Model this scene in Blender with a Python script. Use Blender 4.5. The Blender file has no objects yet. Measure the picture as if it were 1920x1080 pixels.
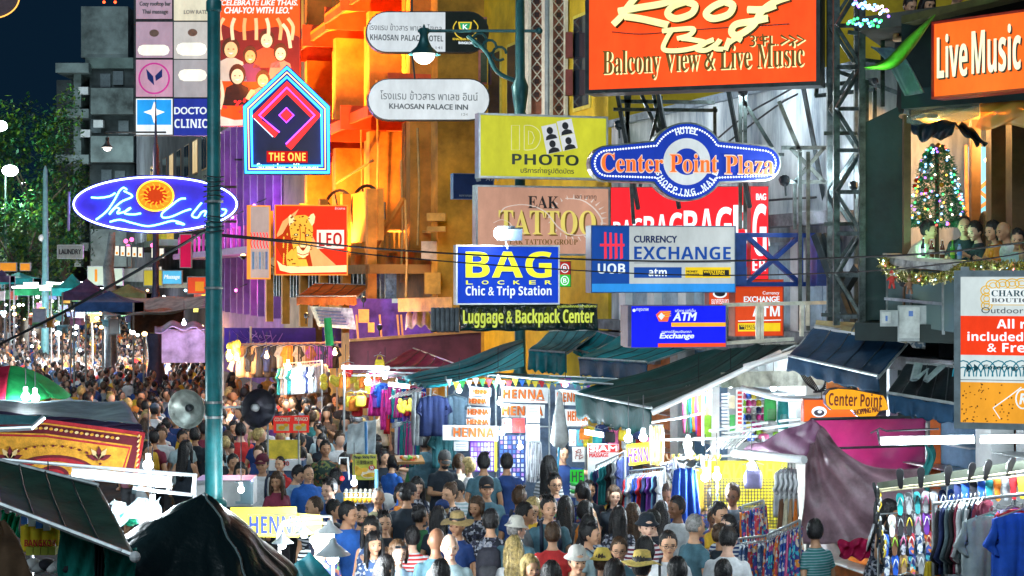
import bpy,math,random
import numpy as np
from mathutils import Vector,Matrix,Euler
R=math.radians
SC=bpy.context.scene
COL=SC.collection
# ---------------------------------------------------------------- camera
F=3200.0;HC=5.2;VH=520.0
cam=bpy.data.cameras.new('camera');CO=bpy.data.objects.new('camera',cam);COL.objects.link(CO)
CO.location=(0,0,HC);CO.rotation_euler=(R(90),0,0)
cam.lens=60;cam.sensor_width=36;cam.shift_y=-20/1920;cam.clip_start=.5;cam.clip_end=2000
SC.camera=CO
# ---------------------------------------------------------------- night sky and an added sun lamp as overall fill
W_=bpy.data.worlds.new('World');SC.world=W_;W_.use_nodes=True
nt=W_.node_tree;bg=nt.nodes['Background']
sky=nt.nodes.new('ShaderNodeTexSky');sky.sky_type='NISHITA';sky.sun_disc=False
sky.sun_elevation=R(-4.5);sky.sun_rotation=R(180);sky.altitude=100;sky.air_density=1.2;sky.dust_density=.6
ad=nt.nodes.new('ShaderNodeMixRGB');ad.blend_type='ADD';ad.inputs[0].default_value=1;ad.inputs[2].default_value=(.014,.058,.13,1);nt.links.new(sky.outputs[0],ad.inputs[1]);nt.links.new(ad.outputs[0],bg.inputs[0]);bg.inputs[1].default_value=.15
sun=bpy.data.lights.new('moon','SUN');sun.energy=1.05;sun.angle=R(35);sun.color=(.76,.92,1)
so=bpy.data.objects.new('moon',sun);COL.objects.link(so);so.rotation_euler=(R(52),R(-8),R(-14))
vs=SC.view_settings;vs.view_transform='Standard';vs.look='None';vs.exposure=.38;vs.gamma=1;vs.use_curve_mapping=False
cy=SC.cycles
try:
 cy.use_denoising=True;cy.max_bounces=4;cy.diffuse_bounces=2;cy.glossy_bounces=2;cy.transmission_bounces=3
 cy.transparent_max_bounces=6;cy.sample_clamp_indirect=4;cy.sample_clamp_direct=0;cy.use_light_tree=True
 cy.caustics_reflective=False;cy.caustics_refractive=False
except Exception:pass
# ---------------------------------------------------------------- helpers
def W(u,v,Y):return Vector(((u-960)*Y/F,Y,HC-(v-VH)*Y/F))
def tag(o,label=None,cat=None,group=None,kind=None):
 if label:o['label']=label
 if cat:o['category']=cat
 if group:o['group']=group
 if kind:o['kind']=kind
 return o
def thing(name,label,cat,loc=(0,0,0),rz=0,group=None):
 o=bpy.data.objects.new(name,None);COL.objects.link(o);o.location=loc;o.rotation_euler=(0,0,rz)
 o.empty_display_size=.2
 return tag(o,label,cat,group)
def kids(o):return[c for c in o.children]
def copy_tree(o,parent=None,over=None):
 c=o.copy();COL.objects.link(c);c.parent=parent
 for ch in o.children:copy_tree(ch,c)
 return c
 # ---- materials
_M={}
def mat(name,col,rough=.6,metal=0,var=.18,scale=6,bump=0,bscale=40,spec=.5,transl=0,objcol=False,stripe=None,coat=0):
 key=name
 if key in _M:return _M[key]
 m=bpy.data.materials.new(name);m.use_nodes=True;n=m.node_tree;b=n.nodes['Principled BSDF'];L=n.links.new
 b.inputs['Roughness'].default_value=rough;b.inputs['Metallic'].default_value=metal
 b.inputs['Specular IOR Level'].default_value=spec
 if coat:b.inputs['Coat Weight'].default_value=coat
 tc=n.nodes.new('ShaderNodeTexCoord')
 nz=n.nodes.new('ShaderNodeTexNoise');nz.inputs['Scale'].default_value=scale;nz.inputs['Detail'].default_value=5;nz.inputs['Roughness'].default_value=.65
 L(tc.outputs['Object'],nz.inputs['Vector'])
 mr=n.nodes.new('ShaderNodeMapRange');mr.inputs[1].default_value=.3;mr.inputs[2].default_value=.7
 mr.inputs[3].default_value=1-var*1.6;mr.inputs[4].default_value=1+var
 L(nz.outputs['Fac'],mr.inputs[0])
 base=None
 if objcol:
  oi=n.nodes.new('ShaderNodeObjectInfo');base=oi.outputs['Color']
 else:
  rgb=n.nodes.new('ShaderNodeRGB');rgb.outputs[0].default_value=(*col,1);base=rgb.outputs[0]
 if stripe:
  sx=n.nodes.new('ShaderNodeSeparateXYZ');L(tc.outputs['Object'],sx.inputs[0])
  mu=n.nodes.new('ShaderNodeMath');mu.operation='MULTIPLY';mu.inputs[1].default_value=stripe[1];L(sx.outputs[stripe[0]],mu.inputs[0])
  fr=n.nodes.new('ShaderNodeMath');fr.operation='FRACT';L(mu.outputs[0],fr.inputs[0])
  gt=n.nodes.new('ShaderNodeMath');gt.operation='GREATER_THAN';gt.inputs[1].default_value=stripe[3]if len(stripe)>3 else.5;L(fr.outputs[0],gt.inputs[0])
  mx=n.nodes.new('ShaderNodeMixRGB');L(gt.outputs[0],mx.inputs[0]);L(base,mx.inputs[1]);mx.inputs[2].default_value=(*stripe[2],1);base=mx.outputs[0]
 ml=n.nodes.new('ShaderNodeVectorMath');ml.operation='SCALE';L(base,ml.inputs[0]);L(mr.outputs[0],ml.inputs['Scale'])
 L(ml.outputs[0],b.inputs['Base Color'])
 if bump:
  n2=n.nodes.new('ShaderNodeTexNoise');n2.inputs['Scale'].default_value=bscale;n2.inputs['Detail'].default_value=4;L(tc.outputs['Object'],n2.inputs['Vector'])
  bp=n.nodes.new('ShaderNodeBump');bp.inputs['Strength'].default_value=bump;bp.inputs['Distance'].default_value=.03
  L(n2.outputs['Fac'],bp.inputs['Height']);L(bp.outputs[0],b.inputs['Normal'])
 if transl:
  tr=n.nodes.new('ShaderNodeBsdfTranslucent');L(ml.outputs[0],tr.inputs[0])
  ms=n.nodes.new('ShaderNodeMixShader');ms.inputs[0].default_value=transl
  L(b.outputs[0],ms.inputs[1]);L(tr.outputs[0],ms.inputs[2]);L(ms.outputs[0],n.nodes['Material Output'].inputs[0])
 _M[key]=m;return m
def em(name,col,s=1.0):
 if name in _M:return _M[name]
 m=bpy.data.materials.new(name);m.use_nodes=True;n=m.node_tree;b=n.nodes['Principled BSDF']
 b.inputs['Base Color'].default_value=(*[c*.22 for c in col],1);b.inputs['Roughness'].default_value=.45;b.inputs['Specular IOR Level'].default_value=.12
 b.inputs['Emission Color'].default_value=(*col,1);b.inputs['Emission Strength'].default_value=s
 if s<1.15:
  tc=n.nodes.new('ShaderNodeTexCoord');mp=n.nodes.new('ShaderNodeMapping');mp.inputs['Scale'].default_value=(1,1,.5);nz=n.nodes.new('ShaderNodeTexNoise');nz.inputs['Scale'].default_value=1.7;nz.inputs['Detail'].default_value=7;nz.inputs['Roughness'].default_value=.7
  mr=n.nodes.new('ShaderNodeMapRange');mr.inputs[1].default_value=.3;mr.inputs[2].default_value=.7;mr.inputs[3].default_value=s*.72;mr.inputs[4].default_value=s*1.12
  n.links.new(tc.outputs['Object'],mp.inputs[0]);n.links.new(mp.outputs[0],nz.inputs[0]);n.links.new(nz.outputs[0],mr.inputs[0]);n.links.new(mr.outputs[0],b.inputs['Emission Strength'])
 _M[name]=m;return m
def glass(name,col=(.9,.95,1),a=.25,rough=.1):
 if name in _M:return _M[name]
 m=bpy.data.materials.new(name);m.use_nodes=True;n=m.node_tree;b=n.nodes['Principled BSDF']
 b.inputs['Base Color'].default_value=(*col,1);b.inputs['Roughness'].default_value=rough
 tr=n.nodes.new('ShaderNodeBsdfTransparent');tr.inputs[0].default_value=(*col,1)
 ms=n.nodes.new('ShaderNodeMixShader');ms.inputs[0].default_value=a
 n.links.new(tr.outputs[0],ms.inputs[1]);n.links.new(b.outputs[0],ms.inputs[2]);n.links.new(ms.outputs[0],n.nodes['Material Output'].inputs[0])
 _M[name]=m;return m
 # ---- mesh builder
class MB:
 def __init__(s):s.v=[];s.f=[];s.m=[];s.mi=0
 def add(s,vs,fs):
  k=len(s.v);s.v+=[tuple(x)for x in vs];s.f+=[tuple(i+k for i in q)for q in fs];s.m+=[s.mi]*len(fs);return s
 def box(s,c,d,rz=0,rx=0,ry=0):
  x,y,z=d[0]/2,d[1]/2,d[2]/2;M=Euler((rx,ry,rz)).to_matrix();c=Vector(c)
  vs=[c+M@Vector((i*x,j*y,k*z))for i in(-1,1)for j in(-1,1)for k in(-1,1)]
  return s.add(vs,[(0,1,3,2),(4,6,7,5),(0,4,5,1),(2,3,7,6),(0,2,6,4),(1,5,7,3)])
 def bb(s,a,b):return s.box([(a[i]+b[i])/2 for i in range(3)],[abs(b[i]-a[i])for i in range(3)])
 def bar(s,p,q,w,h=None):
  h=h or w;p=Vector(p);q=Vector(q);d=(q-p);
  if d.length<1e-6:return s
  d.normalize();up=Vector((0,0,1))if abs(d.z)<.95 else Vector((0,1,0))
  a=d.cross(up).normalized()*w/2;b=a.cross(d).normalized()*h/2
  vs=[p-a-b,p+a-b,p+a+b,p-a+b,q-a-b,q+a-b,q+a+b,q-a+b]
  return s.add(vs,[(0,1,2,3),(7,6,5,4),(0,4,5,1),(1,5,6,2),(2,6,7,3),(3,7,4,0)])
 def tube(s,pts,r,n=6,closed=False,ell=1.0,cap=True):
  P=[Vector(p)for p in pts];m=len(P);rs=r if hasattr(r,'__len__')else[r]*m
  k=len(s.v);up=None
  for i,p in enumerate(P):
   d=(P[(i+1)%m]if(closed or i<m-1)else P[i])-(P[i-1]if(closed or i>0)else P[i])
   if d.length<1e-9:d=Vector((0,0,1))
   d.normalize()
   if up is None:up=Vector((0,0,1))if abs(d.z)<.9 else Vector((0,1,0))
   a=d.cross(up)
   if a.length<1e-4:a=d.cross(Vector((1,0,0)))
   a.normalize();b=a.cross(d).normalized();up=b
   for j in range(n):
    t=2*math.pi*j/n;s.v.append(tuple(p+a*math.cos(t)*rs[i]+b*math.sin(t)*rs[i]*ell))
  q=m if closed else m-1
  for i in range(q):
   for j in range(n):
    A=k+i*n+j;B=k+i*n+(j+1)%n;C=k+((i+1)%m)*n+(j+1)%n;D=k+((i+1)%m)*n+j
    s.f.append((A,B,C,D));s.m.append(s.mi)
  if cap and not closed:
   s.f.append(tuple(k+j for j in range(n))[::-1]);s.m.append(s.mi)
   s.f.append(tuple(k+(m-1)*n+j for j in range(n)));s.m.append(s.mi)
  return s
 def lathe(s,prof,c=(0,0,0),n=16,M=None):
  c=Vector(c);k=len(s.v);M=M or Matrix.Identity(3)
  for r,z in prof:
   for j in range(n):
    t=2*math.pi*j/n;s.v.append(tuple(c+M@Vector((r*math.cos(t),r*math.sin(t),z))))
  for i in range(len(prof)-1):
   for j in range(n):
    s.f.append((k+i*n+j,k+i*n+(j+1)%n,k+(i+1)*n+(j+1)%n,k+(i+1)*n+j));s.m.append(s.mi)
  s.f.append(tuple(k+j for j in range(n))[::-1]);s.m.append(s.mi)
  s.f.append(tuple(k+(len(prof)-1)*n+j for j in range(n)));s.m.append(s.mi)
  return s
 def ball(s,c,r,n=10,m=6,M=None):
  r=r if hasattr(r,'__len__')else(r,r,r);c=Vector(c);k=len(s.v);M=M or Matrix.Identity(3)
  s.v.append(tuple(c+M@Vector((0,0,r[2]))))
  for i in range(1,m):
   a=math.pi*i/m
   for j in range(n):
    t=2*math.pi*j/n;s.v.append(tuple(c+M@Vector((r[0]*math.sin(a)*math.cos(t),r[1]*math.sin(a)*math.sin(t),r[2]*math.cos(a)))))
  s.v.append(tuple(c+M@Vector((0,0,-r[2]))));e=len(s.v)-1
  for j in range(n):s.f.append((k,k+1+j,k+1+(j+1)%n));s.m.append(s.mi)
  for i in range(m-2):
   for j in range(n):
    s.f.append((k+1+i*n+j,k+1+(i+1)*n+j,k+1+(i+1)*n+(j+1)%n,k+1+i*n+(j+1)%n));s.m.append(s.mi)
  for j in range(n):s.f.append((k+1+(m-2)*n+j,e,k+1+(m-2)*n+(j+1)%n));s.m.append(s.mi)
  return s
 def prism(s,pts,ext):
  """closed outline (world points) extruded by vector ext"""
  P=[Vector(p)for p in pts];e=Vector(ext);n=len(P);k=len(s.v)
  s.v+=[tuple(p)for p in P]+[tuple(p+e)for p in P]
  s.f.append(tuple(k+i for i in range(n)));s.m.append(s.mi);s.f.append(tuple(k+n+i for i in range(n))[::-1]);s.m.append(s.mi)
  for i in range(n):s.f.append((k+i,k+(i+1)%n,k+n+(i+1)%n,k+n+i));s.m.append(s.mi)
  return s
 def sheet(s,fn,nu,nv,th=.004):
  """fn(a,b)->Vector ; closed thin sheet"""
  P=[[Vector(fn(i/nu,j/nv))for j in range(nv+1)]for i in range(nu+1)]
  k=len(s.v);N=(nu+1)*(nv+1);top=[];bot=[]
  for i in range(nu+1):
   for j in range(nv+1):
    du=P[min(i+1,nu)][j]-P[max(i-1,0)][j];dv=P[i][min(j+1,nv)]-P[i][max(j-1,0)]
    nn=du.cross(dv);nn=nn.normalized()if nn.length>1e-9 else Vector((0,0,1))
    top.append(tuple(P[i][j]+nn*th/2));bot.append(tuple(P[i][j]-nn*th/2))
  s.v+=top+bot;I=lambda i,j,o=0:k+o+i*(nv+1)+j
  for i in range(nu):
   for j in range(nv):
    s.f.append((I(i,j),I(i+1,j),I(i+1,j+1),I(i,j+1)));s.f.append((I(i,j,N),I(i,j+1,N),I(i+1,j+1,N),I(i+1,j,N)));s.m+=[s.mi]*2
  for i in range(nu):
   s.f.append((I(i,0),I(i,0,N),I(i+1,0,N),I(i+1,0)));s.f.append((I(i,nv),I(i+1,nv),I(i+1,nv,N),I(i,nv,N)));s.m+=[s.mi]*2
  for j in range(nv):
   s.f.append((I(0,j),I(0,j+1),I(0,j+1,N),I(0,j,N)));s.f.append((I(nu,j),I(nu,j,N),I(nu,j+1,N),I(nu,j+1)));s.m+=[s.mi]*2
  return s
 def mesh(s,name,mats,smooth=False,off=None,sharp=None):
  me=bpy.data.meshes.new(name)
  vs=s.v if off is None else[(a-off[0],b-off[1],c-off[2])for a,b,c in s.v]
  me.from_pydata(vs,[],s.f)
  mats=mats if isinstance(mats,(list,tuple))else[mats]
  for q in mats:me.materials.append(q)
  if len(mats)>1:me.polygons.foreach_set('material_index',s.m)
  if smooth:
   me.polygons.foreach_set('use_smooth',[True]*len(s.f))
   if sharp:me.set_sharp_from_angle(angle=R(sharp))
  me.update();return me
 def build(s,name,mats,parent=None,smooth=False,sharp=None,label=None,cat=None,group=None,kind=None,local=False,color=None):
  """vertices are world coordinates unless local; the origin goes to the parent's (or to the base centre)"""
  off=None
  if not local:
   if parent is not None:
    p=parent;off=Vector((0,0,0))
    while p is not None:off=off+Vector(p.location);p=p.parent
   else:
    A=np.array(s.v);off=Vector(((A[:,0].min()+A[:,0].max())/2,(A[:,1].min()+A[:,1].max())/2,A[:,2].min()))
    if kind=='structure':off=Vector((0,0,0))
  me=s.mesh(name,mats,smooth,off,sharp)
  o=bpy.data.objects.new(name,me);COL.objects.link(o)
  if parent is not None:o.parent=parent
  elif off is not None:o.location=off
  if color:o.color=(*color,1)
  return tag(o,label,cat,group,kind)
  # ---- lettering: queued and converted in one go
def _map(s,U,l,d=None):
 return ''.join(chr(U+ord(c)-65)if 'A'<=c<='Z' else chr(l+ord(c)-97)if 'a'<=c<='z' else chr(d+ord(c)-48)if d and '0'<=c<='9' else c for c in s)
ST={'b':(0x1D5D4,0x1D5EE),'serif':(0x1D400,0x1D41A),'script':(0x1D4D0,0x1D4EA),'bi':(0x1D63C,0x1D656),'mono':(0x1D670,0x1D68A,0x1D7F6),'r':None,'fb':None}
TQ=[]
def text(name,s,box,y,m,parent,style='b',ext=.006,off=0,shear=0,rot=0,M=None,fit=True,label=None):
 """lettering whose ink fills box=(x0,z0,x1,z1) in the parent's local x-z plane at local depth y (out towards -y)"""
 if style=='bi':style='fb';shear=.2
 TQ.append((name,_map(s,*ST[style])if ST[style]else s,box,y,m,parent,ext,off,shear,rot,M,style,label))
TMP=bpy.data.scenes.new('tmp')
def tmp_dg():
 v=TMP.view_layers[0];v.update();return v.depsgraph
def flush_text():
 objs=[];cache={}
 for t in TQ:
  key=(t[1],t[7])
  if key in cache:continue
  c=bpy.data.curves.new('t','FONT');c.body=t[1];c.offset=t[7];c.resolution_u=4;c.align_x='LEFT'
  o=bpy.data.objects.new('t',c);TMP.collection.objects.link(o);cache[key]=o;objs.append(o)
 dg=tmp_dg()
 for k_,o in cache.items():
  me=bpy.data.meshes.new_from_object(o.evaluated_get(dg));A=np.zeros(len(me.vertices)*3);me.vertices.foreach_get('co',A)
  cache[k_]=(A.reshape(-1,3),[tuple(p.vertices)for p in me.polygons]);bpy.data.meshes.remove(me)
 for o in objs:bpy.data.objects.remove(o)
 for(name,s,box,y,m,parent,ext,off,shear,rot,M,style_,label)in TQ:
  A,fs=cache[(s,off)]
  if len(A)==0:print('EMPTY TEXT',s);continue
  X,Z=A[:,0].copy(),A[:,1].copy();X=X+shear*Z
  X=(X-X.min())/(X.max()-X.min());Z=(Z-Z.min())/max(1e-6,Z.max()-Z.min())
  cx,cz=(box[0]+box[2])/2,(box[1]+box[3])/2;X=(X-.5)*(box[2]-box[0]);Z=(Z-.5)*(box[3]-box[1])
  c_,s_=math.cos(rot),math.sin(rot);X,Z=X*c_-Z*s_+cx,X*s_+Z*c_+cz
  if style_=='fb':
   d=(box[3]-box[1])*.045;n0=len(X);SH=[(d,0),(-d,0),(d*.7,d*.6),(-d*.7,-d*.6),(0,d*.6)];yy=np.concatenate([np.full(n0,-.0004*i)for i in range(5)]);X=np.concatenate([X+a for a,b_ in SH]);Z=np.concatenate([Z+b_ for a,b_ in SH]);fs=[tuple(i+n0*k for i in q)for k in range(5)for q in fs]
  else:yy=0
  n=len(X);V=np.zeros((2*n,3));V[:n,0]=X;V[n:,0]=X;V[:n,2]=Z;V[n:,2]=Z;V[:n,1]=y-ext+yy;V[n:,1]=y
  ec={}
  for q in fs:
   for a,b in zip(q,q[1:]+q[:1]):
    if(b,a)in ec:del ec[(b,a)]
    else:ec[(a,b)]=1
  F_=[q for q in fs]+[(a,a+n,b+n,b)for a,b in ec]
  if M is not None:V=(np.array(M.to_3x3())@V.T).T+np.array(M.translation)
  me=bpy.data.meshes.new(name);me.from_pydata(V.tolist(),[],F_);me.materials.append(m);me.update()
  o=bpy.data.objects.new(name,me);COL.objects.link(o);o.parent=parent
  if label:o['label']=label
 TQ.clear();bpy.data.scenes.remove(TMP)
 # ---- planes / signs, addressed by where the photograph shows their features
class Plane:
 def __init__(s,u,v,Y,yaw=0,name=None,label=None,cat='sign',group=None):
  s.P=W(u,v,Y);s.yaw=R(yaw);s.a=Vector((math.cos(s.yaw),math.sin(s.yaw),0));s.n=Vector((math.sin(s.yaw),-math.cos(s.yaw),0))
  s.root=thing(name,label,cat,s.P,s.yaw,group)if name else None
 def st(s,u,v,out=0):
  d=Vector(((u-960)/F,1,-(v-VH)/F));O=Vector((0,0,HC));P=s.P+s.n*out
  t=(P-O).dot(s.n)/d.dot(s.n);H=O+d*t;return(H-s.P).dot(s.a),H.z-s.P.z
 def pt(s,u,v,out=0):
  x,z=s.st(u,v,out);return s.P+s.a*x+Vector((0,0,z))+s.n*out
 def loc(s,u,v,out=0):
  x,z=s.st(u,v,out);return Vector((x,-out,z))
 def box(s,u0,v0,u1,v1,o0,o1,mb=None):
  """box whose front face (at o1) spans the pixels; o0<o1 = back"""
  x0,z1=s.st(u0,v0,o1);x1,z0=s.st(u1,v1,o1);mb=mb or MB()
  return mb.bb((x0,-o0,z0),(x1,-o1,z1))
 def part(s,mb,name,m,parent=None,**k):
  return mb.build(name,m,parent or s.root,local=True,**k)
 def rect(s,name,u0,v0,u1,v1,o0,o1,m,parent=None,**k):return s.part(s.box(u0,v0,u1,v1,o0,o1),name,m,parent,**k)
 def frame(s,name,u0,v0,u1,v1,o0,o1,w,m,parent=None):
  """four rails round the rectangle, w metres wide, standing outside of it"""
  x0,z1=s.st(u0,v0,o1);x1,z0=s.st(u1,v1,o1);b=MB()
  b.bb((x0-w,-o0,z0-w),(x1+w,-o1,z0));b.bb((x0-w,-o0,z1),(x1+w,-o1,z1+w));b.bb((x0-w,-o0,z0),(x0,-o1,z1));b.bb((x1,-o0,z0),(x1+w,-o1,z1))
  return s.part(b,name,m,parent)
 def poly(s,name,pts,o0,o1,m,parent=None,**k):
  P=[s.loc(u,v,o1)for u,v in pts]
  if(P[1]-P[0]).cross(P[2]-P[1]).y>0:pass
  return s.part(MB().prism(P,(0,o1-o0,0)),name,m,parent,**k)
 def ell(s,name,u,v,ru,rv,o0,o1,m,parent=None,n=32,**k):
  return s.poly(name,[(u+ru*math.cos(2*math.pi*i/n),v+rv*math.sin(2*math.pi*i/n))for i in range(n)],o0,o1,m,parent,**k)
 def line(s,name,pts,wpx,out,m,parent=None,closed=False,n=5,smooth=0,ell=1):
  k_=s.P.y/F
  if smooth:pts=spline(pts,smooth,closed)
  return s.part(MB().tube([s.loc(u,v,out)for u,v in pts],wpx/2*k_,n,closed,ell),name,m,parent)
 def lines(s,name,ll,wpx,out,m,parent=None,n=5,smooth=0):
  k_=s.P.y/F;b=MB()
  for pts in ll:
   if smooth:pts=spline(pts,smooth)
   b.tube([s.loc(u,v,out)for u,v in pts],wpx/2*k_,n)
  return s.part(b,name,m,parent)
 def text(s,st_,u0,v0,u1,v1,m,out=.02,style='b',name='lettering',parent=None,ext=.006,**k):
  if style=='b' and v1-v0<14:style='fb'
  a,b,c,d=(*s.st(u0,v0,out),*s.st(u1,v1,out));text(name,st_,(a,d,c,b),-out,m,parent or s.root,style,ext,**k)
def spline(p,k=6,closed=False):
 n=len(p);out=[]
 for i in range(n if closed else n-1):
  if closed:a,b,c,d=p[i-1],p[i],p[(i+1)%n],p[(i+2)%n]
  else:a,b,c,d=p[max(i-1,0)],p[i],p[i+1],p[min(i+2,n-1)]
  for j in range(k):
   t=j/k;out.append(tuple(.5*((2*b[q])+(-a[q]+c[q])*t+(2*a[q]-5*b[q]+4*c[q]-d[q])*t*t+(-a[q]+3*b[q]-3*c[q]+d[q])*t**3)for q in range(len(b))))
 if not closed:out.append(tuple(p[-1]))
 return out
LS=1.1
def lamp(loc,col,watts,r=.08,name='bulb_light',spot=None,aim=None):
 l=bpy.data.lights.new(name,'SPOT' if spot else 'POINT');l.energy=watts*LS;l.color=col;l.shadow_soft_size=r
 o=bpy.data.objects.new(name,l);COL.objects.link(o);o.location=loc
 if spot:
  l.spot_size=R(spot);l.spot_blend=.6;o.rotation_euler=(Vector(aim)-Vector(loc)).to_track_quat('-Z','Y').to_euler()
 return o
def mix(a,b,t):return tuple(a[i]*(1-t)+b[i]*t for i in range(3))
# ---- common materials
TEAL=mat('teal_paint',(.02,.20,.22),.35,0,.25,4,.1,spec=.5)
STEEL=mat('galvanised_steel',(.42,.46,.47),.4,.6,.25,8)
DSTEEL=mat('dark_steel',(.045,.06,.065),.45,.4,.3,6)
BLACK=mat('black_plastic',(.010,.016,.022),.4,0,.2)
WHITEP=mat('white_paint',(.72,.74,.75),.5,0,.12,3)
ALU=mat('aluminium',(.6,.63,.65),.35,.7,.12)
CONC=mat('weathered_concrete',(.36,.37,.37),.85,0,.45,1.2,.4,12)
WOOD=mat('dark_wood',(.10,.05,.025),.6,0,.35,5)
EMW=em('white_lit_panel',(.86,.93,1),.9);BULB=em('bulb_glow',(.85,.95,1),14);TUBE=em('fluorescent_glow',(.85,.96,1),3);WARM=em('warm_bulb_glow',(1,.72,.35),10)
INK=mat('black_ink',(.015,.015,.02),.5,var=.1)
# ================================================================ people
PS=1.17
def remesh(mb,voxel,name,m,smooth=2,extra=None):
 me=mb.mesh(name,m);o=bpy.data.objects.new('tmp',me);TMP.collection.objects.link(o)
 q=o.modifiers.new('r','REMESH');q.mode='VOXEL';q.voxel_size=voxel;q.use_smooth_shade=True
 if smooth:s=o.modifiers.new('s','SMOOTH');s.factor=.5;s.iterations=smooth
 dg=tmp_dg();r=bpy.data.meshes.new_from_object(o.evaluated_get(dg))
 bpy.data.objects.remove(o);bpy.data.meshes.remove(me);r.name=name
 if extra is not None:
  import bmesh
  bm=bmesh.new();bm.from_mesh(r);t=extra.mesh('x',m);bm.from_mesh(t);bm.to_mesh(r);bm.free();bpy.data.meshes.remove(t)
 r.polygons.foreach_set('use_smooth',[True]*len(r.polygons));r.materials.clear();r.materials.append(m);r.update()
 return r
def _hair_col():return{'black':(.012,.011,.012),'brown':(.07,.035,.015),'blond':(.50,.36,.13),'grey':(.30,.29,.28),'red':(.16,.05,.02)}
SKIN=mat('skin',(0,0,0),.5,0,.10,14,.05,60,objcol=True)
HAIR=mat('hair',(0,0,0),.38,0,.45,30,.6,70,objcol=True)
CLOTH=mat('cloth',(0,0,0),.8,0,.22,7,.75,9,objcol=True)
CLOTH_S=mat('striped_cloth',(0,0,0),.8,0,.15,7,.7,9,objcol=True,stripe=(2,22,(.75,.77,.8)))
CLOTH_N=mat('narrow_striped_cloth',(0,0,0),.8,0,.15,7,.7,9,objcol=True,stripe=(2,34,(.28,.40,.46),.7))
CLOTH_P=mat('plaid_cloth',(0,0,0),.8,0,.4,30,.4,16,objcol=True,stripe=(0,18,(.22,.21,.25),.6))
def floral(name,base,spots,scale=34):
 m=bpy.data.materials.new(name);m.use_nodes=True;n=m.node_tree;b=n.nodes['Principled BSDF'];b.inputs['Roughness'].default_value=.8
 tc=n.nodes.new('ShaderNodeTexCoord');v=n.nodes.new('ShaderNodeTexVoronoi');v.inputs['Scale'].default_value=scale;n.links.new(tc.outputs['Object'],v.inputs['Vector'])
 r=n.nodes.new('ShaderNodeValToRGB');r.color_ramp.interpolation='CONSTANT';e=r.color_ramp.elements
 sp=n.nodes.new('ShaderNodeSeparateColor');n.links.new(v.outputs['Color'],sp.inputs[0])
 n.links.new(sp.outputs[0],r.inputs[0]);cs=[base]+spots;e[0].color=(*base,1);e[1].color=(*cs[-1],1);e[1].position=.85
 for i,c in enumerate(cs[1:-1]):x=e.new(.5+.35*i/max(1,len(cs)-2));x.color=(*c,1)
 n.links.new(r.outputs[0],b.inputs['Base Color']);return m
FLOR_D=floral('dark_floral_cloth',(.015,.018,.03),[(.25,.27,.33),(.05,.05,.09),(.45,.45,.5)])
FLOR_B=floral('blue_floral_cloth',(.02,.035,.16),[(.35,.12,.08),(.03,.06,.3),(.10,.28,.12)],26)
FLOR_G=floral('green_floral_cloth',(.02,.05,.04),[(.16,.2,.06),(.25,.10,.05)],26)
FLOR_W=floral('blue_white_print_cloth',(.06,.12,.28),[(.55,.6,.7),(.03,.06,.16),(.7,.75,.8)],30)
TOPM={'s':CLOTH_S,'n':CLOTH_N,'p':CLOTH_P,'fd':FLOR_D,'fb':FLOR_B,'fg':FLOR_G,'fw':FLOR_W}
POSES={'stand':dict(L=((.235,.02,1.12),(.245,-.04,.88)),Rr=((-.235,.02,1.12),(-.245,-.04,.88)),ll=((.10,-.01,.48),(.11,.02,.08)),lr=((-.09,-.02,.48),(-.10,.02,.08)),lean=0,head=(6,4)),'turn':dict(L=((.23,.06,1.13),(.22,.03,.90)),Rr=((-.24,0,1.12),(-.22,-.10,.91)),ll=((.12,-.05,.48),(.13,0,.08)),lr=((-.08,.0,.48),(-.09,.03,.08)),lean=2,head=(-42,6)),'turn2':dict(L=((.23,.06,1.13),(.20,-.14,.98)),Rr=((-.24,0,1.12),(-.24,.0,.88)),ll=((.12,-.05,.48),(.13,0,.08)),lr=((-.08,.0,.48),(-.09,.03,.08)),lean=2,head=(40,10)),'walk':dict(L=((.22,.12,1.14),(.23,.06,.92)),Rr=((-.22,-.10,1.14),(-.20,-.26,.97)),ll=((.09,-.16,.50),(.09,-.20,.10)),lr=((-.09,.06,.48),(-.09,.28,.12)),lean=4,head=(-8,8)),'phone':dict(L=((.22,-.04,1.12),(.09,-.30,1.16)),Rr=((-.22,-.04,1.12),(-.07,-.30,1.14)),ll=((.10,-.01,.48),(.11,.02,.08)),lr=((-.09,-.02,.48),(-.10,.02,.08)),lean=3,head=(0,26)),'bag':dict(L=((.23,.0,1.12),(.11,-.17,1.26)),Rr=((-.235,.03,1.12),(-.25,-.03,.88)),ll=((.10,-.01,.48),(.11,.02,.08)),lr=((-.09,-.06,.48),(-.10,.0,.08)),lean=0,head=(12,2)),'reach':dict(L=((.40,-.12,1.33),(.62,-.22,1.36)),Rr=((-.22,-.04,1.12),(-.14,-.28,1.08)),ll=((.10,-.01,.48),(.11,.02,.08)),lr=((-.09,-.02,.48),(-.10,.02,.08)),lean=0,head=(14,8)),'lean':dict(L=((.26,-.20,1.16),(.05,-.34,1.36)),Rr=((-.26,-.20,1.14),(-.06,-.36,1.20)),ll=((.10,-.38,.86),(.10,-.42,.48)),lr=((-.10,-.38,.86),(-.10,-.42,.48)),lean=30,head=(0,4)),'sit':dict(L=((.24,-.03,1.13),(.16,-.24,.98)),Rr=((-.24,-.03,1.13),(-.15,-.25,.98)),ll=((.13,-.42,.88),(.13,-.46,.48)),lr=((-.13,-.42,.88),(-.13,-.44,.48)),lean=8,head=(20,16)),}
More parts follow.
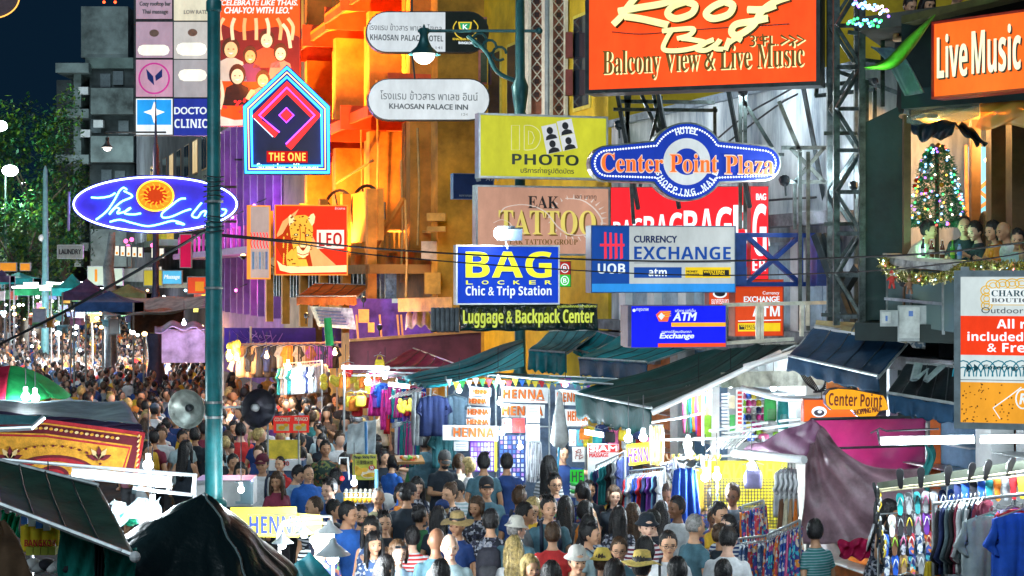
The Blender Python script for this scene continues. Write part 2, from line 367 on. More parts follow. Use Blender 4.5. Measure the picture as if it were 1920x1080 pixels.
def _mats(pose,fem):
 p=POSES[pose];piv=Vector((0,0,.95))
 T=Matrix.Translation(piv)@Matrix.Rotation(R(p['lean']),4,'X')@Matrix.Translation(-piv)
 nk=Vector((0,.0,1.49));H=T@Matrix.Translation(nk)@Matrix.Scale(1.07,4)@Matrix.Rotation(R(-p['lean']*.8),4,'X')@Matrix.Rotation(R(p['head'][0]),4,'Z')@Matrix.Rotation(R(p['head'][1]),4,'X')@Matrix.Translation(-nk)
 return T,H
def _rings(mb,rings,T,n=16):
 k=len(mb.v)
 for z,rx,ry,yo in rings:
  for j in range(n):
   t=2*math.pi*j/n;c,s=math.cos(t),math.sin(t);e=.85
   mb.v.append(tuple(T@Vector((rx*math.copysign(abs(c)**e,c),yo+ry*math.copysign(abs(s)**e,s),z))))
 for i in range(len(rings)-1):
  for j in range(n):mb.f.append((k+i*n+j,k+i*n+(j+1)%n,k+(i+1)*n+(j+1)%n,k+(i+1)*n+j));mb.m.append(0)
 mb.f.append(tuple(k+j for j in range(n))[::-1]);mb.m.append(0);mb.f.append(tuple(k+(len(rings)-1)*n+j for j in range(n)));mb.m.append(0)
def torso(fem,g=0.):
 if fem:r=[(.78,.10,.09,0),(.86,.168,.112,.005),(.93,.17,.112,.005),(1.03,.125,.088,0),(1.10,.122,.088,0),(1.22,.145,.118,-.018),(1.28,.15,.120,-.018),(1.345,.136,.086,0),(1.39,.100,.068,0),(1.43,.064,.056,.005),(1.47,.048,.05,.01)]
 else:r=[(.78,.11,.095,0),(.86,.162,.112,0),(.93,.165,.115,0),(1.03,.152,.108,0),(1.12,.155,.108,0),(1.24,.172,.118,-.005),(1.31,.176,.115,0),(1.365,.158,.092,0),(1.405,.118,.075,0),(1.44,.078,.062,.005),(1.48,.056,.056,.01)]
 return[(z,a+g,b+g,y)for z,a,b,y in r]
def limb(mb,pts,rs,n=10):
 """tapered limb with rounded ends"""
 mb.tube([Vector(p)for p in pts],rs,n)
 for p,r in((pts[0],rs[0]),(pts[-1],rs[-1])):mb.ball(p,r,n,6)
def arm_pts(pose,fem,s):
 p=POSES[pose];T,H=_mats(pose,fem);k=.9 if fem else 1.0
 e,w=p['L']if s>0 else p['Rr'];sh=(s*(.142 if fem else.166),0,1.35)
 f=lambda q:T@Vector((q[0]*k,q[1],q[2]))
 return T@Vector(sh),f(e),f(w)
def leg_pts(pose,s):
 p=POSES[pose];k,a=p['ll']if s>0 else p['lr'];return Vector((s*.088,0,.87)),Vector(k),Vector(a)
def fingers(mb,w,d,s):
 """palm and five curled fingers at wrist w along d"""
 d=d.normalized();x=d.cross(Vector((0,1,0)));x=x.normalized()if x.length>.1 else Vector((1,0,0));nrm=x.cross(d).normalized()
 c=w+d*.05
 for i,l in enumerate((.068,.078,.072,.056)):
  b=w+d*.085+x*(.027-.018*i);m1=b+d*l*.5+nrm*.006;m2=b+d*l*.85+nrm*.026
  mb.tube([b-d*.02,m1,m2,m2+d*l*.1+nrm*.014],[.0095,.009,.008,.006],6)
 b=w+d*.03+x*.030;mb.tube([b-x*.008,b+d*.03+x*.020,b+d*.058+x*.024+nrm*.01],[.012,.0105,.008],6)
def make_body(pose,fem,vox):
 T,H=_mats(pose,fem);mb=MB();fg=MB();sc=.92 if fem else 1
 _rings(mb,torso(fem),T)
 limb(mb,[T@Vector((0,.008,1.42)),H@Vector((0,.006,1.56))],[.055*sc,.050*sc],12)
 for s in(1,-1):
  a,e,w=arm_pts(pose,fem,s)
  limb(mb,[a,(a+e)/2,e],[.054*sc,.048*sc,.039*sc]);limb(mb,[e,e+(w-e)*.3,w],[.039*sc,.042*sc,.025*sc])
  d=(w-e).normalized();c=w+d*.05;x=d.cross(Vector((0,1,0)));x=x.normalized()if x.length>.1 else Vector((1,0,0));nn=x.cross(d)
  mb.ball(c,(.040,.017,.050),10,6,Matrix((x,nn,d)).transposed());fingers(fg,w,d,s)
  h,k,q=leg_pts(pose,s);limb(mb,[h,(h+k)/2,k],[.088,.074,.054]);limb(mb,[k,k+(q-k)*.3,q],[.054,.056,.036])
  mb.ball(q+Vector((0,-.07,-.045)),(.045,.125,.035),10,6);mb.ball(q+Vector((0,.0,-.02)),.042,8,6)
 k0=len(mb.v);mb.ball((0,-.008,1.615),(.076,.096,.116),20,14)
 for i in range(k0,len(mb.v)):
  x,y,z=mb.v[i];t=max(0,(1.60-z)/.1);x*=1-.26*t*t;y=y-.012*t if y<0 else y*(1-.25*t);mb.v[i]=tuple(H@Vector((x,y,z)))
 h=lambda c,r:mb.ball(H@Vector(c),r,10,6,H.to_3x3())
 h((0,-.078,1.522),(.030,.026,.018));h((0,-.104,1.590),(.015,.020,.014));h((0,-.100,1.608),(.010,.012,.026));h((0,-.090,1.641),(.052,.016,.011))
 h((0,-.096,1.556),(.026,.010,.009))
 for s in(1,-1):h((s*.079,.004,1.598),(.010,.020,.032));h((s*.040,-.078,1.582),(.022,.02,.02))
 return remesh(mb,vox,'body',SKIN,2 if vox<.014 else 1,fg if vox<.014 else None)
def make_top(pose,fem,kind,vox=.017):
 T,H=_mats(pose,fem);mb=MB();g=.017
 r=torso(fem,g);r=[q for q in r if q[0]<1.44 and q[0]>.8];r[0]=(.835,.204 if not fem else.202,.152,0)
 r[1]=(.86,.204,.152,0);r[2]=(.93,.200,.148,0)
 if not fem:r[3]=(1.03,.180,.132,0)
 if kind=='tank':r=r[:-1];r=[(z,a-.006,b,y)for z,a,b,y in r];
 if kind in('dress','tankdress'):r=[(.50,.25,.20,0),(.66,.225,.17,0)]+r[1:]
 if kind=='jacket':r=[(z,a+.018,b+.018,y)for z,a,b,y in r];r.append((1.475,.075,.075,.01))
 else:r.append((1.452,.072,.062,.008))
 _rings(mb,r,T,20)
 sc=.92 if fem else 1
 if kind not in('tank','tankdress'):
  for s in(1,-1):
   a,e,w=arm_pts(pose,fem,s);f=.62;j=.012 if kind=='jacket' else 0
   if kind in('tee','dress'):limb(mb,[a,a+(e-a)*f*.6],[.066*sc,.063*sc]);mb.tube([a+(e-a)*f*.5,a+(e-a)*f],[.063*sc,.066*sc],12)
   else:limb(mb,[a,(a+e)/2,e],[.067*sc+j,.062*sc+j,.054*sc+j]);mb.tube([e,e+(w-e)*.45,e+(w-e)*.96],[.054*sc+j,.052*sc+j,.040*sc+j],12)
 else:
  for s in(1,-1):mb.tube([T@Vector((s*.085,-.10,1.33)),T@Vector((s*.095,-.06,1.42)),T@Vector((s*.09,.03,1.43)),T@Vector((s*.085,.09,1.35))],.022,8)
 return remesh(mb,vox,'dress' if 'dress' in kind else{'tee':'shirt','long':'shirt','tank':'vest','jacket':'jacket'}[kind],CLOTH,2)
def make_bottom(pose,fem,kind,vox=.022):
 mb=MB();T,H=_mats(pose,fem);g=.010
 _rings(mb,[(.76,.13,.11,0),(.86,.176+g,.125+g,0),(.96,.165+g,.118+g,0),(1.0,.155,.112,0)],Matrix.Identity(4),16)
 for s in(1,-1):
  h,k,q=leg_pts(pose,s)
  if kind=='shorts':limb(mb,[h,h+(k-h)*.4,h+(k-h)*.92],[.102,.095,.09])
  else:limb(mb,[h,(h+k)/2,k],[.102,.088,.070]);limb(mb,[k,k+(q-k)*.4,q+(k-q)*.06],[.070,.066,.058])
 return remesh(mb,vox,kind,CLOTH,1)
_rh=random.Random(5)
def make_hair(kind):
 """in neutral head coordinates"""
 mb=MB();k0=0
 def cap(g,top=1.64,front=-.058,low=1.545):
  k=len(mb.v);mb.ball((0,.010,1.628),(.084+g,.100+g,.118+g),44,18)
  for i in range(k,len(mb.v)):
   x,y,z=mb.v[i]
   if y<front+.02*abs(x)/.08 and z<top+.03:f=.86 if z<top else.93;x,y,z=x*f,(y-.01)*f*.92+.01,z
   if z<low:z=low+(z-low)*.35;x*=.8;y=.01+(y-.01)*.82
   if abs(x)>.06 and y<.01 and z<1.60:x*=.86
   n=_rh.uniform(-.004,.004)+.005*math.sin(math.atan2(x,y+.001)*19+z*14);q=1+n*7;mb.v[i]=(x*q,.01+(y-.01)*q,z+n)
 if kind=='bald':return None
 if kind=='short':cap(.004)
 elif kind=='crop':cap(-.004,1.66,-.05,1.57)
 elif kind=='spiky':
  cap(.004)
  for i in range(26):
   a=_rh.uniform(0,6.28);r=_rh.uniform(0,.06);c=Vector((r*math.cos(a),r*math.sin(a),1.72));mb.tube([c,c+Vector((r*.5*math.cos(a),r*.5*math.sin(a)-.01,.045))],[.012,.002],4)
 elif kind in('long','wavy'):
  cap(.008,1.64,-.05,1.50);w=kind=='wavy'
  k=len(mb.v);_rings(mb,[(1.66,.075,.06,.05),(1.58,.094,.062,.052),(1.48,.090,.046,.062),(1.36,.092 if not w else.12,.036,.075),(1.26,.085 if not w else.11,.028,.082),(1.19,.06,.018,.085),(1.14,.03,.008,.086)],Matrix.Identity(4),48)
  for i in range(k,len(mb.v)):
   x,y,z=mb.v[i];n=_rh.uniform(-.004,.004)+.006*math.sin(math.atan2(x,y-.06)*17+z*9);mb.v[i]=(x+n,y+n,z+n*2)
  for s in(1,-1):mb.tube([(s*.07,-.02,1.68),(s*.088,-.025,1.58),(s*.092,-.03,1.46),(s*.085,-.06,1.36)],[.02,.026,.026,.012],8)
 elif kind=='bob':
  cap(.012,1.645,-.05,1.53)
  for s in(1,-1):mb.tube([(s*.072,-.02,1.68),(s*.088,-.02,1.58),(s*.078,-.02,1.50)],[.022,.026,.014],8)
 elif kind=='bun':cap(.003);mb.ball((0,.09,1.70),(.042,.04,.042),12,8)
 elif kind=='pony':cap(.003);mb.tube([(0,.10,1.67),(0,.15,1.64),(0,.16,1.54),(0,.14,1.42)],[.018,.03,.027,.008],10)
 m=mb.mesh('hair',HAIR,True);return m
def make_hat(kind):
 mb=MB();band=None
 if kind=='straw':
  mb.lathe([(.002,1.762),(.05,1.765),(.074,1.752),(.083,1.70),(.088,1.672),(.15,1.664),(.185,1.655),(.187,1.650),(.15,1.655),(.08,1.66)],(0,.005,0),28)
  for i,(x,y,z)in enumerate(mb.v):
   if math.hypot(x,y)>.12:mb.v[i]=(x,y,z+.014*math.sin(3*math.atan2(y,x))-.01)
  band=MB().lathe([(.088,1.672),(.0895,1.675),(.086,1.70),(.08,1.70)],(0,.005,0),28)
 elif kind=='cap':
  mb.lathe([(.002,1.755),(.045,1.748),(.075,1.722),(.089,1.685),(.0925,1.65),(.085,1.65)],(0,.012,0),24)
  for i,(x,y,z)in enumerate(mb.v):mb.v[i]=(x,.012+(y-.012)*1.12,z)
  mb.sheet(lambda a,b:Vector(((a-.5)*.15,-.085-b*.07*(1-(2*a-1)**2*.7),1.662-.02*b-.012*(2*a-1)**2)),8,4,.005)
  mb.ball((0,.01,1.757),.008,6,4)
 elif kind=='sunhat':
  mb.lathe([(.002,1.765),(.055,1.757),(.082,1.72),(.092,1.672),(.125,1.645),(.128,1.640),(.088,1.66)],(0,.008,0),24)
 return mb.mesh('hat',mat('straw' if kind=='straw' else 'hat_cloth',(0,0,0),.8,0,.2,30 if kind=='straw' else 8,.6,120,objcol=True),True),(band.mesh('hat_band',INK)if band else None)
_PM={}
def pm(key,fn):
 if key not in _PM:_PM[key]=fn()
 return _PM[key]
def _face():
 e=MB();
 for s in(1,-1):e.ball((s*.031,-.0935,1.612),(.0125,.007,.0062),10,6)
 b=MB()
 for s in(1,-1):b.tube([(s*.014,-.103,1.632),(s*.032,-.1035,1.637),(s*.050,-.092,1.631)],[.003,.0038,.002],5)
 m=MB().ball((0,-.1035,1.556),(.022,.0055,.0055),10,6)
 return e,b,m
EYE=mat('dark_eye',(.02,.014,.01),.2,var=0);LIP=mat('lips',(.32,.09,.08),.45,var=.1)
def obj(name,me,parent,M=None,color=None,m=None):
 o=bpy.data.objects.new(name,me);COL.objects.link(o);o.parent=parent
 if M is not None:o.matrix_local=M
 if color:o.color=(*color,1)
 if m is not None:o.material_slots[0].link='OBJECT';o.material_slots[0].material=m
 return o
SKINS={'pale':(.80,.48,.34),'asian':(.72,.40,.24),'tan':(.52,.27,.15),'brown':(.26,.12,.065),'dark':(.07,.038,.025)}
def person(x,y,z,rz,pose='stand',fem=False,skin='asian',hair='short',hcol='black',top='tee',tcol=(.02,.02,.03),tm=None,bottom='trousers',bcol=(.02,.025,.05),hat=None,hatcol=(.6,.6,.6),glasses=False,detail=2,h=1.0,label='',group=None,extras=None):
 root=thing('person',label,'person',(x,y,z),R(rz),group);root.scale=(h*PS,)*3
 sk=SKINS[skin];T,H=_mats(pose,fem);vox=.0115 if detail==2 else.026
 obj('body',pm(('b',pose,fem,detail==2),lambda:make_body(pose,fem,vox)),root,color=sk)
 tn={'tee':'shirt','long':'shirt','tank':'vest','jacket':'jacket','dress':'dress','tankdress':'dress'}[top]
 obj(tn,pm(('t',pose,fem,top,detail==2),lambda:make_top(pose,fem,top,.017 if detail==2 else.026)),root,color=tcol,m=TOPM[tm]if tm else None)
 if 'dress' not in top:obj('shorts' if bottom=='shorts' else 'trousers',pm(('p',pose,bottom),lambda:make_bottom(pose,fem,bottom,.026)),root,color=bcol)
 if hair!='bald':obj('hair',pm(('h',hair),lambda:make_hair(hair)),root,H,_hair_col()[hcol])
 if hat:
  a,b=pm(('hat',hat),lambda:make_hat(hat));MH=H
  if extras and 'backwards' in extras:MH=H@Matrix.Rotation(math.pi,4,'Z')
  ho=obj('cap' if hat=='cap' else 'hat',a,root,MH,hatcol)
  if b:obj('hat_band',b,ho)
 if detail==2:
  e,b,m=pm('face',lambda:tuple(x.mesh(n,q,True)for x,n,q in zip(_face(),('eyes','eyebrows','mouth'),(EYE,HAIR,LIP))))
  obj('eyes',e,root,H);obj('eyebrows',b,root,H,_hair_col()[hcol]);obj('mouth',m,root,H)
  if glasses:
   def g():
    q=MB()
    for s in(1,-1):q.tube([(s*.032+.021*math.cos(t*math.pi/5),-.112,1.611+.016*math.sin(t*math.pi/5))for t in range(10)],.0022,4,True);q.tube([(s*.053,-.11,1.615),(s*.08,-.04,1.612),(s*.082,.0,1.605)],.0022,4)
    q.tube([(-.011,-.113,1.614),(.011,-.113,1.614)],.0022,4);return q.mesh('glasses',INK)
   obj('glasses',pm('glasses',g),root,H)
  if extras:
   if 'shades' in extras:
    obj('sunglasses',pm('shades',lambda:MB().box((0.034,-.09,1.69),(.05,.012,.028),0,-.5).box((-.034,-.09,1.69),(.05,.012,.028),0,-.5).box((0,-.088,1.695),(.02,.008,.008)).mesh('sunglasses',BLACK)),root,H)
   if 'mask' in extras:obj('face_mask',pm('mask',lambda:MB().ball((0,-.070,1.556),(.055,.05,.042),12,8).mesh('face_mask',CLOTH,True)),root,H,(.02,.02,.025))
   if 'beard' in extras:obj('beard',pm('beard',lambda:MB().ball((0,-.060,1.535),(.056,.046,.038),14,8).mesh('beard',HAIR,True)),root,H,_hair_col()[hcol])
   if 'straps' in extras:
    def st():
     q=MB()
     for s in(1,-1):q.tube([T@Vector((s*.10,-.135,1.15)),T@Vector((s*.105,-.145,1.28)),T@Vector((s*.10,-.10,1.41)),T@Vector((s*.095,.0,1.475)),T@Vector((s*.10,.12,1.40))],.021,6,ell=.35)
     return q.mesh('backpack_strap',CLOTH,True)
    obj('backpack_straps',pm(('straps',pose),st),root,color=(.02,.03,.06))
   if 'braces' in extras:
    def br():
     q=MB()
     for s in(1,-1):q.tube([(s*.08,-.150,.95),(s*.09,-.158,1.26),(s*.09,-.105,1.41),(s*.08,.02,1.475)],.014,6,ell=.4)
     return q.mesh('braces',INK,True)
    obj('braces',pm('braces',br),root)
 return root
def back_pack(p,col,label,h=1.0):
 """a backpack hanging on the back of person p"""
 Mx=Matrix.Translation(p.location)@Euler(p.rotation_euler).to_matrix().to_4x4()
 t=thing('backpack',label,'backpack',Mx@Vector((0,.24,1.12)),p.rotation_euler.z);t.scale=(PS,)*3
 m=mat('pack_cloth',(0,0,0),.7,0,.25,12,.4,20,objcol=True)
 b=MB();_rings(b,[(0,.12,.07,0),(.05,.15,.085,0),(.28,.15,.08,0),(.38,.13,.065,-.01),(.42,.08,.04,-.02)],Matrix.Identity(4),14);b.build('bag_body',m,t,True,local=True,color=col)
 b=MB();_rings(b,[(.04,.10,.03,.09),(.08,.115,.035,.09),(.2,.11,.03,.085),(.23,.08,.015,.08)],Matrix.Identity(4),12);b.build('front_pocket',m,t,True,local=True,color=mix(col,(.2,.2,.2),.3))
 return t
def at_head(u,v,h=1.0):
 Y=(HC-1.64*h*PS)*F/(v-VH);return(u-960)*Y/F,Y
def fill_spot(p,col,w,lab,r=.05,aim=(0,.6,.5)):  # spotlight body built around an added fill light
 p=Vector(p);s=thing('spotlight',lab,'spotlight',p);a=Vector(aim).normalized();M_=a.to_track_quat('Z','Y').to_matrix()
 MB().ball(p,r,8,6).build('bulb',em('fx_%d_%d_%d'%tuple(int(c*20)for c in col),col,6),s,True);MB().lathe([(r*.8,-r*2.4),(r*1.3,-r*1.6),(r*1.5,-r*.3),(r*1.4,-r*.3),(r*1.1,-r*1.5)],p,10,M_).build('hood',BLACK,s);MB().tube([p-a*r*2,p-a*r*4-Vector((0,0,r*2))],r*.3,5).build('bracket',DSTEEL,s)
 lamp(p+a*r*1.8,col,w,r*2)
 # ================================================================ the setting
FD=.32;FX=14.0
def fac(u):return FX/((u-960)/F+FD)
def fpt(Y,z,out=0):return Vector((FX-FD*Y-.952*out,Y-.305*out,z))
def zof(v,Y):return HC-(v-VH)*Y/F
SD=Vector((-.305,.952,0));SN=Vector((-.952,-.305,0))
ASPH=mat('asphalt',(.05,.05,.052),.8,0,.45,.8,.5,30)
PAVE=mat('pavement',(.16,.155,.15),.85,0,.35,1.5,.4,20)
g=MB().add([(-400,-60,0),(400,-60,0),(400,900,0),(-400,900,0)],[(0,1,2,3)]);g.build('ground',mat('ground_dirt',(.05,.05,.048),.9,0,.3,.3),kind='structure')
def strip(name,x0,x1,z0,z1,m):
 b=MB();P=[]
 for Y in(-10,260):P+=[(x0-FD*Y,Y),(x1-FD*Y,Y)]
 b.prism([(P[0][0],P[0][1],z0),(P[1][0],P[1][1],z0),(P[3][0],P[3][1],z0),(P[2][0],P[2][1],z0)],(0,0,z1-z0));b.build(name,m,kind='structure')
strip('road',-1.0,11.4,-.05,.006,ASPH);strip('pavement',11.4,14.3,-.05,.13,PAVE);strip('kerb',11.25,11.4,-.05,.135,mat('kerb_stone',(.3,.3,.29),.8));strip('pavement',-4.2,-1.0,-.05,.13,PAVE)
GLS=mat('dark_glass',(.02,.03,.045),.08,0,.1,spec=.8);LITW=em('lit_window',(1,.72,.35),.55);FRM=mat('window_frame',(.30,.16,.10),.6)
def slab(b,Y0,Y1,z0,z1,o0,o1):
 """box against the facade line between depths Y0..Y1, standing out o0..o1"""
 P=[fpt(Y0,z0,o0),fpt(Y1,z0,o0),fpt(Y1,z0,o1),fpt(Y0,z0,o1)];b.prism(P,(0,0,z1-z0));return b
def fwin(par,Y0,Y1,z0,z1,lit=False,bars=2,frm=None,gl=None,out=.0):
 """framed window set on the facade"""
 w=slab(MB(),Y0,Y1,z0,z1,out-.05,out+.03).build('window',frm or FRM,par)
 n=bars
 for i in range(n):
  a=Y0+(Y1-Y0)*(i+.08)/n;c=Y0+(Y1-Y0)*(i+.92)/n
  p=slab(MB(),a,c,z0+.08,z1-.08,out,out+.045);q=p.build('pane',gl or(LITW if lit else GLS),None,local=True);q.parent=w;q.location=-Vector(par.location)-Vector(w.location)
 return w
 # ---- far grey block with balconies
Yb=150
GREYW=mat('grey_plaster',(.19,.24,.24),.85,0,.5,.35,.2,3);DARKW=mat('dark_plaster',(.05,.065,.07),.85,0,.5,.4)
P=W(180,500,Yb);t=thing('apartment_building','grey concrete apartment block with stacked balcony slabs beside the dark tree','building',(P.x,Yb,0))
pl=Plane(180,500,Yb,0)
def pb(u0,v0,u1,v1,o0,o1,nm,m,par=t,pln=None):
 pln=pln or pl;a=pln.pt(u0,v0,o1);c=pln.pt(u1,v1,o1);b=MB().bb((a.x,a.y,c.z),(c.x,c.y+(o1-o0),a.z));return b.build(nm,m,par)
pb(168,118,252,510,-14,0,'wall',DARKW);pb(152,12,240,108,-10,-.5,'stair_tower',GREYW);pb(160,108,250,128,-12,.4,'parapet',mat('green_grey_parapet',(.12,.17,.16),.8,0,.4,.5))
for v0,v1 in((165,214),(255,304),(350,392),(430,500)):
 w=pb(170,v0,250,v1,-.5,1.2,'balcony',GREYW)
for v0,v1 in((118,136),(204,221),(290,307),(376,392),(455,470)):pb(104,v0,166,v1,-6,1.2,'floor_slab',GREYW)
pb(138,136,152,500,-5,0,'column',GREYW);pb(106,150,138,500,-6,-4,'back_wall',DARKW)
for u,v in((198,150),(222,145),(180,235),(232,238),(200,330),(225,332)):w=pb(u-10,v-12,u+9,v+14,0,.2,'window',mat('dim_window',(.12,.15,.17),.3))
for u,v in((184,232),(160,250),(156,170)):pb(u-9,v-7,u+9,v+7,.2,.8,'air_conditioner',WHITEP)
# ---- middle distance building with yellow canopy (behind the club sign)
Y6=100
P=fpt(104,0);t=thing('shophouse','dim shophouse row with yellow canopied balcony behind the oval neon sign','building',P)
slab(MB(),98,140,0,17,-12,0).build('wall',mat('dim_wall',(.11,.11,.13),.9,0,.4,.4),t)
b=slab(MB(),98,110,9.6,10.3,0,2.6);b.build('canopy',mat('yellow_canopy',(.75,.50,.03),.6),t)
for i in range(5):slab(MB(),98.3+i*2.6,98.8+i*2.6,7.3,9.6,2.0,2.4).build('column',mat('yellow_column',(.8,.55,.05),.6),t)
slab(MB(),97,125,7.0,7.35,0,3).build('balcony',GREYW,t)
slab(MB(),97,125,4.6,4.9,0,3).build('balcony',GREYW,t)
for i in range(22):slab(MB(),97.3+i*1.2,97.45+i*1.2,4.9,5.8,2.8,2.9).build('railing_post',WHITEP,t)
for i in range(8):fwin(t,99+i*4,101.2+i*4,11.5,13.6,i%3==1)
P=fpt(150,0);t=thing('shophouse','unlit grey shophouse with shuttered windows far down the street','building',P)
slab(MB(),141,230,0,13,-12,0).build('wall',mat('far_wall',(.07,.08,.09),.9,0,.4,.3),t)
for i in range(9):fwin(t,144+i*8,147+i*8,6,8.4,i%4==2);fwin(t,144+i*8,147+i*8,9.6,12,False)
# ---- the end of the street on the left: dark facade and trees
t=thing('shophouse','dark building behind the trees at the far left','building',W(20,500,170)*1.0);t.location.z=0
MB().bb((-62,170,0),(-44,190,10.5)).build('wall',DARKW,t)
for i in range(5):MB().bb((-60+i*3.2,169.8,5.5),(-58.3+i*3.2,170,7.5)).build('window',mat('dim_window',(.12,.15,.17),.3),t)
# ---- purple lit building
t=thing('nightclub_building','purple lit building with vertical strips behind the oval club sign','building',fpt(80,0))
PURW=mat('lilac_wall',(.20,.08,.32),.7,0,.35,.7,.2,4)
slab(MB(),72,97,0,13.2,-12,0).build('wall',PURW,t);slab(MB(),66,72,0,40,-12,.6).build('stair_wall',mat('brown_wall',(.20,.14,.10),.8,0,.4,.6),t)
slab(MB(),72,97,13.2,40,-13,-.6).build('upper_wall',mat('brown_wall2',(.13,.10,.10),.8,0,.4,.6),t)
for i in range(12):slab(MB(),72.6+i*2.0,72.9+i*2.0,3.4,12.8,0,.55).build('pilaster',PURW,t)
for i in range(4):fwin(t,73+i*5.6,75.5+i*5.6,6.6,9.2,False,gl=em('blue_white_glow',(.35,.65,1),.9)if i in(1,3)else None)
for i in range(5):
 for z in(15,19.5,24):fwin(t,66.5+i*1.05,67.2+i*1.05,z,z+2.6,i in(1,),1,out=.6,gl=em('amber_window',(.8,.45,.08),.5)if i in(1,3)else None)
slab(MB(),71,97,6.2,6.5,0,2.2).build('ledge',mat('purple_ledge',(.25,.12,.3),.6),t)
for i in range(16):slab(MB(),71.3+i*1.6,71.5+i*1.6,6.5,7.4,2.0,2.1).build('railing_post',mat('magenta_post',(.5,.05,.3),.5),t)
for Y,z,c,e in((74,8.3,(.65,.15,1),260),(80,8.0,(.55,.2,1),260),(86,7.8,(1,.15,.7),300),(92,7.4,(.9,.2,1),300),(79,4.6,(1,.1,.5),160)):
 p=fpt(Y,z,1.5);lamp(p,c,e,.15)
 s=thing('spotlight',{74:'small purple wall spotlight nearest the brown column',80:'small violet wall spotlight on the purple facade',86:'small pink wall spotlight on the purple facade',92:'farthest small pink wall spotlight on the purple facade',79:'small red spotlight under the purple ledge'}[Y],'spotlight',p);MB().ball(p,.07,10,6).build('bulb',em('lamp%d'%Y,c,8),s);MB().tube([p+Vector((0,0,.06)),p+Vector((.5,.16,.3))],.03,6).build('bracket',DSTEEL,s)
 # ---- orange building
OR=mat('ochre_plaster',(.80,.33,.045),.75,0,.32,.9,.25,5);ORR=mat('red_fascia',(.75,.11,.03),.6,0,.3,1);ORD=mat('dark_ochre',(.42,.22,.05),.8,0,.35,.8)
t=thing('orange_building','orange lit building with tall fins and stepped red canopies','building',fpt(52,0))
slab(MB(),46.8,65.9,0,20.5,-12,0).build('wall',OR,t)
for k,(zb,zt)in enumerate(((6.0,9.4),(10.3,13.1),(14.2,18.0))):
 for i,Y in enumerate((48.2,50.6,53.0,55.4,57.8,60.2,62.6)):
  slab(MB(),Y,Y+.42,zb,zt+.25*(6-i)*.3,0,1.5 if i%2==0 else 1.0).build('fin',OR,t)
  if i<6:fwin(t,Y+.8,Y+2.0,zb+.4,zb+2.4,False,1,ORD)
 for i,Y in enumerate((47.9,50.9,53.9,56.9,59.9,62.9)):
  b=MB();o=2.1-.15*(i%2);z=zt+.1+.42*(5-i)*.35
  A=[fpt(Y,z+.55,0),fpt(Y+2.9,z+.55,0),fpt(Y+2.9,z+.12,o),fpt(Y,z+.12,o)];b.prism(A,(0,0,.10));b.build('canopy',ORR if k!=1 or i>3 else mat('orange_fascia',(.9,.34,.03),.6),t)
  slab(MB(),Y,Y+2.9,z-.10,z+.12,o-.1,o).build('fascia',ORR,t)
  slab(MB(),Y-.06,Y,z-.12,z+.62,0,o+.12).build('end_board',ORR,t)
slab(MB(),46.8,65.5,5.3,5.55,0,3.0).build('balcony_floor',ORD,t)
slab(MB(),46.8,50.6,6.2,7.6,2.6,2.75).build('panel',OR,t);slab(MB(),50.8,65,5.3,5.9,2.9,3.0).build('fascia',ORD,t)
for i in range(34):slab(MB(),47+i*.54,47.16+i*.54,4.5,5.3,2.2,2.5).build('railing_post',mat('blue_baluster',(.12,.22,.32),.4,0,.5,9),t)
for i in range(6):slab(MB(),47+i*3.1,47.25+i*3.1,3.6,7.6,2.75,3.0).build('post',OR,t)
for i,(Y,r)in enumerate(((53.2,.62),(49.6,.58))):
 c=fpt(Y,7.1,2.4);wh=thing('wagon_wheel',('large' if i==0 else 'smaller')+' spoked wagon wheel standing on the orange balcony','wheel',c)
 MB().tube([c+Vector((r*math.cos(a*math.pi/14)*.8,r*math.cos(a*math.pi/14)*-.3,r*1.25*math.sin(a*math.pi/14)))for a in range(28)],.05,6,True).build('rim',WOOD,wh)
 for a in range(10):MB().bar(c,c+Vector((r*math.cos(a*math.pi/5)*.8,-.3*r*math.cos(a*math.pi/5),r*1.25*math.sin(a*math.pi/5))),.04).build('spoke',WOOD,wh)
 MB().ball(c,.09).build('hub',WOOD,wh)
for Y,z,e,lab in((50,5.8,900,'nearest'),(55,5.8,1000,'second'),(60,5.8,1000,'third'),(64,6,700,'farthest')):
 p=fpt(Y,z,3.6);lamp(p,(1,.38,.06),e*7,.15,'wall_washer',125,fpt(Y,z+9,-1.0));q=fpt(Y,10.1,3.3);lamp(q,(1,.34,.05),e*4,.15,'wall_washer',125,fpt(Y,z+14,-1.0))
 s=thing('floodlight',lab+' small amber floodlight under the orange fins','floodlight',p);MB().ball(p,(.10,.10,.07)).build('bulb',em('amber_lamp',(1,.55,.15),8),s);MB().lathe([(.12,0),(.15,-.03),(.05,-.14)],p,10).build('housing',BLACK,s);MB().tube([p,p+Vector((.5,.2,-.3)),p+Vector((.9,.3,-.35))],.02,5).build('bracket',DSTEEL,s)
DFR=mat('dark_brown_frame',(.10,.04,.02),.6);AMG=em('amber_glass',(.55,.20,.03),.5)
for(u0,v0,u1,v1,Y,gl)in((766,305,800,366,52.2,OR),(712,300,720,400,54.6,WHITEP),(644,300,668,372,60.5,GLS),(838,250,862,330,48.9,GLS),(706,110,740,160,54,AMG),(642,120,668,190,60,GLS),(742,402,760,440,53,AMG),(800,384,840,400,48.8,WHITEP),(600,20,628,120,66.5,AMG)):
 pp=Plane((u0+u1)/2,v0,Y,17.7);w_=MB().prism([pp.pt(u0-3,v0-3),pp.pt(u1+3,v0-3),pp.pt(u1+3,v1+3),pp.pt(u0-3,v1+3)],pp.n*.06).build('window',DFR,t);q_=MB().prism([pp.pt(u0,v0,.06),pp.pt(u1,v0,.06),pp.pt(u1,v1,.06),pp.pt(u0,v1,.06)],pp.n*.03).build('pane',gl,None,local=True);q_.parent=w_;q_.location=-Vector(t.location)
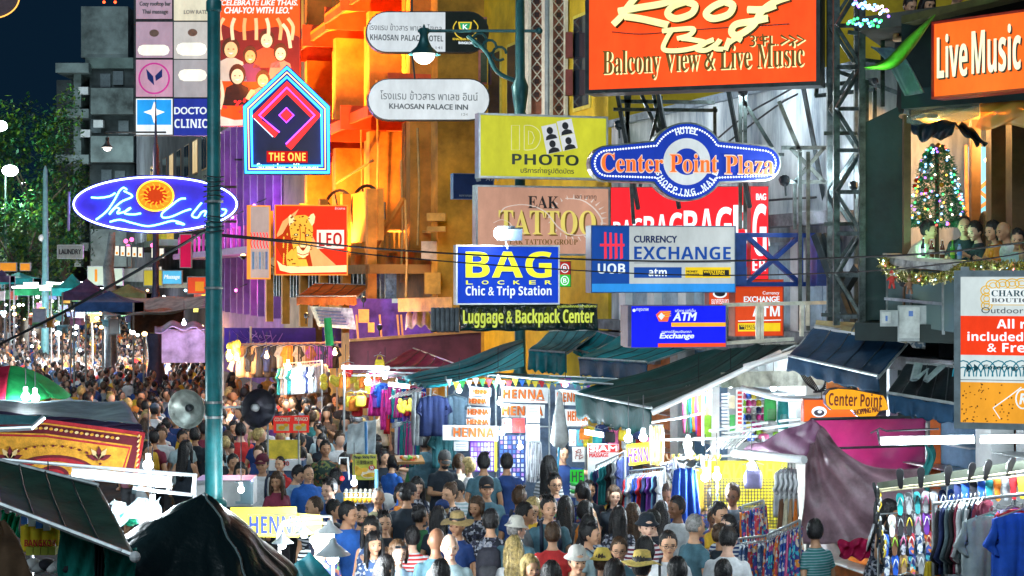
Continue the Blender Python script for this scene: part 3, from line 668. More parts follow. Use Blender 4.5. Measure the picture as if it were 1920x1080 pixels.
for(u,v0,v1,Y)in((783,240,460,47.4),(706,150,420,52),(676,200,460,56),(752,300,530,47),(760,375,600,46.2),(838,230,380,46.4)):MB().tube([W(u,v0,Y),W(u+3,(v0+v1)/2,Y),W(u,v1,Y)],.035,6).build('drain_pipe',mat('ochre_pipe',(.75,.45,.12),.5),t)
for i in range(26):u=620+i*9.2;MB().bar(W(u,432,46.6+(26-i)*.25),W(u,466,46.6+(26-i)*.25),.05).build('railing_post',mat('ochre_pipe',(0,0,0)),t)
MB().bar(W(615,430,53),W(852,436,46.4),.07).build('top_rail',mat('ochre_pipe',(0,0,0)),t);MB().bar(W(700,470,47),W(757,372,46.3),.10).build('brace',OR,t);MB().bar(W(630,345,56),W(700,300,50),.06).build('brace',OR,t)
for u,v,Y in((815,470,46),(700,395,50)):MB().box(W(u,v,Y),(.7,.4,.5)).build('air_conditioner',mat('cream_casing',(.6,.5,.35),.5),t)
pl=Plane(880,200,46.6,17.7)
ow=thing('side_annex','ochre side wall with a pink framed window behind the ornate lamp','building',fpt(46.4,0))
A=[fpt(46.7,0,0),fpt(46.7,0,1.6),fpt(46.4,0,1.6),fpt(46.4,0,0)]
MB().prism([fpt(46.75,0,-9),fpt(46.75,0,1.3),fpt(46.1,0,1.3),fpt(46.1,0,-9)],(0,0,22)).build('wall',mat('ochre_wall',(.55,.30,.035),.8,0,.4,1),ow)
pw=Plane(930,90,46.0,17.7)
def pwin(par,plane,u0,v0,u1,v1,nx,ny,frm,gl,o=.06):
 w=MB();a=plane.pt(u0,v0,o);c=plane.pt(u1,v1,o)
 def q(mb,ua,va,ub,vb,o0,o1):
  P=[plane.pt(ua,va,o1),plane.pt(ub,va,o1),plane.pt(ub,vb,o1),plane.pt(ua,vb,o1)];mb.prism(P,plane.n*(o0-o1));return mb
 f=q(w,u0,v0,u1,v1,0,o).build('window',frm,par)
 for i in range(nx):
  for j in range(ny):
   du,dv=(u1-u0)/nx,(v1-v0)/ny
   p=q(MB(),u0+du*(i+.1),v0+dv*(j+.06),u0+du*(i+.9),v0+dv*(j+.94),o,o+.012).build('pane',gl,None,local=True);p.parent=f;p.location=-Vector(par.location)-Vector(f.location)
 return f
pwin(ow,pw,898,32,968,158,2,2,mat('pink_frame',(.55,.22,.20),.6),mat('green_glass',(.08,.12,.09),.1));pwin(ow,pw,916,168,958,210,1,1,DSTEEL,OR)
# ---- yellow building with lattice columns
YW=mat('yellow_plaster',(.70,.48,.02),.8,0,.3,.8,.2,5);LAT=mat('pink_brown_lattice',(.34,.13,.08),.7,0,.3,3);CREAM=mat('cream_paint',(.75,.72,.60),.6,0,.15)
t=thing('yellow_building','tall mustard yellow building with patterned lattice columns behind the signs','building',fpt(40,0))
slab(MB(),37.2,46.3,0,22,-16,0).build('wall',YW,t)
def lat_col(u0,u1,v0,v1,Y):
 p=Plane((u0+u1)/2,100,Y,17.7);x=p.pt((u0+u1)/2,100)
 def q(ua,va,ub,vb,o0,o1,mb=None):
  mb=mb or MB();P=[p.pt(ua,va,o1),p.pt(ub,va,o1),p.pt(ub,vb,o1),p.pt(ua,vb,o1)];mb.prism(P,p.n*(o0-o1));return mb
 q(u0-6,v0,u0,v1,-.5,.1).build('column_edge',CREAM,t);q(u1,v0,u1+6,v1,-.5,.1).build('column_edge',CREAM,t);q(u0,v0,u1,v1,-.5,0).build('column',LAT,t)
 n=int((v1-v0)/25)
 for i in range(n+1):
  v=v0+i*25;m=MB()
  if v+25>v1:break
  c=(u0+u1)/2;w=(u1-u0)/2-1
  for sx in(-1,1):m.bar(p.pt(c,v,.03),p.pt(c+sx*w,v+12.5,.03),.022);m.bar(p.pt(c+sx*w,v+12.5,.03),p.pt(c,v+25,.03),.022)
  m.build('lattice',CREAM,t);q(c-4,v+8,c+4,v+17,0,.03).build('lattice_boss',mat('dark_boss',(.05,.03,.03),.6),t)
lat_col(996,1018,-60,213,40.5);lat_col(1037,1059,-60,230,39.6)
for u,nm in((1027,'drain_pipe'),(1089,'drain_pipe')):
 MB().tube([W(u,-60,39.5),W(u,240,39.5)],.07,8).build(nm,mat('grey_pipe',(.20,.25,.27),.5),t)
MB().bb((W(1066,0,39)).to_tuple()[:2]+(7.5,),(W(1083,0,39)).to_tuple()[:2]+(16,)).build('white_strip',WHITEP,t)if False else None
for v in(60,130):MB().bb(W(1060,v+50,39.3),W(1074,v,39.0)).build('vent',mat('maroon_vent',(.20,.04,.03),.6),t)
for i in range(5):fwin(t,38.2+i*1.6,39.3+i*1.6,9,11.2,False,1,mat('yellow_frame',(.7,.6,.1),.6))
# ---- white stained wall building
WST=bpy.data.materials.new('stained_white_wall');WST.use_nodes=True;n=WST.node_tree;b_=n.nodes['Principled BSDF'];b_.inputs['Roughness'].default_value=.85
tc=n.nodes.new('ShaderNodeTexCoord');mp=n.nodes.new('ShaderNodeMapping');mp.inputs['Scale'].default_value=(.8,.8,.16);nz=n.nodes.new('ShaderNodeTexNoise');nz.inputs['Scale'].default_value=1.5;nz.inputs['Detail'].default_value=8;nz.inputs['Roughness'].default_value=.7
cr=n.nodes.new('ShaderNodeValToRGB');e=cr.color_ramp.elements;e[0].position=.38;e[0].color=(.16,.20,.25,1);e[1].position=.62;e[1].color=(.68,.72,.74,1)
n.links.new(tc.outputs['Object'],mp.inputs[0]);n.links.new(mp.outputs[0],nz.inputs[0]);n.links.new(nz.outputs[0],cr.inputs[0]);n.links.new(cr.outputs[0],b_.inputs['Base Color'])
t=thing('white_building','low stained white building with blue shutters behind the sign gantries','building',fpt(31,0))
slab(MB(),26.6,37.0,0,8.45,-10,0).build('wall',WST,t);slab(MB(),26.6,37.0,8.45,8.6,-10,.08).build('coping',mat('grey_coping',(.25,.30,.36),.8,0,.4,3),t)
slab(MB(),26.6,37.0,6.05,6.25,0,.5).build('ledge',mat('stained_ledge',(.17,.18,.20),.8,0,.5,3),t);slab(MB(),26.6,37,4.1,4.3,0,.4).build('ledge',mat('stained_ledge',(.17,.18,.20),.8),t)
SHUT=mat('blue_shutter',(.32,.44,.54),.6,0,.25,3)
for i,Y in enumerate((27.3,28.8,30.3,31.8,33.3,34.8)):
 w=slab(MB(),Y,Y+.9,4.35,5.8,0,.05).build('window',mat('shutter_frame',(.45,.55,.62),.6),t)
 for k in range(2):
  p=slab(MB(),Y+.05+k*.42,Y+.43+k*.42,4.4,5.75,.05,.08).build('shutter',SHUT,None,local=True);p.parent=w;p.location=-Vector(t.location)
 slab(MB(),Y+1.0,Y+1.35,3.45,6.05,0,.18).build('pier',WHITEP,t)
t=thing('shopfront','row of brightly lit ground floor shop bays under the awnings','shopfront',fpt(31,0))
slab(MB(),20,37,3.85,4.05,0,.4).build('canopy_slab',mat('stained_ledge',(.17,.18,.20),.8),t)
for i,Y in enumerate((20.3,22.8,25.3,27.8,30.3,32.8,35.3)):slab(MB(),Y,Y+.35,.13,3.85,0,.35).build('column',WHITEP,t)
for i,Y in enumerate((20.7,23.2,25.7,28.2,30.7,33.2)):
 slab(MB(),Y,Y+2.0,.13,3.85,0,.04).build('back_panel',[mat('shop_white',(.7,.72,.74),.6),mat('shop_blue',(.12,.25,.42),.6),mat('shop_orange',(.75,.20,.03),.6)][i%3],t)
 for k in range(9):slab(MB(),Y,Y+2,.35+k*.36,.37+k*.36,.05,.4).build('shelf',ALU,t)
 # ---- dark bar building on the right (own angle)
BARA=-52.0
DG=mat('dark_green_wall',(.012,.045,.045),.6,0,.4,.8,.2,8);DG2=mat('black_green_metal',(.012,.028,.027),.5,.2,.3,2)
bar=Plane(1700,450,24.6,BARA)
t=thing('bar_building','dark green bar building with open first floor balcony and roof terrace','building',(bar.P.x,bar.P.y,0))
def q3(mb,plane,ua,va,ub,vb,o0,o1,zs=None):
 P=[plane.pt(ua,va,o1),plane.pt(ub,va,o1),plane.pt(ub,vb,o1),plane.pt(ua,vb,o1)]
 if zs:zt,zb=zs;P=[Vector((P[0].x,P[0].y,zt)),Vector((P[1].x,P[1].y,zt)),Vector((P[2].x,P[2].y,zb)),Vector((P[3].x,P[3].y,zb))]
 mb.prism(P,plane.n*(o0-o1));return mb
fp=Plane(1780,300,22.8,-50)
wl=Plane(1652,400,25.0,-14)
def qp(name,plane,pts,o0,o1,m,par):
 return MB().prism([plane.pt(u,v,o1)for u,v in pts],plane.n*(o0-o1)).build(name,m,par)
qp('wall_panel',wl,[(1617,232),(1692,196),(1692,600),(1617,600)],-.4,0,DG,t)
qp('wall_panel',wl,[(1622,600),(1760,600),(1760,780),(1622,780)],-.6,-.3,DG2,t)
qp('fascia',fp,[(1690,168),(1990,140),(1990,182),(1690,204)],-.5,.0,DG,t)
qp('upper_wall',fp,[(1690,42),(2000,-30),(2000,140),(1690,168)],-.25,-.05,DG2,t)
qp('roof_parapet',fp,[(1690,44),(2000,-28),(2000,-42),(1690,30)],-.1,.25,mat('olive_rail',(.10,.10,.03),.6,0,.3),t)
bk=Plane(1800,350,28.5,-30)
TAN=mat('terrace_wall',(.40,.29,.13),.8,0,.3,1)
qp('back_wall',bk,[(1600,150),(2050,120),(2050,520),(1600,520)],-.3,0,TAN,t)
zf=4.55;MB().prism([(4.9,24.4,zf-.25),(8.6,20.3,zf-.25),(13,24,zf-.25),(7.0,29.5,zf-.25)],(0,0,.25)).build('terrace_floor',DG2,t)
MB().prism([(5.75,24.6,7.55),(8.8,20.9,7.55),(13,24,7.55),(7.0,29.5,7.55)],(0,0,.2)).build('terrace_ceiling',mat('ochre_ceiling',(.50,.27,.06),.7),t)
MB().prism([(5.0,24.6,8.75),(8.8,20.6,8.75),(13,24,8.75),(7.0,29.5,8.75)],(0,0,.2)).build('roof_deck',mat('dark_ceiling',(.05,.05,.04),.8),t)
for u,Y,w in((1700,24.2,.10),(1828,25,.14),(1872,24.2,.28),(1912,23.5,.3)):
 c=W(u,500,Y);MB().bb((c.x-w/2,Y-w/2,4.55),(c.x+w/2,Y+w/2,7.5)).build('post',mat('brown_post',(.16,.09,.04),.6),t)
for u0,u1,v0,v1 in((1706,1720,225,300),(1722,1736,225,300),(1706,1736,305,460)):qp('window',bk,[(u0,v0),(u1,v0),(u1,v1),(u0,v1)],0,.05,em('tan_window',(.85,.62,.28),.35),t)
qp('lit_doorway',Plane(1835,350,26.5,-20),[(1815,275),(1850,275),(1850,460),(1815,460)],-.1,0,em('cyan_doorway',(.25,.75,1),.9),t)
qp('door_frame',Plane(1835,350,26.3,-20),[(1808,272),(1814,272),(1818,460),(1810,460)],-.1,0,mat('orange_wood',(.6,.3,.1),.6),t)
pm_=Plane(1835,350,26.2,-20)
for i,(a,b)in enumerate((((1815,340),(1852,372)),((1815,372),(1852,340)),((1815,405),(1850,380)))):
 MB().bar(pm_.pt(*a),pm_.pt(*b),.05).build('door_lattice',mat('orange_wood',(.6,.3,.1),.6),t)
ct=thing('bar_counter','curved grey counter ledge along the edge of the balcony bar','counter',W(1790,490,22.4))
cpts=[(1655,481,24.6),(1700,488,23.8),(1760,493,23.0),(1830,499,22.2),(1930,504,21.3),(1990,505,20.8)]
m_=MB()
for a,b in zip(cpts,cpts[1:]):
 A,B=W(*a),W(*b);d=Vector((.35,.42,0));m_.prism([A,B,B+d,A+d],(0,0,.05));
m_.build('counter_top',mat('pale_counter',(.50,.47,.40),.35,0,.3,2),ct)
m_=MB()
for a,b in zip(cpts,cpts[1:]):
 A,B=W(*a),W(*b);m_.prism([A,B,B+Vector((0,.03,0)),A+Vector((0,.03,0))],(0,0,-.10))
m_.build('counter_edge',mat('worn_edge',(.42,.43,.42),.4,.3,.6,5),ct)
gr=thing('glass_railing','glass panel railing below the bar counter','railing',W(1790,560,22.5))
for i,(a,b)in enumerate(zip(cpts,cpts[1:])):
 A,B=W(*a),W(*b);A=A+Vector((.1,.15,-.12));B=B+Vector((.1,.15,-.12));MB().prism([A,B,B+Vector((.01,.02,0)),A+Vector((.01,.02,0))],(0,0,-.8)).build('glass_panel',glass('dark_pane',(.35,.5,.5),.35,.08),gr)
 MB().bar(A,A-Vector((0,0,.85)),.035).build('post',STEEL,gr)
A,B=W(1660,560,24.5),W(1990,590,20.9);MB().bar(A,B,.04).build('rail',STEEL,gr)
rg=random.Random(3)
def garland(nm,label,pts,n,cols,r=.055):
 P=spline(pts,14);P=[W(*p)for p in P];root=thing(nm,label,'garland',P[len(P)//2]);
 for ci,c in enumerate(cols):
  b=MB()
  for i in range(n//len(cols)):
   p=P[rg.randrange(len(P))]+Vector([rg.uniform(-r,r)for _ in range(3)]);d=Vector([rg.gauss(0,1)for _ in range(3)]).normalized()*.05;e=d.cross(Vector((.3,.5,.8))).normalized()*.008
   b.add([p-d-e,p-d+e,p+d+e,p+d-e],[(0,1,2,3)])
  o=b.build('tinsel',mat('tinsel%d%s'%(ci,nm),c,.25,.7,.2),root);o['kind']='stuff'
 MB().tube(P,.012,5).build('string',DSTEEL,root)
 for i in range(18):
  p=P[int(i*len(P)/18)]+Vector((rg.uniform(-.04,.04),-.07,rg.uniform(-.05,.03)));MB().ball(p,.014,6,4).build('fairy_light',em('fairy%d'%(i%4),((1,.9,.6),(.4,.7,1),(1,.3,.3),(.5,1,.5))[i%4],5),root)
 return root
garland('garland','gold tinsel garland swagged below the bar counter',[(1655,490,24.4),(1672,510,24.2),(1712,521,23.6),(1760,522,23),(1795,512,22.5)],900,[(.75,.6,.12),(.35,.4,.08),(.9,.8,.4)])
garland('garland','thicker gold and green tinsel garland above the white boutique sign',[(1795,512,22.4),(1820,502,22.1),(1870,503,21.6),(1935,500,21.1)],900,[(.75,.6,.12),(.15,.4,.1),(.9,.8,.4)],.07)
for i,(u,v,lab)in enumerate(((1672,522,'small red hanging figure leftmost on the garland'),(1705,532,'small brown hanging figure in the middle of the garland'),(1747,538,'small red and white hanging figure on the right of the garland'))):
 p=W(u,v,23.6);q=thing('hanging_doll',lab,'ornament',p-Vector((0,0,.12)));m=mat('doll_red',(.6,.04,.03),.7)if i!=1 else mat('doll_brown',(.3,.14,.08),.7)
 b=MB();b.ball(p+Vector((0,0,-.02)),(.04,.035,.06));b.tube([p+Vector((-.02,0,-.06)),p+Vector((-.035,-.01,-.14))],.016,6);b.tube([p+Vector((.02,0,-.06)),p+Vector((.035,-.01,-.14))],.016,6);b.tube([p+Vector((-.03,0,.01)),p+Vector((-.07,-.02,-.03))],.012,6);b.tube([p+Vector((.03,0,.01)),p+Vector((.07,-.02,.02))],.012,6);b.build('body',m,q,True)
 MB().ball(p+Vector((0,0,.06)),.03).build('head',mat('doll_skin',(.6,.38,.28),.6),q,True);MB().lathe([(.034,0),(.02,.03),(.003,.06)],p+Vector((0,0,.07)),8).build('hat',m,q);MB().tube([p+Vector((0,0,.12)),p+Vector((0,0,.2))],.003,4).build('string',INK,q)
BL=glass('clear_plastic',(.6,.7,.65),.22,.15)
def blind(label,pts,m,Y,bulge=.16):
 A=[W(*p)for p in pts]
 def f(a,b):
  p=A[0].lerp(A[1],a).lerp(A[3].lerp(A[2],a),b);w=math.sin(b*math.pi)*bulge;return p+Vector((0,-w+.03*math.sin(a*19+b*5),.03*math.sin(a*11+b*9)))
 return MB().sheet(f,30,12,.006).build('plastic_blind',m,smooth=True,label=label,cat='blind')
blind('clear plastic blind sagging under the dark fascia above the christmas tree',[(1696,205,23.9),(1832,190,22.7),(1832,222,22.7),(1698,232,23.9)],BL,23,.12)
blind('amber lit plastic blind hanging at the upper right of the balcony bar',[(1834,190,22.6),(1960,176,21.8),(1960,235,21.8),(1828,240,22.6)],glass('amber_plastic',(1,.62,.22),.4,.2),22,.2)
for i,(pts,lab)in enumerate(((((1698,228,24.5),(1798,228,24.2),(1778,258,24.3),(1722,264,24.5)),'left'),(((1785,232,24.2),(1812,232,24.2),(1852,272,24),(1828,272,24)),'right'))):
 blind('dark awning flap folded under the blind, %s of the pair over the bar'%lab,pts,mat('navy_vinyl',(.012,.03,.055),.3,0,.3,5),24,.05)
def qs(a,b,pts):return W(*pts)
fl=[(1620,127,22),(1660,112,21.9),(1700,72,21.8),(1750,29,21.6)];fb=[(1622,129,22),(1675,128,21.9),(1712,90,21.8),(1752,30,21.6)]
FP_,FQ=[W(*p)for p in spline(fl,8)],[W(*p)for p in spline(fb,8)];N_=len(FP_)-1
fm=floral('flag_cloth',(.10,.30,.04),[(.10,.30,.05),(.14,.42,.03)],.6)
MB().sheet(lambda a,b:FP_[int(a*N_)].lerp(FQ[int(a*N_)],b)+Vector((0,-.1*math.sin(b*3.1),0)),N_,4,.01).build('feather_flag',mat('lime_flag',(.14,.45,.03),.6,0,.6,1.2,transl=.3),smooth=True,label='lime green feather flag curving off the bar roof',cat='flag')
fill_spot(W(1640,150,21.6),(.3,1,.25),22,'small green spotlight under the lime flag',.03)  # green fill added to brighten the flag cloth
af=[(1633,88,23),(1672,88,22.8),(1733,165,22.2),(1697,170,22.5)];A=[W(*p)for p in af]
MB().sheet(lambda a,b:A[0].lerp(A[1],a).lerp(A[3].lerp(A[2],a),b)+Vector((0,.12*math.sin(a*3),.08*math.sin(b*4))),8,12,.02).build('folded_awning',mat('slate_vinyl',(.07,.12,.16),.4,0,.3,4),smooth=True,label='slate blue folded canvas awning beside the lime flag',cat='awning')
for(u0,v0,u1,v1,lab)in((1650,582,1684,612,'small grey electrical box on the dark wall under the bar'),(1683,573,1752,640,'larger grey electrical cabinet on the dark wall under the bar')):
 p=Plane((u0+u1)/2,v0,23.6,-14);q=thing('electrical_box',lab,'electrical box',p.P)
 qp('casing',p,[(u0,v0),(u1,v0),(u1,v1),(u0,v1)],-.25,0,mat('grey_casing',(.38,.42,.42),.5,.2,.2),q);qp('lid',p,[(u0+3,v0+3),(u0+(u1-u0)*.6,v0+3),(u0+(u1-u0)*.6,v1-6),(u0+3,v1-6)],0,.02,mat('pale_lid',(.55,.58,.56),.5,.2,.2),q)
 qp('sticker',p,[(u0+(u1-u0)*.3,v0+10),(u0+(u1-u0)*.42,v0+10),(u0+(u1-u0)*.42,v0+20),(u0+(u1-u0)*.3,v0+20)],.02,.024,mat('blue_sticker',(.1,.2,.5),.5),q)
tv=Plane(1893,320,24.6,-25,'television','television showing a bright green pitch behind the bar','television')
tv.rect('casing',1880,276,1908,372,-.08,0,BLACK);tv.rect('pitch',1883,318,1905,366,0,.01,em('green_pitch',(.10,.85,.05),.9));tv.rect('stand_image',1883,282,1905,316,0,.01,em('blue_crowd',(.25,.45,.8),.7))
for u,v,Y,e in((1750,240,25.5,50),(1850,300,25.2,35),(1900,225,23.5,45),(1880,265,24.5,60)):
 p=W(u,v,Y);s=thing('string_bulb','warm hanging bulb over the balcony bar, at %s'%{1750:'the left by the tan window',1850:'the doorway',1900:'the amber blind',1880:'the far right under the ceiling'}[u],'bulb',p);lamp(p,(1,.50,.15),e*2.2,.06);MB().ball(p,.035,8,6).build('bulb',WARM,s);MB().tube([p+Vector((0,0,.03)),(p.x,p.y,7.5)],.006,4).build('cord',INK,s)
 # ---- christmas tree: cone of needles, baubles and lights
c=W(1757,440,24.3);ctree=thing('christmas_tree','christmas tree covered in coloured lights on the bar balcony','christmas tree',(c.x,c.y,4.55))
zt_,zb_=zof(272,24.3),zof(425,24.3);MB().tube([(c.x,c.y,4.55),(c.x,c.y,zt_)],.03,6).build('trunk',WOOD,ctree)
b=MB();rr=lambda z:.06+.36*math.sqrt(max(0,(zt_-z)/(zt_-zb_)))
for i in range(4200):
 z=zb_+(zt_-zb_)*(rg.random()**1.3);r=rr(z)*(.45+.6*rg.random());a=rg.uniform(0,6.283);p=Vector((c.x+r*math.cos(a),c.y+r*math.sin(a),z));d=Vector((math.cos(a)+rg.gauss(0,.5),math.sin(a)+rg.gauss(0,.5),rg.gauss(-.2,.5))).normalized()*.055;e=d.cross(Vector((rg.random(),.4,.8))).normalized()*.010
 b.add([p-d*.3-e,p-d*.3+e,p+d],[(0,1,2)])
o=b.build('needles',mat('needles',(.015,.20,.08),.6,0,.4,20),ctree);o['kind']='stuff'
LC=[((.18,.5,1),4),((1,.9,.7),4),((.05,1,.2),3),((1,.08,.06),3),((.3,.12,1),4),((1,.45,.06),3)]
for i in range(135):
 z=zb_+(zt_-zb_)*(rg.random()**1.2);r=rr(z)*1.0;a=rg.uniform(2.6,6.8);k=rg.choice([0,0,0,0,1,2,2,3,4,5])
 MB().ball((c.x+r*math.cos(a),c.y+r*math.sin(a),z),.016,6,4).build('fairy_light',em('xl%d'%k,*LC[k]),ctree)
for i in range(14):
 z=zb_+(zt_-zb_)*rg.random();r=rr(z)*1.02;a=rg.uniform(3.2,6.1);MB().ball((c.x+r*math.cos(a),c.y+r*math.sin(a),z),.035,10,6).build('bauble',mat('bauble%d'%(i%4),((.7,.03,.02),(.75,.3,.03),(.05,.5,.15),(.6,.6,.65))[i%4],.15,.6),ctree,True)
fill_spot((c.x-.3,c.y-.9,5.6),(.3,1,.6),10,'small green spotlight at the foot of the christmas tree',.03)  # fill light put in to brighten the needles
for k,(u0,v0,u1,v1,n,cc,lab)in enumerate(((1600,2,1668,24,34,(0,1,4),'white and violet fairy lights tangled along the roof edge'),(1590,40,1655,46,22,(2,2,0),'green fairy light string below the roof edge'))):
 s=thing('fairy_light_string',lab,'lights',W(u0,v1,24))
 pts=[W(u0+(u1-u0)*i/n,v0+(v1-v0)*i/n+rg.uniform(-8,8),24+rg.uniform(-.2,.2))for i in range(n)]
 MB().tube(pts,.006,4).build('wire',INK,s)
 for i,p in enumerate(pts):q=rg.choice(cc);MB().ball(p,.022,6,4).build('bulb',em('xl%d'%q,*LC[q]),s)
 # ---- bottles and glasses on the counter
def bottle(u,v,Y,col,lab,h=.24,cap=None,kind='beer'):
 p=W(u,v,Y);q=thing('bottle' if kind!='cup' else 'cup',lab,'bottle' if kind!='cup' else 'drink',p)
 if kind=='cup':MB().lathe([(.030,0),(.038,.11),(.036,.11),(.03,.01)],p,12).build('cup',col,q,True);MB().tube([p+Vector((0,0,.02)),p+Vector((-.03,0,.19))],.004,5).build('straw',mat('yellow_straw',(.8,.6,.05),.5),q)
 else:
  MB().lathe([(.031,0),(.033,.02),(.033,.13),(.026,.16),(.013,.19),(.012,h)],p,12).build('glass_body',col,q,True);MB().lathe([(.014,h-.005),(.014,h+.012)],p,10).build('bottle_cap',cap or WHITEP,q);MB().lathe([(.034,.05),(.034,.11)],p,12).build('paper_label',mat('label_%s'%lab[:5],(.6,.6,.5),.6)if cap is None else cap,q)
GRN=mat('green_bottle',(.05,.35,.03),.12,0,.1,coat=.5);BRN=mat('brown_bottle',(.12,.035,.01),.12,0,.1,coat=.5)
bottle(1731,481,23.45,mat('black_bottle',(.02,.02,.03),.15),'dark bottle with white cap, leftmost on the bar counter',.25,WHITEP)
bottle(1747,483,23.3,BRN,'brown beer bottle just right of the white capped bottle',.24)
bottle(1767,484,23.1,BRN,'brown beer bottle left of the green one',.24)
bottle(1786,485,22.85,GRN,'bright green beer bottle on the bar counter',.24,mat('lime_label',(.4,.6,.05),.5))
bottle(1799,486,22.7,mat('blue_water',(.3,.45,.6),.1),'small blue water bottle on the bar counter',.19,mat('blue_cap',(.1,.3,.7),.5))
bottle(1858,486,22.15,mat('orange_juice',(.9,.35,.02),.3),'orange drink with a straw on the bar counter',kind='cup')
bottle(1915,487,21.7,mat('pale_drink',(.6,.42,.25),.3),'pale drink at the right end of the bar counter',kind='cup')
# ================================================================ signs
YAW=17.7
BLUE=mat('sign_blue',(.01,.045,.32),.35,0,.08);NAVY=mat('navy_print',(.01,.03,.16),.4,0,.08);WHT=em('backlit_white',(.80,.88,.93),.62);ALF=mat('sign_edge',(.5,.55,.58),.4,.5,.15)
def sign(label,u0,v0,u1,v1,Y,yaw,face,frame=ALF,th=.22,fw=.035,name='shop_sign',cat='sign',group=None,fo=.02):
 s=Plane((u0+u1)/2,(v0+v1)/2,Y,yaw,name,label,cat,group)
 s.rect('housing',u0,v0,u1,v1,-th,-.01,DSTEEL);s.rect('face_panel',u0,v0,u1,v1,-.01,0,face)
 if fw:s.frame('frame',u0,v0,u1,v1,-th-.01,fo,fw,frame)
 return s
 # --- Roof Bar
s=sign('big red Roof Bar sign with yellow brush lettering, highest at upper right',1104,-70,1530,152,26.5,-19.6,em('orange_red_panel',(1,.085,.015),.95),DSTEEL,.45,.06)
YEL=em('pale_yellow_letters',(1,.93,.42),1.0);OLV=mat('olive_shadow',(.06,.05,.01),.5)
def brush(s,strokes,w,out,m,nm='brush_letter'):
 for pts in strokes:s.line(nm,pts,w,out,m,smooth=7,n=8,ell=.9)
roof=[[(1160,21),(1200,14),(1245,6),(1278,-8)],[(1196,-10),(1178,12),(1164,32),(1150,46)],[(1172,31),(1205,36),(1253,47)],[(1290,2),(1262,12),(1252,26),(1268,35),(1296,26),(1303,10),(1286,3)],[(1366,0),(1338,12),(1324,26),(1338,35),(1366,27),(1374,10),(1358,3)],[(1480,-6),(1452,4),(1428,22),(1412,48),(1384,66),(1372,60),(1380,46),(1412,40),(1440,34)],[(1402,18),(1430,18),(1455,10)]]
rb=[[(1262,53),(1250,72),(1244,92),(1268,95),(1300,90),(1322,80),(1296,74),(1278,72)],[(1242,58),(1270,55),(1300,54),(1292,66),(1270,72)],[(1338,74),(1314,84),(1306,92),(1324,94),(1344,82),(1350,74),(1340,90),(1356,92)],[(1368,72),(1360,94)],[(1362,84),(1376,74),(1388,70),(1384,78)]]
sh=lambda L_,d=3:[[(u+d,v+d)for u,v in p]for p in L_]
brush(s,sh(roof),15,.05,OLV,'brush_letter_shadow');brush(s,roof,15,.09,YEL);brush(s,sh(rb),10,.05,OLV,'brush_letter_shadow');brush(s,rb,10,.09,YEL)
s.line('brush_underline',[(1148,60),(1200,64),(1260,60),(1330,54),(1400,50),(1480,45)],7,.02,mat('slate_brush',(.10,.09,.13),.6,0,.4,20),smooth=6,ell=.3)
BR=em('brown_letters',(.15,.085,.02),.8)
s.text('Balcony View & Live Music',1133,97,1509,139,YEL,.02,'serif',rot=0);s.text('Balcony View & Live Music',1130,95,1506,137,BR,.035,'serif')
s.text('3',1407,67,1418,88,YEL,.02);s.text('3',1405,66,1416,87,BR,.035);s.text('rd',1418,64,1431,77,BR,.035);s.text('FL.',1432,68,1460,86,YEL,.02);s.text('FL.',1430,67,1458,85,BR,.035)
for i in range(3):
 q=[(1464+i*15,66),(1478+i*15,74),(1463+i*15,83)];s.line('chevron',[(a+2,b+2)for a,b in q],4,.02,YEL);s.line('chevron',q,4,.035,BR)
root=s.root
for u in(1105,1185,1320,1460):
 MB().bar(W(u,158,27.6),W(u+6,390,28.6),.06).build('support_leg',DSTEEL,root)
 # --- Live Music
s=sign('red Live Music sign in cream lettering at the upper right corner',1750,45,2010,156,21.6,-50,em('orange_panel',(1,.16,.02),.9),mat('red_rim',(.5,.03,.02),.5),.25,.03)
CRM=em('cream_letters',(1,.92,.62),1.0)
for dx,m,o in((3,INK,.02),(0,CRM,.04)):
 s.text('Live',1757+dx,66+dx,1814+dx,142+dx,m,o,'b',shear=0,rot=R(4)*0);s.text('Music',1822+dx,54+dx,1914+dx,130+dx,m,o,'b')
 # --- Center Point Plaza
CB=em('royal_blue_lit',(.012,.045,.42),.8);DOT=em('dot_glow',(.8,.9,1),1.2)
s=Plane(1285,304,27,8,'shop_sign','blue Center Point Plaza shopping mall sign with round middle and dotted border','sign')
def capsule(u0,v0,u1,v1,n=10):
 r=(v1-v0)/2;c=(v0+v1)/2
 return[(u0+r+r*math.cos(a),c+r*math.sin(a))for a in[math.pi/2+math.pi*i/n for i in range(n+1)]]+[(u1-r+r*math.cos(a),c+r*math.sin(a))for a in[-math.pi/2+math.pi*i/n for i in range(n+1)]]
def cpp(k):
 R0=74-k;hh=34-k;c=(1288,303);a0=math.asin(min(1,(hh+6)/R0));L_=1105+k;Rr_=1465-k;P=[]
 P+=[(L_+hh+hh*math.cos(a),306+hh*math.sin(a))for a in[math.pi/2+math.pi*i/10 for i in range(11)]]
 P+=[(c[0]+R0*math.cos(a),c[1]+R0*math.sin(a))for a in[math.pi+a0+(math.pi-2*a0)*i/16 for i in range(17)]]
 P+=[(Rr_-hh+hh*math.cos(a),306+hh*math.sin(a))for a in[-math.pi/2+math.pi*i/10 for i in range(11)]]
 P+=[(c[0]+R0*math.cos(a),c[1]+R0*math.sin(a))for a in[a0+(math.pi-2*a0)*i/16 for i in range(17)]]
 return P
s.poly('housing',cpp(0),-.3,-.02,mat('tarnished_rim',(.30,.32,.30),.4,.6,.4,5));s.poly('face_panel',cpp(3),-.02,0,CB)
P=cpp(10);tot=[]
for i in range(len(P)):
 a,b=P[i],P[(i+1)%len(P)];L_=math.dist(a,b);tot.append((L_,a,b))
per=sum(x[0]for x in tot);nd=150;acc=0;want=0;db=MB()
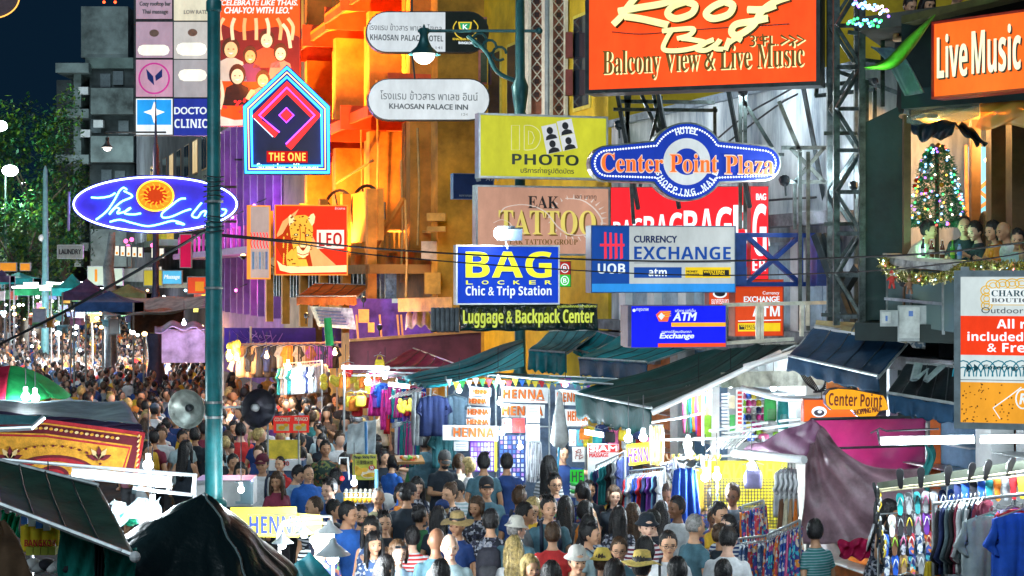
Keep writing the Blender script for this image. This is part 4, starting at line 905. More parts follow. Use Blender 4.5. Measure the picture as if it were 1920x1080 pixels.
for L_,a,b in tot:
 while want<acc+L_:
  t_=(want-acc)/L_;u,v=a[0]+(b[0]-a[0])*t_,a[1]+(b[1]-a[1])*t_;db.ball(s.loc(u,v,.01),.017,6,4);want+=per/nd
 acc+=L_
o=s.part(db,'border_dots',DOT);o['kind']='stuff'
s.poly('ring',[(1288+44*math.cos(a),303+44*math.sin(a))for a in[2*math.pi*i/36 for i in range(36)]],0,.012,em('grey_ring',(.62,.68,.70),.8));s.ell('ring_centre',1288,303,25,25,.012,.02,CB)
OJ=em('orange_letters',(1,.17,.03),.95);CRE=em('letter_outline',(.9,.75,.6),.7)
for st_,u0,v0,u1,v1 in(('Center',1128,288,1243,323),('Point',1256,289,1346,324),('Plaza',1360,292,1450,327)):
 s.text(st_,u0-2,v0-2,u1+2,v1+2,CRE,.03,'serif',off=.02);s.text(st_,u0,v0,u1,v1,OJ,.045,'serif')
for st_,r,a0,a1,fl_ in(('HOTEL',58,112,68,1),('SHOPPING MALL',57,196,344,-1)):
 n=len(st_)
 for i,ch in enumerate(st_):
  if ch==' ':continue
  a=R(a0+(a1-a0)*(i+.5)/n);u,v=1288+r*math.cos(a),303-r*math.sin(a);q=s.loc(u,v,.02);k_=27/F;hh=5.5*k_;ww=(4.2 if ch!='I' else 1.5)*k_
  text('lettering',ch,(q.x-ww,q.z-hh,q.x+ww,q.z+hh),-.015,DOT if 0 else em('ring_letters',(.75,.85,.9),.9),s.root,'b',.006,rot=(a-math.pi/2)if fl_>0 else(a+math.pi/2))
  # --- ID PHOTO
OLP=em('olive_yellow_panel',(.56,.56,.035),.78)
s=sign('yellow ID PHOTO sign with four passport silhouettes',901,215,1137,334,36,YAW,OLP,ALF,.25,.04)
s.text('PHOTO',960,288,1085,311,mat('dark_green_print',(.02,.04,.03),.4),.01,'b');s.text('บริการถ่ายรูปติดบัตร',976,313,1076,329,mat('dark_green_print',(0,0,0)),.01,'r',off=.01)
s.line('letter_outline',[(959,235),(974,235),(974,281),(959,281)],1.5,.01,em('pale_outline',(.75,.78,.4),.7),closed=True)
s.line('letter_outline',spline([(983,235),(998,236),(1011,246),(1013,262),(1005,277),(992,281),(983,281)],4),1.5,.01,em('pale_outline',(0,0,0)),closed=True)
s.line('letter_outline',[(991,245),(998,248),(1002,258),(998,269),(991,271)],1.5,.01,em('pale_outline',(0,0,0)),closed=True)
for i,(u,v)in enumerate(((1015,231),(1044,222),(1020,256),(1050,250))):
 a=R(-12);ph=[(0,0),(28,0),(28,28),(0,28)];rot=lambda x,y:(u+x*math.cos(a)-y*math.sin(a),v+x*math.sin(a)+y*math.cos(a)+6)
 s.poly('passport_photo',[rot(*p)for p in ph],0,.008,em('photo_grey',(.62,.64,.66),.8))
 hd=[rot(14+6*math.cos(t_),11+7*math.sin(t_))for t_ in[2*math.pi*j/14 for j in range(14)]];s.poly('silhouette_head',hd,.008,.012,INK)
 s.poly('silhouette_shoulders',[rot(*p)for p in((3,27.5),(5,21),(11,18),(17,18),(23,21),(25,27.5))],.008,.012,INK)
 # --- EAK TATTOO
s=sign('brown EAK TATTOO sign with a pale dragon, behind the bag locker sign',896,350,1141,476,36.6,YAW,em('salmon_brown_panel',(.56,.30,.21),.78),ALF,.25,.04)
DRG=em('dragon_print',(.72,.62,.55),.75)
s.line('dragon_print',[(938,398),(950,388),(985,384),(1020,396),(1045,425),(1070,440),(1105,438),(1128,420),(1118,396),(1092,376),(1060,372)],13,.004,DRG,smooth=6,ell=.12,n=8)
s.line('dragon_print',[(925,418),(940,412),(955,418),(965,432),(985,438)],8,.004,DRG,smooth=5,ell=.12)
for i in range(26):
 a=2*math.pi*i/26;u,v=1080+48*math.cos(a),408+36*math.sin(a);s.poly('dragon_spine',[(u,v),(u+9*math.cos(a)+3,v+9*math.sin(a)),(u+3*math.cos(a+1.6),v+3*math.sin(a+1.6))],0,.006,DRG)
s.text('EAK',990,367,1048,391,INK,.02,'serif');s.text('TATTOO',938,396,1120,444,BR,.014,'serif');s.text('TATTOO',935,393,1117,441,em('gold_letters',(.80,.66,.16),.75),.022,'serif')
s.text('EAK TATTOO GROUP',955,448,1083,459,BR,.014,'serif');s.text('เอก แทททู',1078,366,1118,376,INK,.014,'r')
# --- BAG locker
s=sign('blue BAG LOCKER sign with yellow capitals and a white rim',858,462,1047,568,33,YAW-4,em('cobalt_panel',(.008,.05,.50),.85),WHITEP,.22,.03)
YG=em('lemon_letters',(.85,.88,.04),.9);PW=em('pale_white_letters',(.75,.85,.9),.9)
s.text('BAG',873,471,1034,521,YG,.02,'b',off=.0)
for i,ch in enumerate('LOCKER'):s.text(ch,874+i*29.6,526,886+i*29.6,533,YG,.015,'b')
s.text('Chic & Trip Station',873,536,1034,559,PW,.018,'b')
p=W(937,437,32.6);fl_=thing('floodlight','glaring white floodlight on top of the blue bag locker sign','floodlight',p);MB().ball(p,(.12,.05,.12),12,8).build('lens',em('flood_glow',(.85,.95,1),40),fl_);MB().box(p+Vector((.12,.10,0)),(.34,.12,.28)).build('housing',BLACK,fl_);MB().box(p+Vector((.30,-.02,-.02)),(.26,.16,.22),0,.2).build('ballast_box',mat('blue_grey_box',(.06,.09,.13),.5),fl_);MB().bar(p+Vector((.1,.1,-.1)),p+Vector((.15,.1,-.3)),.03).build('bracket',STEEL,fl_);lamp(p+Vector((0,-.25,0)),(.85,.94,1),90,.1)
# --- Luggage banner
s=Plane(991,594,33.2,YAW-4,'fabric_banner','black Luggage and Backpack Center vinyl banner under the bag locker sign','banner')
x0,z1=s.st(862,570);x1,z0=s.st(1121,567);_,z2=s.st(1000,620)
b=MB().sheet(lambda a,c:Vector((x0+(x1-x0)*a,.03*math.sin(a*38+c*5)+.02*math.sin(a*90),z1+(z2-z1)*c+.01*math.sin(a*30))),60,8,.01)
s.part(b,'vinyl_cloth',mat('black_green_vinyl',(.008,.022,.02),.18,0,.3,4,.5,14,coat=.5),smooth=True)
s.text('Luggage & Backpack Center',868,580,1113,613,em('yellow_green_letters',(.62,.72,.10),.75),.07,'b',ext=.03);s.text('ศูนย์รับฝากกระเป๋าเดินทาง',1045,571,1118,578,em('yellow_green_letters',(0,0,0)),.07,'r')
# --- UOB exchange
GRYP=em('grey_white_panel',(.50,.56,.57),.8)
s=sign('grey and blue currency exchange sign with red stroke emblem and blue truss',1110,424,1378,547,26.2,10,GRYP,mat('side_blue',(.05,.12,.28),.4),.35,.015)
UB=em('uob_blue',(.012,.07,.34),.8);s.rect('blue_field',1110,424,1180,532,0,.006,UB);s.rect('light_blue_strip',1110,532,1378,547,0,.006,em('sky_blue',(.03,.28,.75),.85))
REDL=em('red_emblem',(.85,.04,.08),.9)
for i in range(4):u=1133+i*10;s.poly('emblem_bar',[(u,435+i),(u+4,435+i),(u+5,484),(u,486)],.006,.016,REDL)
s.rect('emblem_crossbar',1125,457,1171,462,.016,.02,REDL)
s.text('UOB',1121,494,1172,513,PW,.02);s.text('CURRENCY',1189,442,1269,455,NAVY,.012);s.text('EXCHANGE',1189,462,1370,487,em('uob_blue',(0,0,0)),.012)
s.rect('blue_box',1189,501,1278,521,0,.008,UB);s.text('atm',1216,504,1250,518,PW,.014);s.rect('yellow_box',1285,501,1370,521,0,.008,em('bank_yellow',(.85,.60,.02),.8));s.rect('black_box',1318,506,1367,518,.008,.01,INK)
s.text('WESTERN',1319,507,1358,512,em('bank_yellow',(0,0,0)),.014,'b');s.text('UNION',1332,512.5,1358,517.5,em('bank_yellow',(0,0,0)),.014,'b');s.text('MONEY',1287,507,1308,511,INK,.012);s.text('TRANSFER',1287,513,1311,517,INK,.012);s.line('ruled_line',[(1189,493),(1370,492)],1,.01,NAVY)
TB=mat('truss_blue',(.02,.06,.26),.4,.2,.2)
tr=s.root
def qb(u0,v0,u1,v1,w=.07,o=0,m=TB,nm='truss_bar'):
 MB().bar(s.pt(u0,v0,o),s.pt(u1,v1,o),w).build(nm,m,tr)
for a in((1380,440,1552,440),(1380,533,1550,533),(1408,440,1522,533),(1522,440,1408,533),(1522,440,1522,533),(1406,440,1406,533)):qb(*a)
s.rect('blue_plate',1380,440,1400,534,-.2,-.02,TB)
for a in((1380,440,1552,440),(1380,533,1550,533)):qb(*a,o=-.5)
s.rect('end_plate',1532,438,1551,536,-.5,.02,TB)
# --- blue ATM exchange sign
s=sign('glowing blue ATM exchange lightbox with orange stripe',1184,574,1361,650,25.8,10,em('electric_blue',(.006,.012,.75),1.0),mat('purple_grey_side',(.12,.12,.2),.5),.45,.012)
s.rect('side_plate',1177,573,1184,650,-.45,.01,mat('purple_grey_side',(0,0,0)))
s.text('ATM',1262,586,1306,601,PW,.015,'bi');s.rect('orange_stripe',1259,605,1361,612,0,.008,em('amber_stripe',(1,.42,.03),.95));s.rect('red_stripe',1234,644,1361,650,0,.008,em('red_stripe',(.9,.08,.02),.9));s.text('Exchange',1237,625,1301,637,PW,.015,'bi');s.text('แลกเปลี่ยนเงินตรา',1241,619,1296,624,PW,.012,'r');s.text('บริการ เอทีเอ็ม',1266,579,1304,585,PW,.012,'r')
s.poly('logo_diamond',[(1230,590),(1238,583),(1258,583),(1252,603),(1236,603)],0,.008,em('logo_red',(.9,.15,.05),.9));s.poly('logo_core',[(1234,593),(1240,586),(1247,592),(1240,600)],.008,.014,PW)
for i in range(3):s.line('logo_ray',[(1243,586+i*4),(1258,584+i*4)],1.2,.012,em('bank_yellow',(0,0,0)))
s.ell('corner_mark',1189,582,3,3,0,.008,PW,n=12);s.text('กรุงเทพ',1193,578,1216,585,PW,.012,'r')
tr=s.root;WF=mat('cream_steel',(.72,.72,.60),.4,.2,.2)
for a in((1363,572,1575,568),(1363,644,1505,637),(1365,570,1365,646),(1432,570,1432,642),(1440,570,1440,642),(1522,569,1522,632),(1534,569,1534,612)):MB().bar(s.pt(a[0],a[1]),s.pt(a[2],a[3]),.055).build('frame_bar',WF,tr)
# --- orange currency exchange sign
s=sign('orange currency EXCHANGE ATM sign behind the white frame',1379,525,1468,629,27.4,10,em('deep_orange_panel',(.72,.07,.015),.72),mat('dark_orange_rim',(.35,.05,.02),.5),.3,.012)
s.rect('top_strip',1379,525,1468,540,0,.006,em('red_orange_strip',(.55,.05,.01),.7));s.text('Currency',1430,546,1461,554,PW,.012,'r');s.text('EXCHANGE',1395,556,1461,566,PW,.012);s.text('ATM',1411,574,1462,593,PW,.012);s.line('dash_row',[(1384,602),(1464,600)],2,.01,PW);s.rect('yellow_box',1384,606,1463,621,0,.008,em('bank_yellow',(0,0,0)));s.rect('black_box',1386,609,1422,618,.008,.012,INK);s.text('WESTERN',1388,609.5,1418,613,em('bank_yellow',(0,0,0)),.015);s.text('UNION',1396,613.5,1414,617.5,em('bank_yellow',(0,0,0)),.015)
s=sign('small dark orange bank sign partly behind the currency exchange board',1330,530,1376,572,27.6,10,em('deep_orange_panel',(0,0,0)),mat('dark_orange_rim',(0,0,0)),.2,.01)
s.ell('oval_mark',1350,551,13,8,0,.008,PW);s.ell('oval_core',1350,550,10,6,.008,.014,INK);s.text('ธนาคารธนชาต',1334,561,1370,570,PW,.012,'r')
# --- red BAG shop signs receding behind
RS=em('signal_red',(.95,.02,.03),.95)
s=sign('long red shop fascia with tall white repeated BAG letters',1146,352,1404,500,29.3,-8,RS,mat('red_edge',(.4,.02,.02),.5),.3,.01,fo=.005)
x=1150
for i,ch in enumerate(['B','A','G','B','A','G','B','A','G','B','A']):
 w=14+i*2.0;h=30+i*5.0;s.text(ch,x,437-h*.7,x+w,437+h*.3,em('white_letters',(.9,.95,1),1.05),.015,'b');x+=w+3
s=sign('upright red sign with a tall white G at the end of the red fascia',1408,350,1440,523,28.6,4,RS,mat('red_edge',(0,0,0)),.25,.01,fo=.005)
s.text('G',1411,382,1437,480,em('white_letters',(0,0,0)),.012);s.text('ER',1411,486,1436,508,em('white_letters',(0,0,0)),.012);s.text('BAG',1418,363,1436,375,em('white_letters',(0,0,0)),.012)
# --- small green/red round sign beside the bag board
s=sign('small red and green lightbox with ring symbols right of the bag locker sign',1048,491,1070,537,36,YAW,em('dark_red_panel',(.5,.03,.02),.7),DSTEEL,.15,.01)
s.rect('green_half',1048,515,1070,537,0,.006,em('green_half',(.03,.55,.05),.8))
for v in(503,526):s.line('ring_symbol',[(1059+7*math.cos(a),v+8*math.sin(a))for a in[2*math.pi*i/16 for i in range(16)]],2,.01,PW,closed=True);s.text('B',1056,v-4,1062,v+4,PW,.01)
# --- small dark blue sign left
s=sign('small navy bank sign left of the tattoo sign',851,326,925,373,38,YAW,mat('navy_panel',(.01,.03,.12),.4),mat('side_blue',(0,0,0)),.2,.015)
s.text('ATM',911,331,935,339,mat('dim_white',(.4,.45,.5),.5),.01,'bi');s.text('ธนาคารกรุงเทพ',861,365,890,370,mat('dim_white',(0,0,0)),.01,'r');s.poly('logo',[(890,331),(900,329),(902,339),(894,341)],0,.006,mat('dim_white',(0,0,0)))
# --- Khaosan Palace signs
def pill(label,u0,v0,u1,v1,Y):
 s=Plane((u0+u1)/2,(v0+v1)/2,Y,YAW-9,'hotel_sign',label,'sign');P=capsule(u0,v0,u1,v1,12)
 s.poly('housing',P,-.3,-.01,mat('black_rim',(.02,.025,.03),.4));s.poly('face_panel',capsule(u0+2,v0+2,u1-2,v1-2,12),-.01,0,WHT);return s
s=pill('pill shaped white Khaosan Palace Hotel sign with a black emblem end',686,21,917,99,43.6)
s.poly('black_end',[(835,23),(878,23)]+[(878+37*math.cos(a),60+37*math.sin(a))for a in[-math.pi/2+math.pi*i/12 for i in range(13)]]+[(835,97)],0,.01,mat('black_end',(.01,.02,.02),.3))
GRT=mat('slate_print',(.10,.13,.16),.5)
s.text('โรงแรม ข้าวสาร พาเลซ โฮเทล',692,43,828,59,GRT,.01,'r');s.text('KHAOSAN PALACE HOTEL',694,64,831,78,GRT,.01,'b');s.text('141',817,87,829,92,GRT,.01,'r')
GD=em('gold_print',(.75,.55,.05),.8);s.line('wreath',[(856,40),(850,52),(856,66),(866,72)],5,.02,GD,smooth=5,ell=.4);s.line('wreath',[(888,38),(896,50),(890,64),(880,70)],5,.02,GD,smooth=5,ell=.4)
s.poly('shield',[(859,41),(885,41),(883,54),(872,61),(861,54)],.01,.02,GD);s.poly('shield_core',[(862,43),(882,43),(880,53),(872,58),(864,53)],.02,.026,em('green_core',(.02,.35,.12),.7));s.text('K',868,46,877,55,PW,.035)
s.text('KHAOSAN PALACE',849,71,894,76,GD,.02);s.text('BANGKOK',860,78,886,83,PW,.02)
s=pill('pill shaped white Khaosan Palace Inn sign, lower of the two hotel signs',689,147,919,226,43)
s.text('โรงแรม ข้าวสาร พาเลซ อินน์',713,169,896,189,GRT,.01,'r');s.text('KHAOSAN PALACE INN',730,194,877,206,GRT,.01,'b');s.text('124',865,212,877,217,mat('faint_print',(.35,.4,.42),.5),.01,'r')
for u0 in(780,):MB().bar(W(u0,97,43.7),W(u0,148,43.2),.04).build('link_rod',DSTEEL,s.root);MB().bar(W(u0,-10,43.7),W(u0,22,43.7),.05).build('hanger',DSTEEL,s.root)
# --- The One
s=Plane(538,230,46,6,'neon_sign','house shaped neon sign THE ONE with blue and orange outlines','sign')
hs=lambda k:[(538,121+k*1.45),(619-k,199+k*.45),(620-k,327-k),(457+k,327-k),(455+k,199+k*.45)]
s.poly('housing',hs(0),-.35,-.02,mat('navy_box',(.01,.03,.10),.4));s.poly('face_panel',hs(3),-.02,0,mat('dark_face',(.03,.04,.12),.4,0,.1,3))
NB=em('blue_neon',(.02,.25,1),6);NP=em('peach_neon',(1,.5,.22),2.2);NV=em('violet_neon',(.35,.05,1),5);NRD=em('red_neon',(1,.03,.03),1.6);NW=em('white_blue_neon',(.55,.8,1),1.8)
s.line('neon_outline',hs(4),6,.03,NB,closed=True);s.line('neon_outline',hs(10),3.0,.04,NP,closed=True);s.line('neon_outline',hs(16),5,.03,NB,closed=True)
s.poly('red_stroke',[(538,152),(602,216),(590,228),(538,176),(486,228),(474,216)],0,.02,NRD);s.poly('red_stroke',[(602,216),(546,281),(536,273),(588,218)],0,.022,NRD);s.poly('red_stroke',[(474,216),(524,246),(515,258),(472,218)],0,.024,NRD)
s.line('violet_line',[(536,270),(590,216),(538,164),(486,216),(524,248)],2.5,.05,NV);s.line('white_line',[(512,257),(476,222)],1.6,.05,NW)
s.poly('centre_diamond',[(537,205),(548,216),(537,227),(526,216)],0,.03,NRD);s.line('diamond_outline',[(537,202),(551,216),(537,230),(523,216)],2,.05,NV,closed=True)
s.text('THE ONE',504,286,573,302,em('amber_neon',(1,.45,.08),1.6),.04);s.rect('red_backing',500,283,577,305,.0,.015,em('red_glow',(.6,.01,.01),.8));s.text('Street bar - Khaosan',482,306,596,318,NW,.04,'b')
MB().bar(W(456,300,46.2),W(445,300,46.4),.05).build('arm',DSTEEL,s.root)
# --- The Club
s=Plane(291,383,40,4,'neon_sign','oval violet neon sign reading The Club with a round orange sun face','sign')
ov=lambda a,b,n=56:[(291+a*math.cos(2*math.pi*i/n),383+b*math.sin(2*math.pi*i/n))for i in range(n)]
s.poly('housing',ov(157,55),-.3,-.02,mat('indigo_box',(.03,.01,.12),.5));s.poly('face_panel',ov(154,52),-.02,0,mat('violet_face',(.10,.05,.75),.4,0,.1,3))
s.line('neon_outline',ov(153,51),3,.05,em('lavender_neon',(.30,.40,1),11),closed=True,ell=1)
CN=em('cyan_neon',(.12,.55,1),9)
club=[[(171,370),(185,371),(205,368),(216,362)],[(238,356),(232,352),(224,358),(214,376),(200,396),(180,412)],[(232,358),(248,368),(228,378),(212,392),(205,402),(216,390),(224,392),(220,400),(236,396),(245,390),(240,392),(234,400),(250,402),(264,400)],[(348,372),(336,374),(318,388),(304,400),(306,408),(322,406),(345,396),(358,392)],[(378,380),(368,392),(360,404),(370,408),(378,398),(386,396),(384,406),(394,404),(400,396)],[(412,388),(406,400),(410,406),(420,402),(424,394),(416,392)],[(206,416),(225,412),(248,418),(276,424),(300,420),(325,414),(346,421),(330,418)]]
for p in club:s.line('neon_script',p,3.2,.08,CN,smooth=6,n=6)
s.ell('sun_disc',291,367,36,30,0,.02,em('amber_disc',(.95,.32,.02),.9));s.line('sun_ring',[(291+34*math.cos(a),367+28*math.sin(a))for a in[2*math.pi*i/30 for i in range(30)]],3,.05,em('yellow_neon',(1,.7,.05),1.8),closed=True)
s.ell('sun_core',291,366,22,18,.02,.03,em('red_disc',(.7,.06,.01),.8))
for i in range(14):
 a=2*math.pi*i/14;s.line('sun_flame',[(291+15*math.cos(a),367+12*math.sin(a)),(291+22*math.cos(a+.18),367+17*math.sin(a+.18)),(291+28*math.cos(a+.05),367+23*math.sin(a+.05))],2.4,.05,em('orange_neon',(1,.35,.02),1.4),smooth=3)
MB().bar(W(400,350,40.3),W(446,350,41),.06).build('arm',DSTEEL,s.root);MB().bar(W(400,415,40.3),W(446,415,41),.06).build('arm',DSTEEL,s.root);MB().tube([W(132,360,40),W(131,433,40)],.03,6).build('cable_end',mat('lilac_pipe',(.4,.3,.6),.5),s.root)
# --- LEO lightbox
s=sign('red LEO lightbox with a golden leopard',517,386,650,514,44,6,em('leo_red',(.95,.035,.01),.95),em('leo_rim',(1,.28,.04),1.1),.3,.03)
GO=em('leopard_gold',(1,.50,.05),.95);DKS=em('leopard_spots',(.35,.05,.004),.7);PYL=em('pale_swoosh',(1,.82,.38),.95)
s.poly('swoosh',[(519,488),(530,497),(560,500),(650,497),(650,510),(545,512),(525,507)],0,.006,PYL)
s.poly('glow_patch',[(560,500),(585,440),(600,470),(630,497)],0,.004,em('peach_patch',(1,.45,.15),.9));s.poly('glow_patch',[(519,440),(530,415),(560,392),(545,420),(522,452)],0,.004,em('peach_patch',(0,0,0)))
s.poly('leopard_back',[(518,446),(530,438),(541,418),(560,410),(585,430),(580,470),(586,499),(536,499),(518,462)],.004,.010,em('leopard_shadow',(.55,.04,.005),.85));s.poly('leopard_head',[(545,410),(556,404),(572,403),(583,409),(587,430),(585,452),(580,470),(572,484),(560,484),(552,474),(546,450),(543,428)],.010,.014,GO);s.poly('leopard_chest',[(536,478),(548,466),(560,486),(574,486),(578,499),(538,499)],.010,.013,GO)
for i in range(34):
 u,v=522+(i*7.3)%22,430+(i*11.7)%66
 if u<541+(v-470)*.05 and v>455-(u-518)*1.1:s.ell('fur_mark',u+3,v,1.5,2.6,.010,.014,GO,n=6)
s.poly('leopard_ear',[(542,424),(541,406),(545,402),(551,408),(553,414)],.004,.016,PYL);s.poly('leopard_ear',[(577,410),(583,402),(588,400),(591,406),(589,418),(585,424)],.004,.016,PYL);s.poly('leopard_muzzle',[(556,462),(570,458),(582,462),(578,478),(568,484),(558,478)],.012,.018,PYL)
for u,v in((555,440),(576,441)):s.ell('leopard_eye',u,v,4,2.4,.014,.02,INK,n=10);s.ell('leopard_iris',u,v,1.6,1.6,.02,.024,PYL,n=8)
for q_ in([(560,458),(568,470),(576,458)],[(557,474),(568,478),(579,474)],[(562,425),(563,445),(560,460)],[(573,425),(572,445),(576,460)]):s.line('face_line',q_,1.6,.02,em('leopard_shadow',(0,0,0)),smooth=3)
s.poly('leopard_nose',[(563,464),(574,464),(568,470)],.018,.022,DKS)
sp=MB()
for i in range(150):
 u,v=rg.uniform(524,590),rg.uniform(404,499)
 if not(544<u<586 and 405<v<470 or 538<u<576 and v>484)or(556<u<578 and v>446):continue
 a,c_=rg.uniform(1,2.6),rg.uniform(.7,1.8);sp.prism([s.loc(u+a*math.cos(t_),v+c_*math.sin(t_),.017)for t_ in[2*math.pi*j/6 for j in range(6)]],(0,.005,0))
o=s.part(sp,'leopard_spots',DKS);o['kind']='stuff'
s.rect('white_plate',594,431,645,466,0,.01,em('plate_white',(1,.85,.7),.95));s.text('LEO',598,436,641,462,em('plate_red',(.55,.008,.006),.9),.016)
s.text('ข้าวสาร',628,388,647,393,PW,.012,'r')
s2=sign('narrow lit side panel with red rim beside the leopard lightbox',470,387,505,521,43.6,30,em('pale_grey_lit',(.55,.42,.38),.7),em('leo_rim',(0,0,0)),.15,.035)
for i in range(6):s2.line('red_glyph',[(470+i*6,436),(472+i*6,446),(470+i*6,456),(473+i*6,466)],2.2,.02,NRD,smooth=3)
for i in range(5):s2.rect('can_picture',473+i*6.2,472,477+i*6.2,505,0,.01,mat('can%d'%i,((.2,.4,.7),(.6,.6,.65),(.3,.5,.8),(.5,.55,.6),(.2,.3,.6))[i],.3,.3))
# --- the tall party poster
s=sign('tall red and orange party photo poster quoting a toast to celebrate',404,-60,562,236,60,0,em('poster_red',(1,.11,.02),.85),mat('poster_edge',(.25,.02,.02),.5),.2,.02)
s.text('"CELEBRATE LIKE THAIS.',411,0,558,10,PW,.02,'bi');s.text('CHAI-YO! WITH LEO."',421,13,548,25,PW,.02,'bi')
s.poly('dark_patch',[(404,40),(450,60),(520,50),(562,70),(562,150),(404,150)],0,.004,em('poster_maroon',(.22,.03,.03),.8))
s.poly('swoosh',[(404,205),(415,218),(440,225),(500,222),(500,232),(440,236),(404,236)],0,.008,em('pale_swoosh2',(1,.8,.7),.9))
SKL=[em('poster_skin%d'%i,c,.85)for i,c in enumerate(((1,.60,.32),(1,.78,.52),(1,.48,.2)))]
PH=mat('poster_hair',(.05,.02,.02),.6);
def pfig(u,v,r,k,tc_,long=False,arm=None,hood=False):
 s.ell('figure_hair',u,v-r*.15,r*1.12,r*(1.3 if not long else 1.45),.006,.010,PH,n=18)
 s.poly('figure_torso',[(u-r*2,v+r*4),(u-r*1.5,v+r*1.6),(u-r*.5,v+r*1.1),(u+r*.5,v+r*1.1),(u+r*1.5,v+r*1.6),(u+r*2,v+r*4)],.004,.009,tc_)
 s.ell('figure_face',u,v+r*.1,r*.82,r*1.02,.010,.014,SKL[k%3],n=18)
 for d in(-.32,.32):s.ell('figure_eye',u+d*r,v,r*.13,r*.07,.014,.017,PH,n=8)
 s.poly('figure_smile',[(u-r*.35,v+r*.45),(u+r*.35,v+r*.45),(u,v+r*.68)],.014,.017,PW)
 if arm:s.line('figure_arm',[(u+arm[0]*r*1.6,v+r*2),(u+arm[1],v+arm[2]),(u+arm[3],v+arm[4])],r*.75,.014,SKL[k%3],smooth=3,ell=.2)
T1,T2,T3,T4=em('pt1',(.9,.35,.25),.7),em('pt2',(.3,.08,.2),.6),em('pt3',(.8,.7,.6),.7),em('pt4',(.9,.12,.05),.8)
for i in range(7):s.line('raised_arm',[(415+i*22,75),(412+i*23,50),(420+i*20,34)],7,.01,SKL[i%3],smooth=3,ell=.25)
pfig(500,75,13,1,T4);pfig(433,92,15,0,T3);pfig(526,100,12,1,T1,True);pfig(469,105,12,2,T2,True);pfig(445,142,14,1,PH,True);pfig(493,150,12,0,T1,True,(-1,-20,20,-30,36))
s.line('raised_hand',[(412,205),(418,180),(414,155),(408,148)],7,.02,SKL[1],smooth=3,ell=.25);s.line('raised_hand',[(545,90),(540,60),(530,45)],7,.02,SKL[1],smooth=3,ell=.25)
for i in range(30):s.ell('red_confetti',rg.uniform(408,500),rg.uniform(185,215),3,2.5,.004,.014,NRD,n=6)
# --- grid of light boxes
s=Plane(318,125,62,0,'lightbox_tower','tall stack of square light boxes in two columns above the clinic sign','sign');s.rect('backing',251,-60,392,254,-.3,-.03,DSTEEL)
pk=em('pink_box',(.62,.36,.50),.7);wh_=em('dim_white_box',(.62,.62,.60),.7);pl2=em('mauve_box',(.55,.40,.52),.6);gy=em('grey_box',(.48,.48,.52),.6)
cells=[(255,-30,322,35,pl2),(326,-30,390,38,em('cream_box',(.78,.76,.58),.8)),(255,41,323,108,pl2),(326,41,390,110,wh_),(255,112,323,181,pk),(326,112,390,182,gy)]
for c4 in cells:s.rect('light_box',*c4[:4],-.03,.03,c4[4])
for u0,v0,u1,v1 in((258,84,318,104),(330,80,388,104),(334,130,388,152)):s.poly('bright_bar',capsule(u0,v0,u1,v1,4),.03,.036,em('cream_bar',(.95,.95,.8),.95))
s.text('Cozy rooftop bar',262,3,320,13,GRT,.04,'b');s.text('Thai massage',267,18,315,28,GRT,.04,'b');s.text('LOW RATE',345,19,388,26,mat('faint_print',(0,0,0)),.04,'b')
for u,v in((289,62),(361,61)):s.ell('crest',u,v,9,7,.03,.036,mat('faint_crest',(.25,.18,.15),.6),n=14)
s.line('magenta_ring',[(289+28*math.cos(a),147+28*math.sin(a))for a in[2*math.pi*i/30 for i in range(30)]],3.5,.04,em('magenta_ring',(.55,.05,.30),.8),closed=True)
s.poly('leaf_mark',[(274,129),(287,143),(289,160),(277,148)],.03,.045,BLUE);s.poly('leaf_mark',[(304,129),(304,144),(292,152),(291,142)],.03,.046,BLUE)
s.rect('light_box',255,185,323,252,-.03,.03,em('white_box',(.80,.90,.95),.9));s.rect('blue_square',257,187,321,234,.03,.036,em('azure_square',(.02,.33,.85),.9))
s.poly('star_mark',[(289,190),(294,205),(309,210),(294,216),(289,232),(284,216),(269,210),(284,205)],.036,.045,em('white_letters',(0,0,0)))
s.rect('light_box',326,185,392,254,-.03,.03,em('indigo_panel',(.02,.04,.35),.8));s.text('DOCTOR',327,201,398,214,PW,.04);s.text('CLINIC',327,223,389,240,PW,.04)
# --- Charoen boutique sign
s=sign('white and red boutique sign with golden scalloped emblem at the right edge',1801,519,2010,797,18.6,-18,em('boutique_white',(.66,.76,.76),.8),mat('pale_steel_rim',(.42,.52,.56),.35,.5,.2),.3,.07)
s.rect('red_field',1801,592,2010,668,0,.006,em('boutique_red',(.85,.05,.012),.9));s.rect('amber_field',1801,716,2010,797,0,.006,em('boutique_amber',(.85,.36,.03),.8));s.rect('divider',1801,711,2010,716,0,.015,ALF)
GS=em('ochre_scallop',(.75,.45,.03),.8)
for u,v,ru,rv in((1850,560,11,10),(1850,545,11,9),(1862,535,13,10),(1880,533,13,9),(1898,532,13,9),(1916,531,13,9),(1850,573,10,8)):
 s.line('scallop',[(u+ru*math.cos(a),v+rv*math.sin(a))for a in[2*math.pi*i/16 for i in range(16)]],2.2,.012,GS,closed=True);s.line('scallop',[(u+ru*.5*math.cos(a),v+rv*.5*math.sin(a))for a in[2*math.pi*i/12 for i in range(12)]],1.8,.012,GS,closed=True)
s.rect('name_plate',1856,541,2010,571,.014,.02,em('plate_pale',(.80,.88,.88),.85));s.rect('plate_edge',1853,571,2010,573,.014,.022,GS)
TG=mat('teal_print',(.01,.12,.16),.4);s.text('CHAROEN',1859,544,1955,556,TG,.03,'serif');s.text('BOUTIQUE',1859,559,1955,569,GRT,.03,'serif');s.text('Outdoor Patio',1840,576,1970,588,GRT,.012,'r')
s.text('All r',1869,598,1923,616,em('white_letters',(0,0,0)),.014);s.text('included',1814,622,1918,640,em('white_letters',(0,0,0)),.014);s.text('& Free',1851,643,1940,661,em('white_letters',(0,0,0)),.014)
TW=em('teal_wave',(.02,.20,.28),.7)
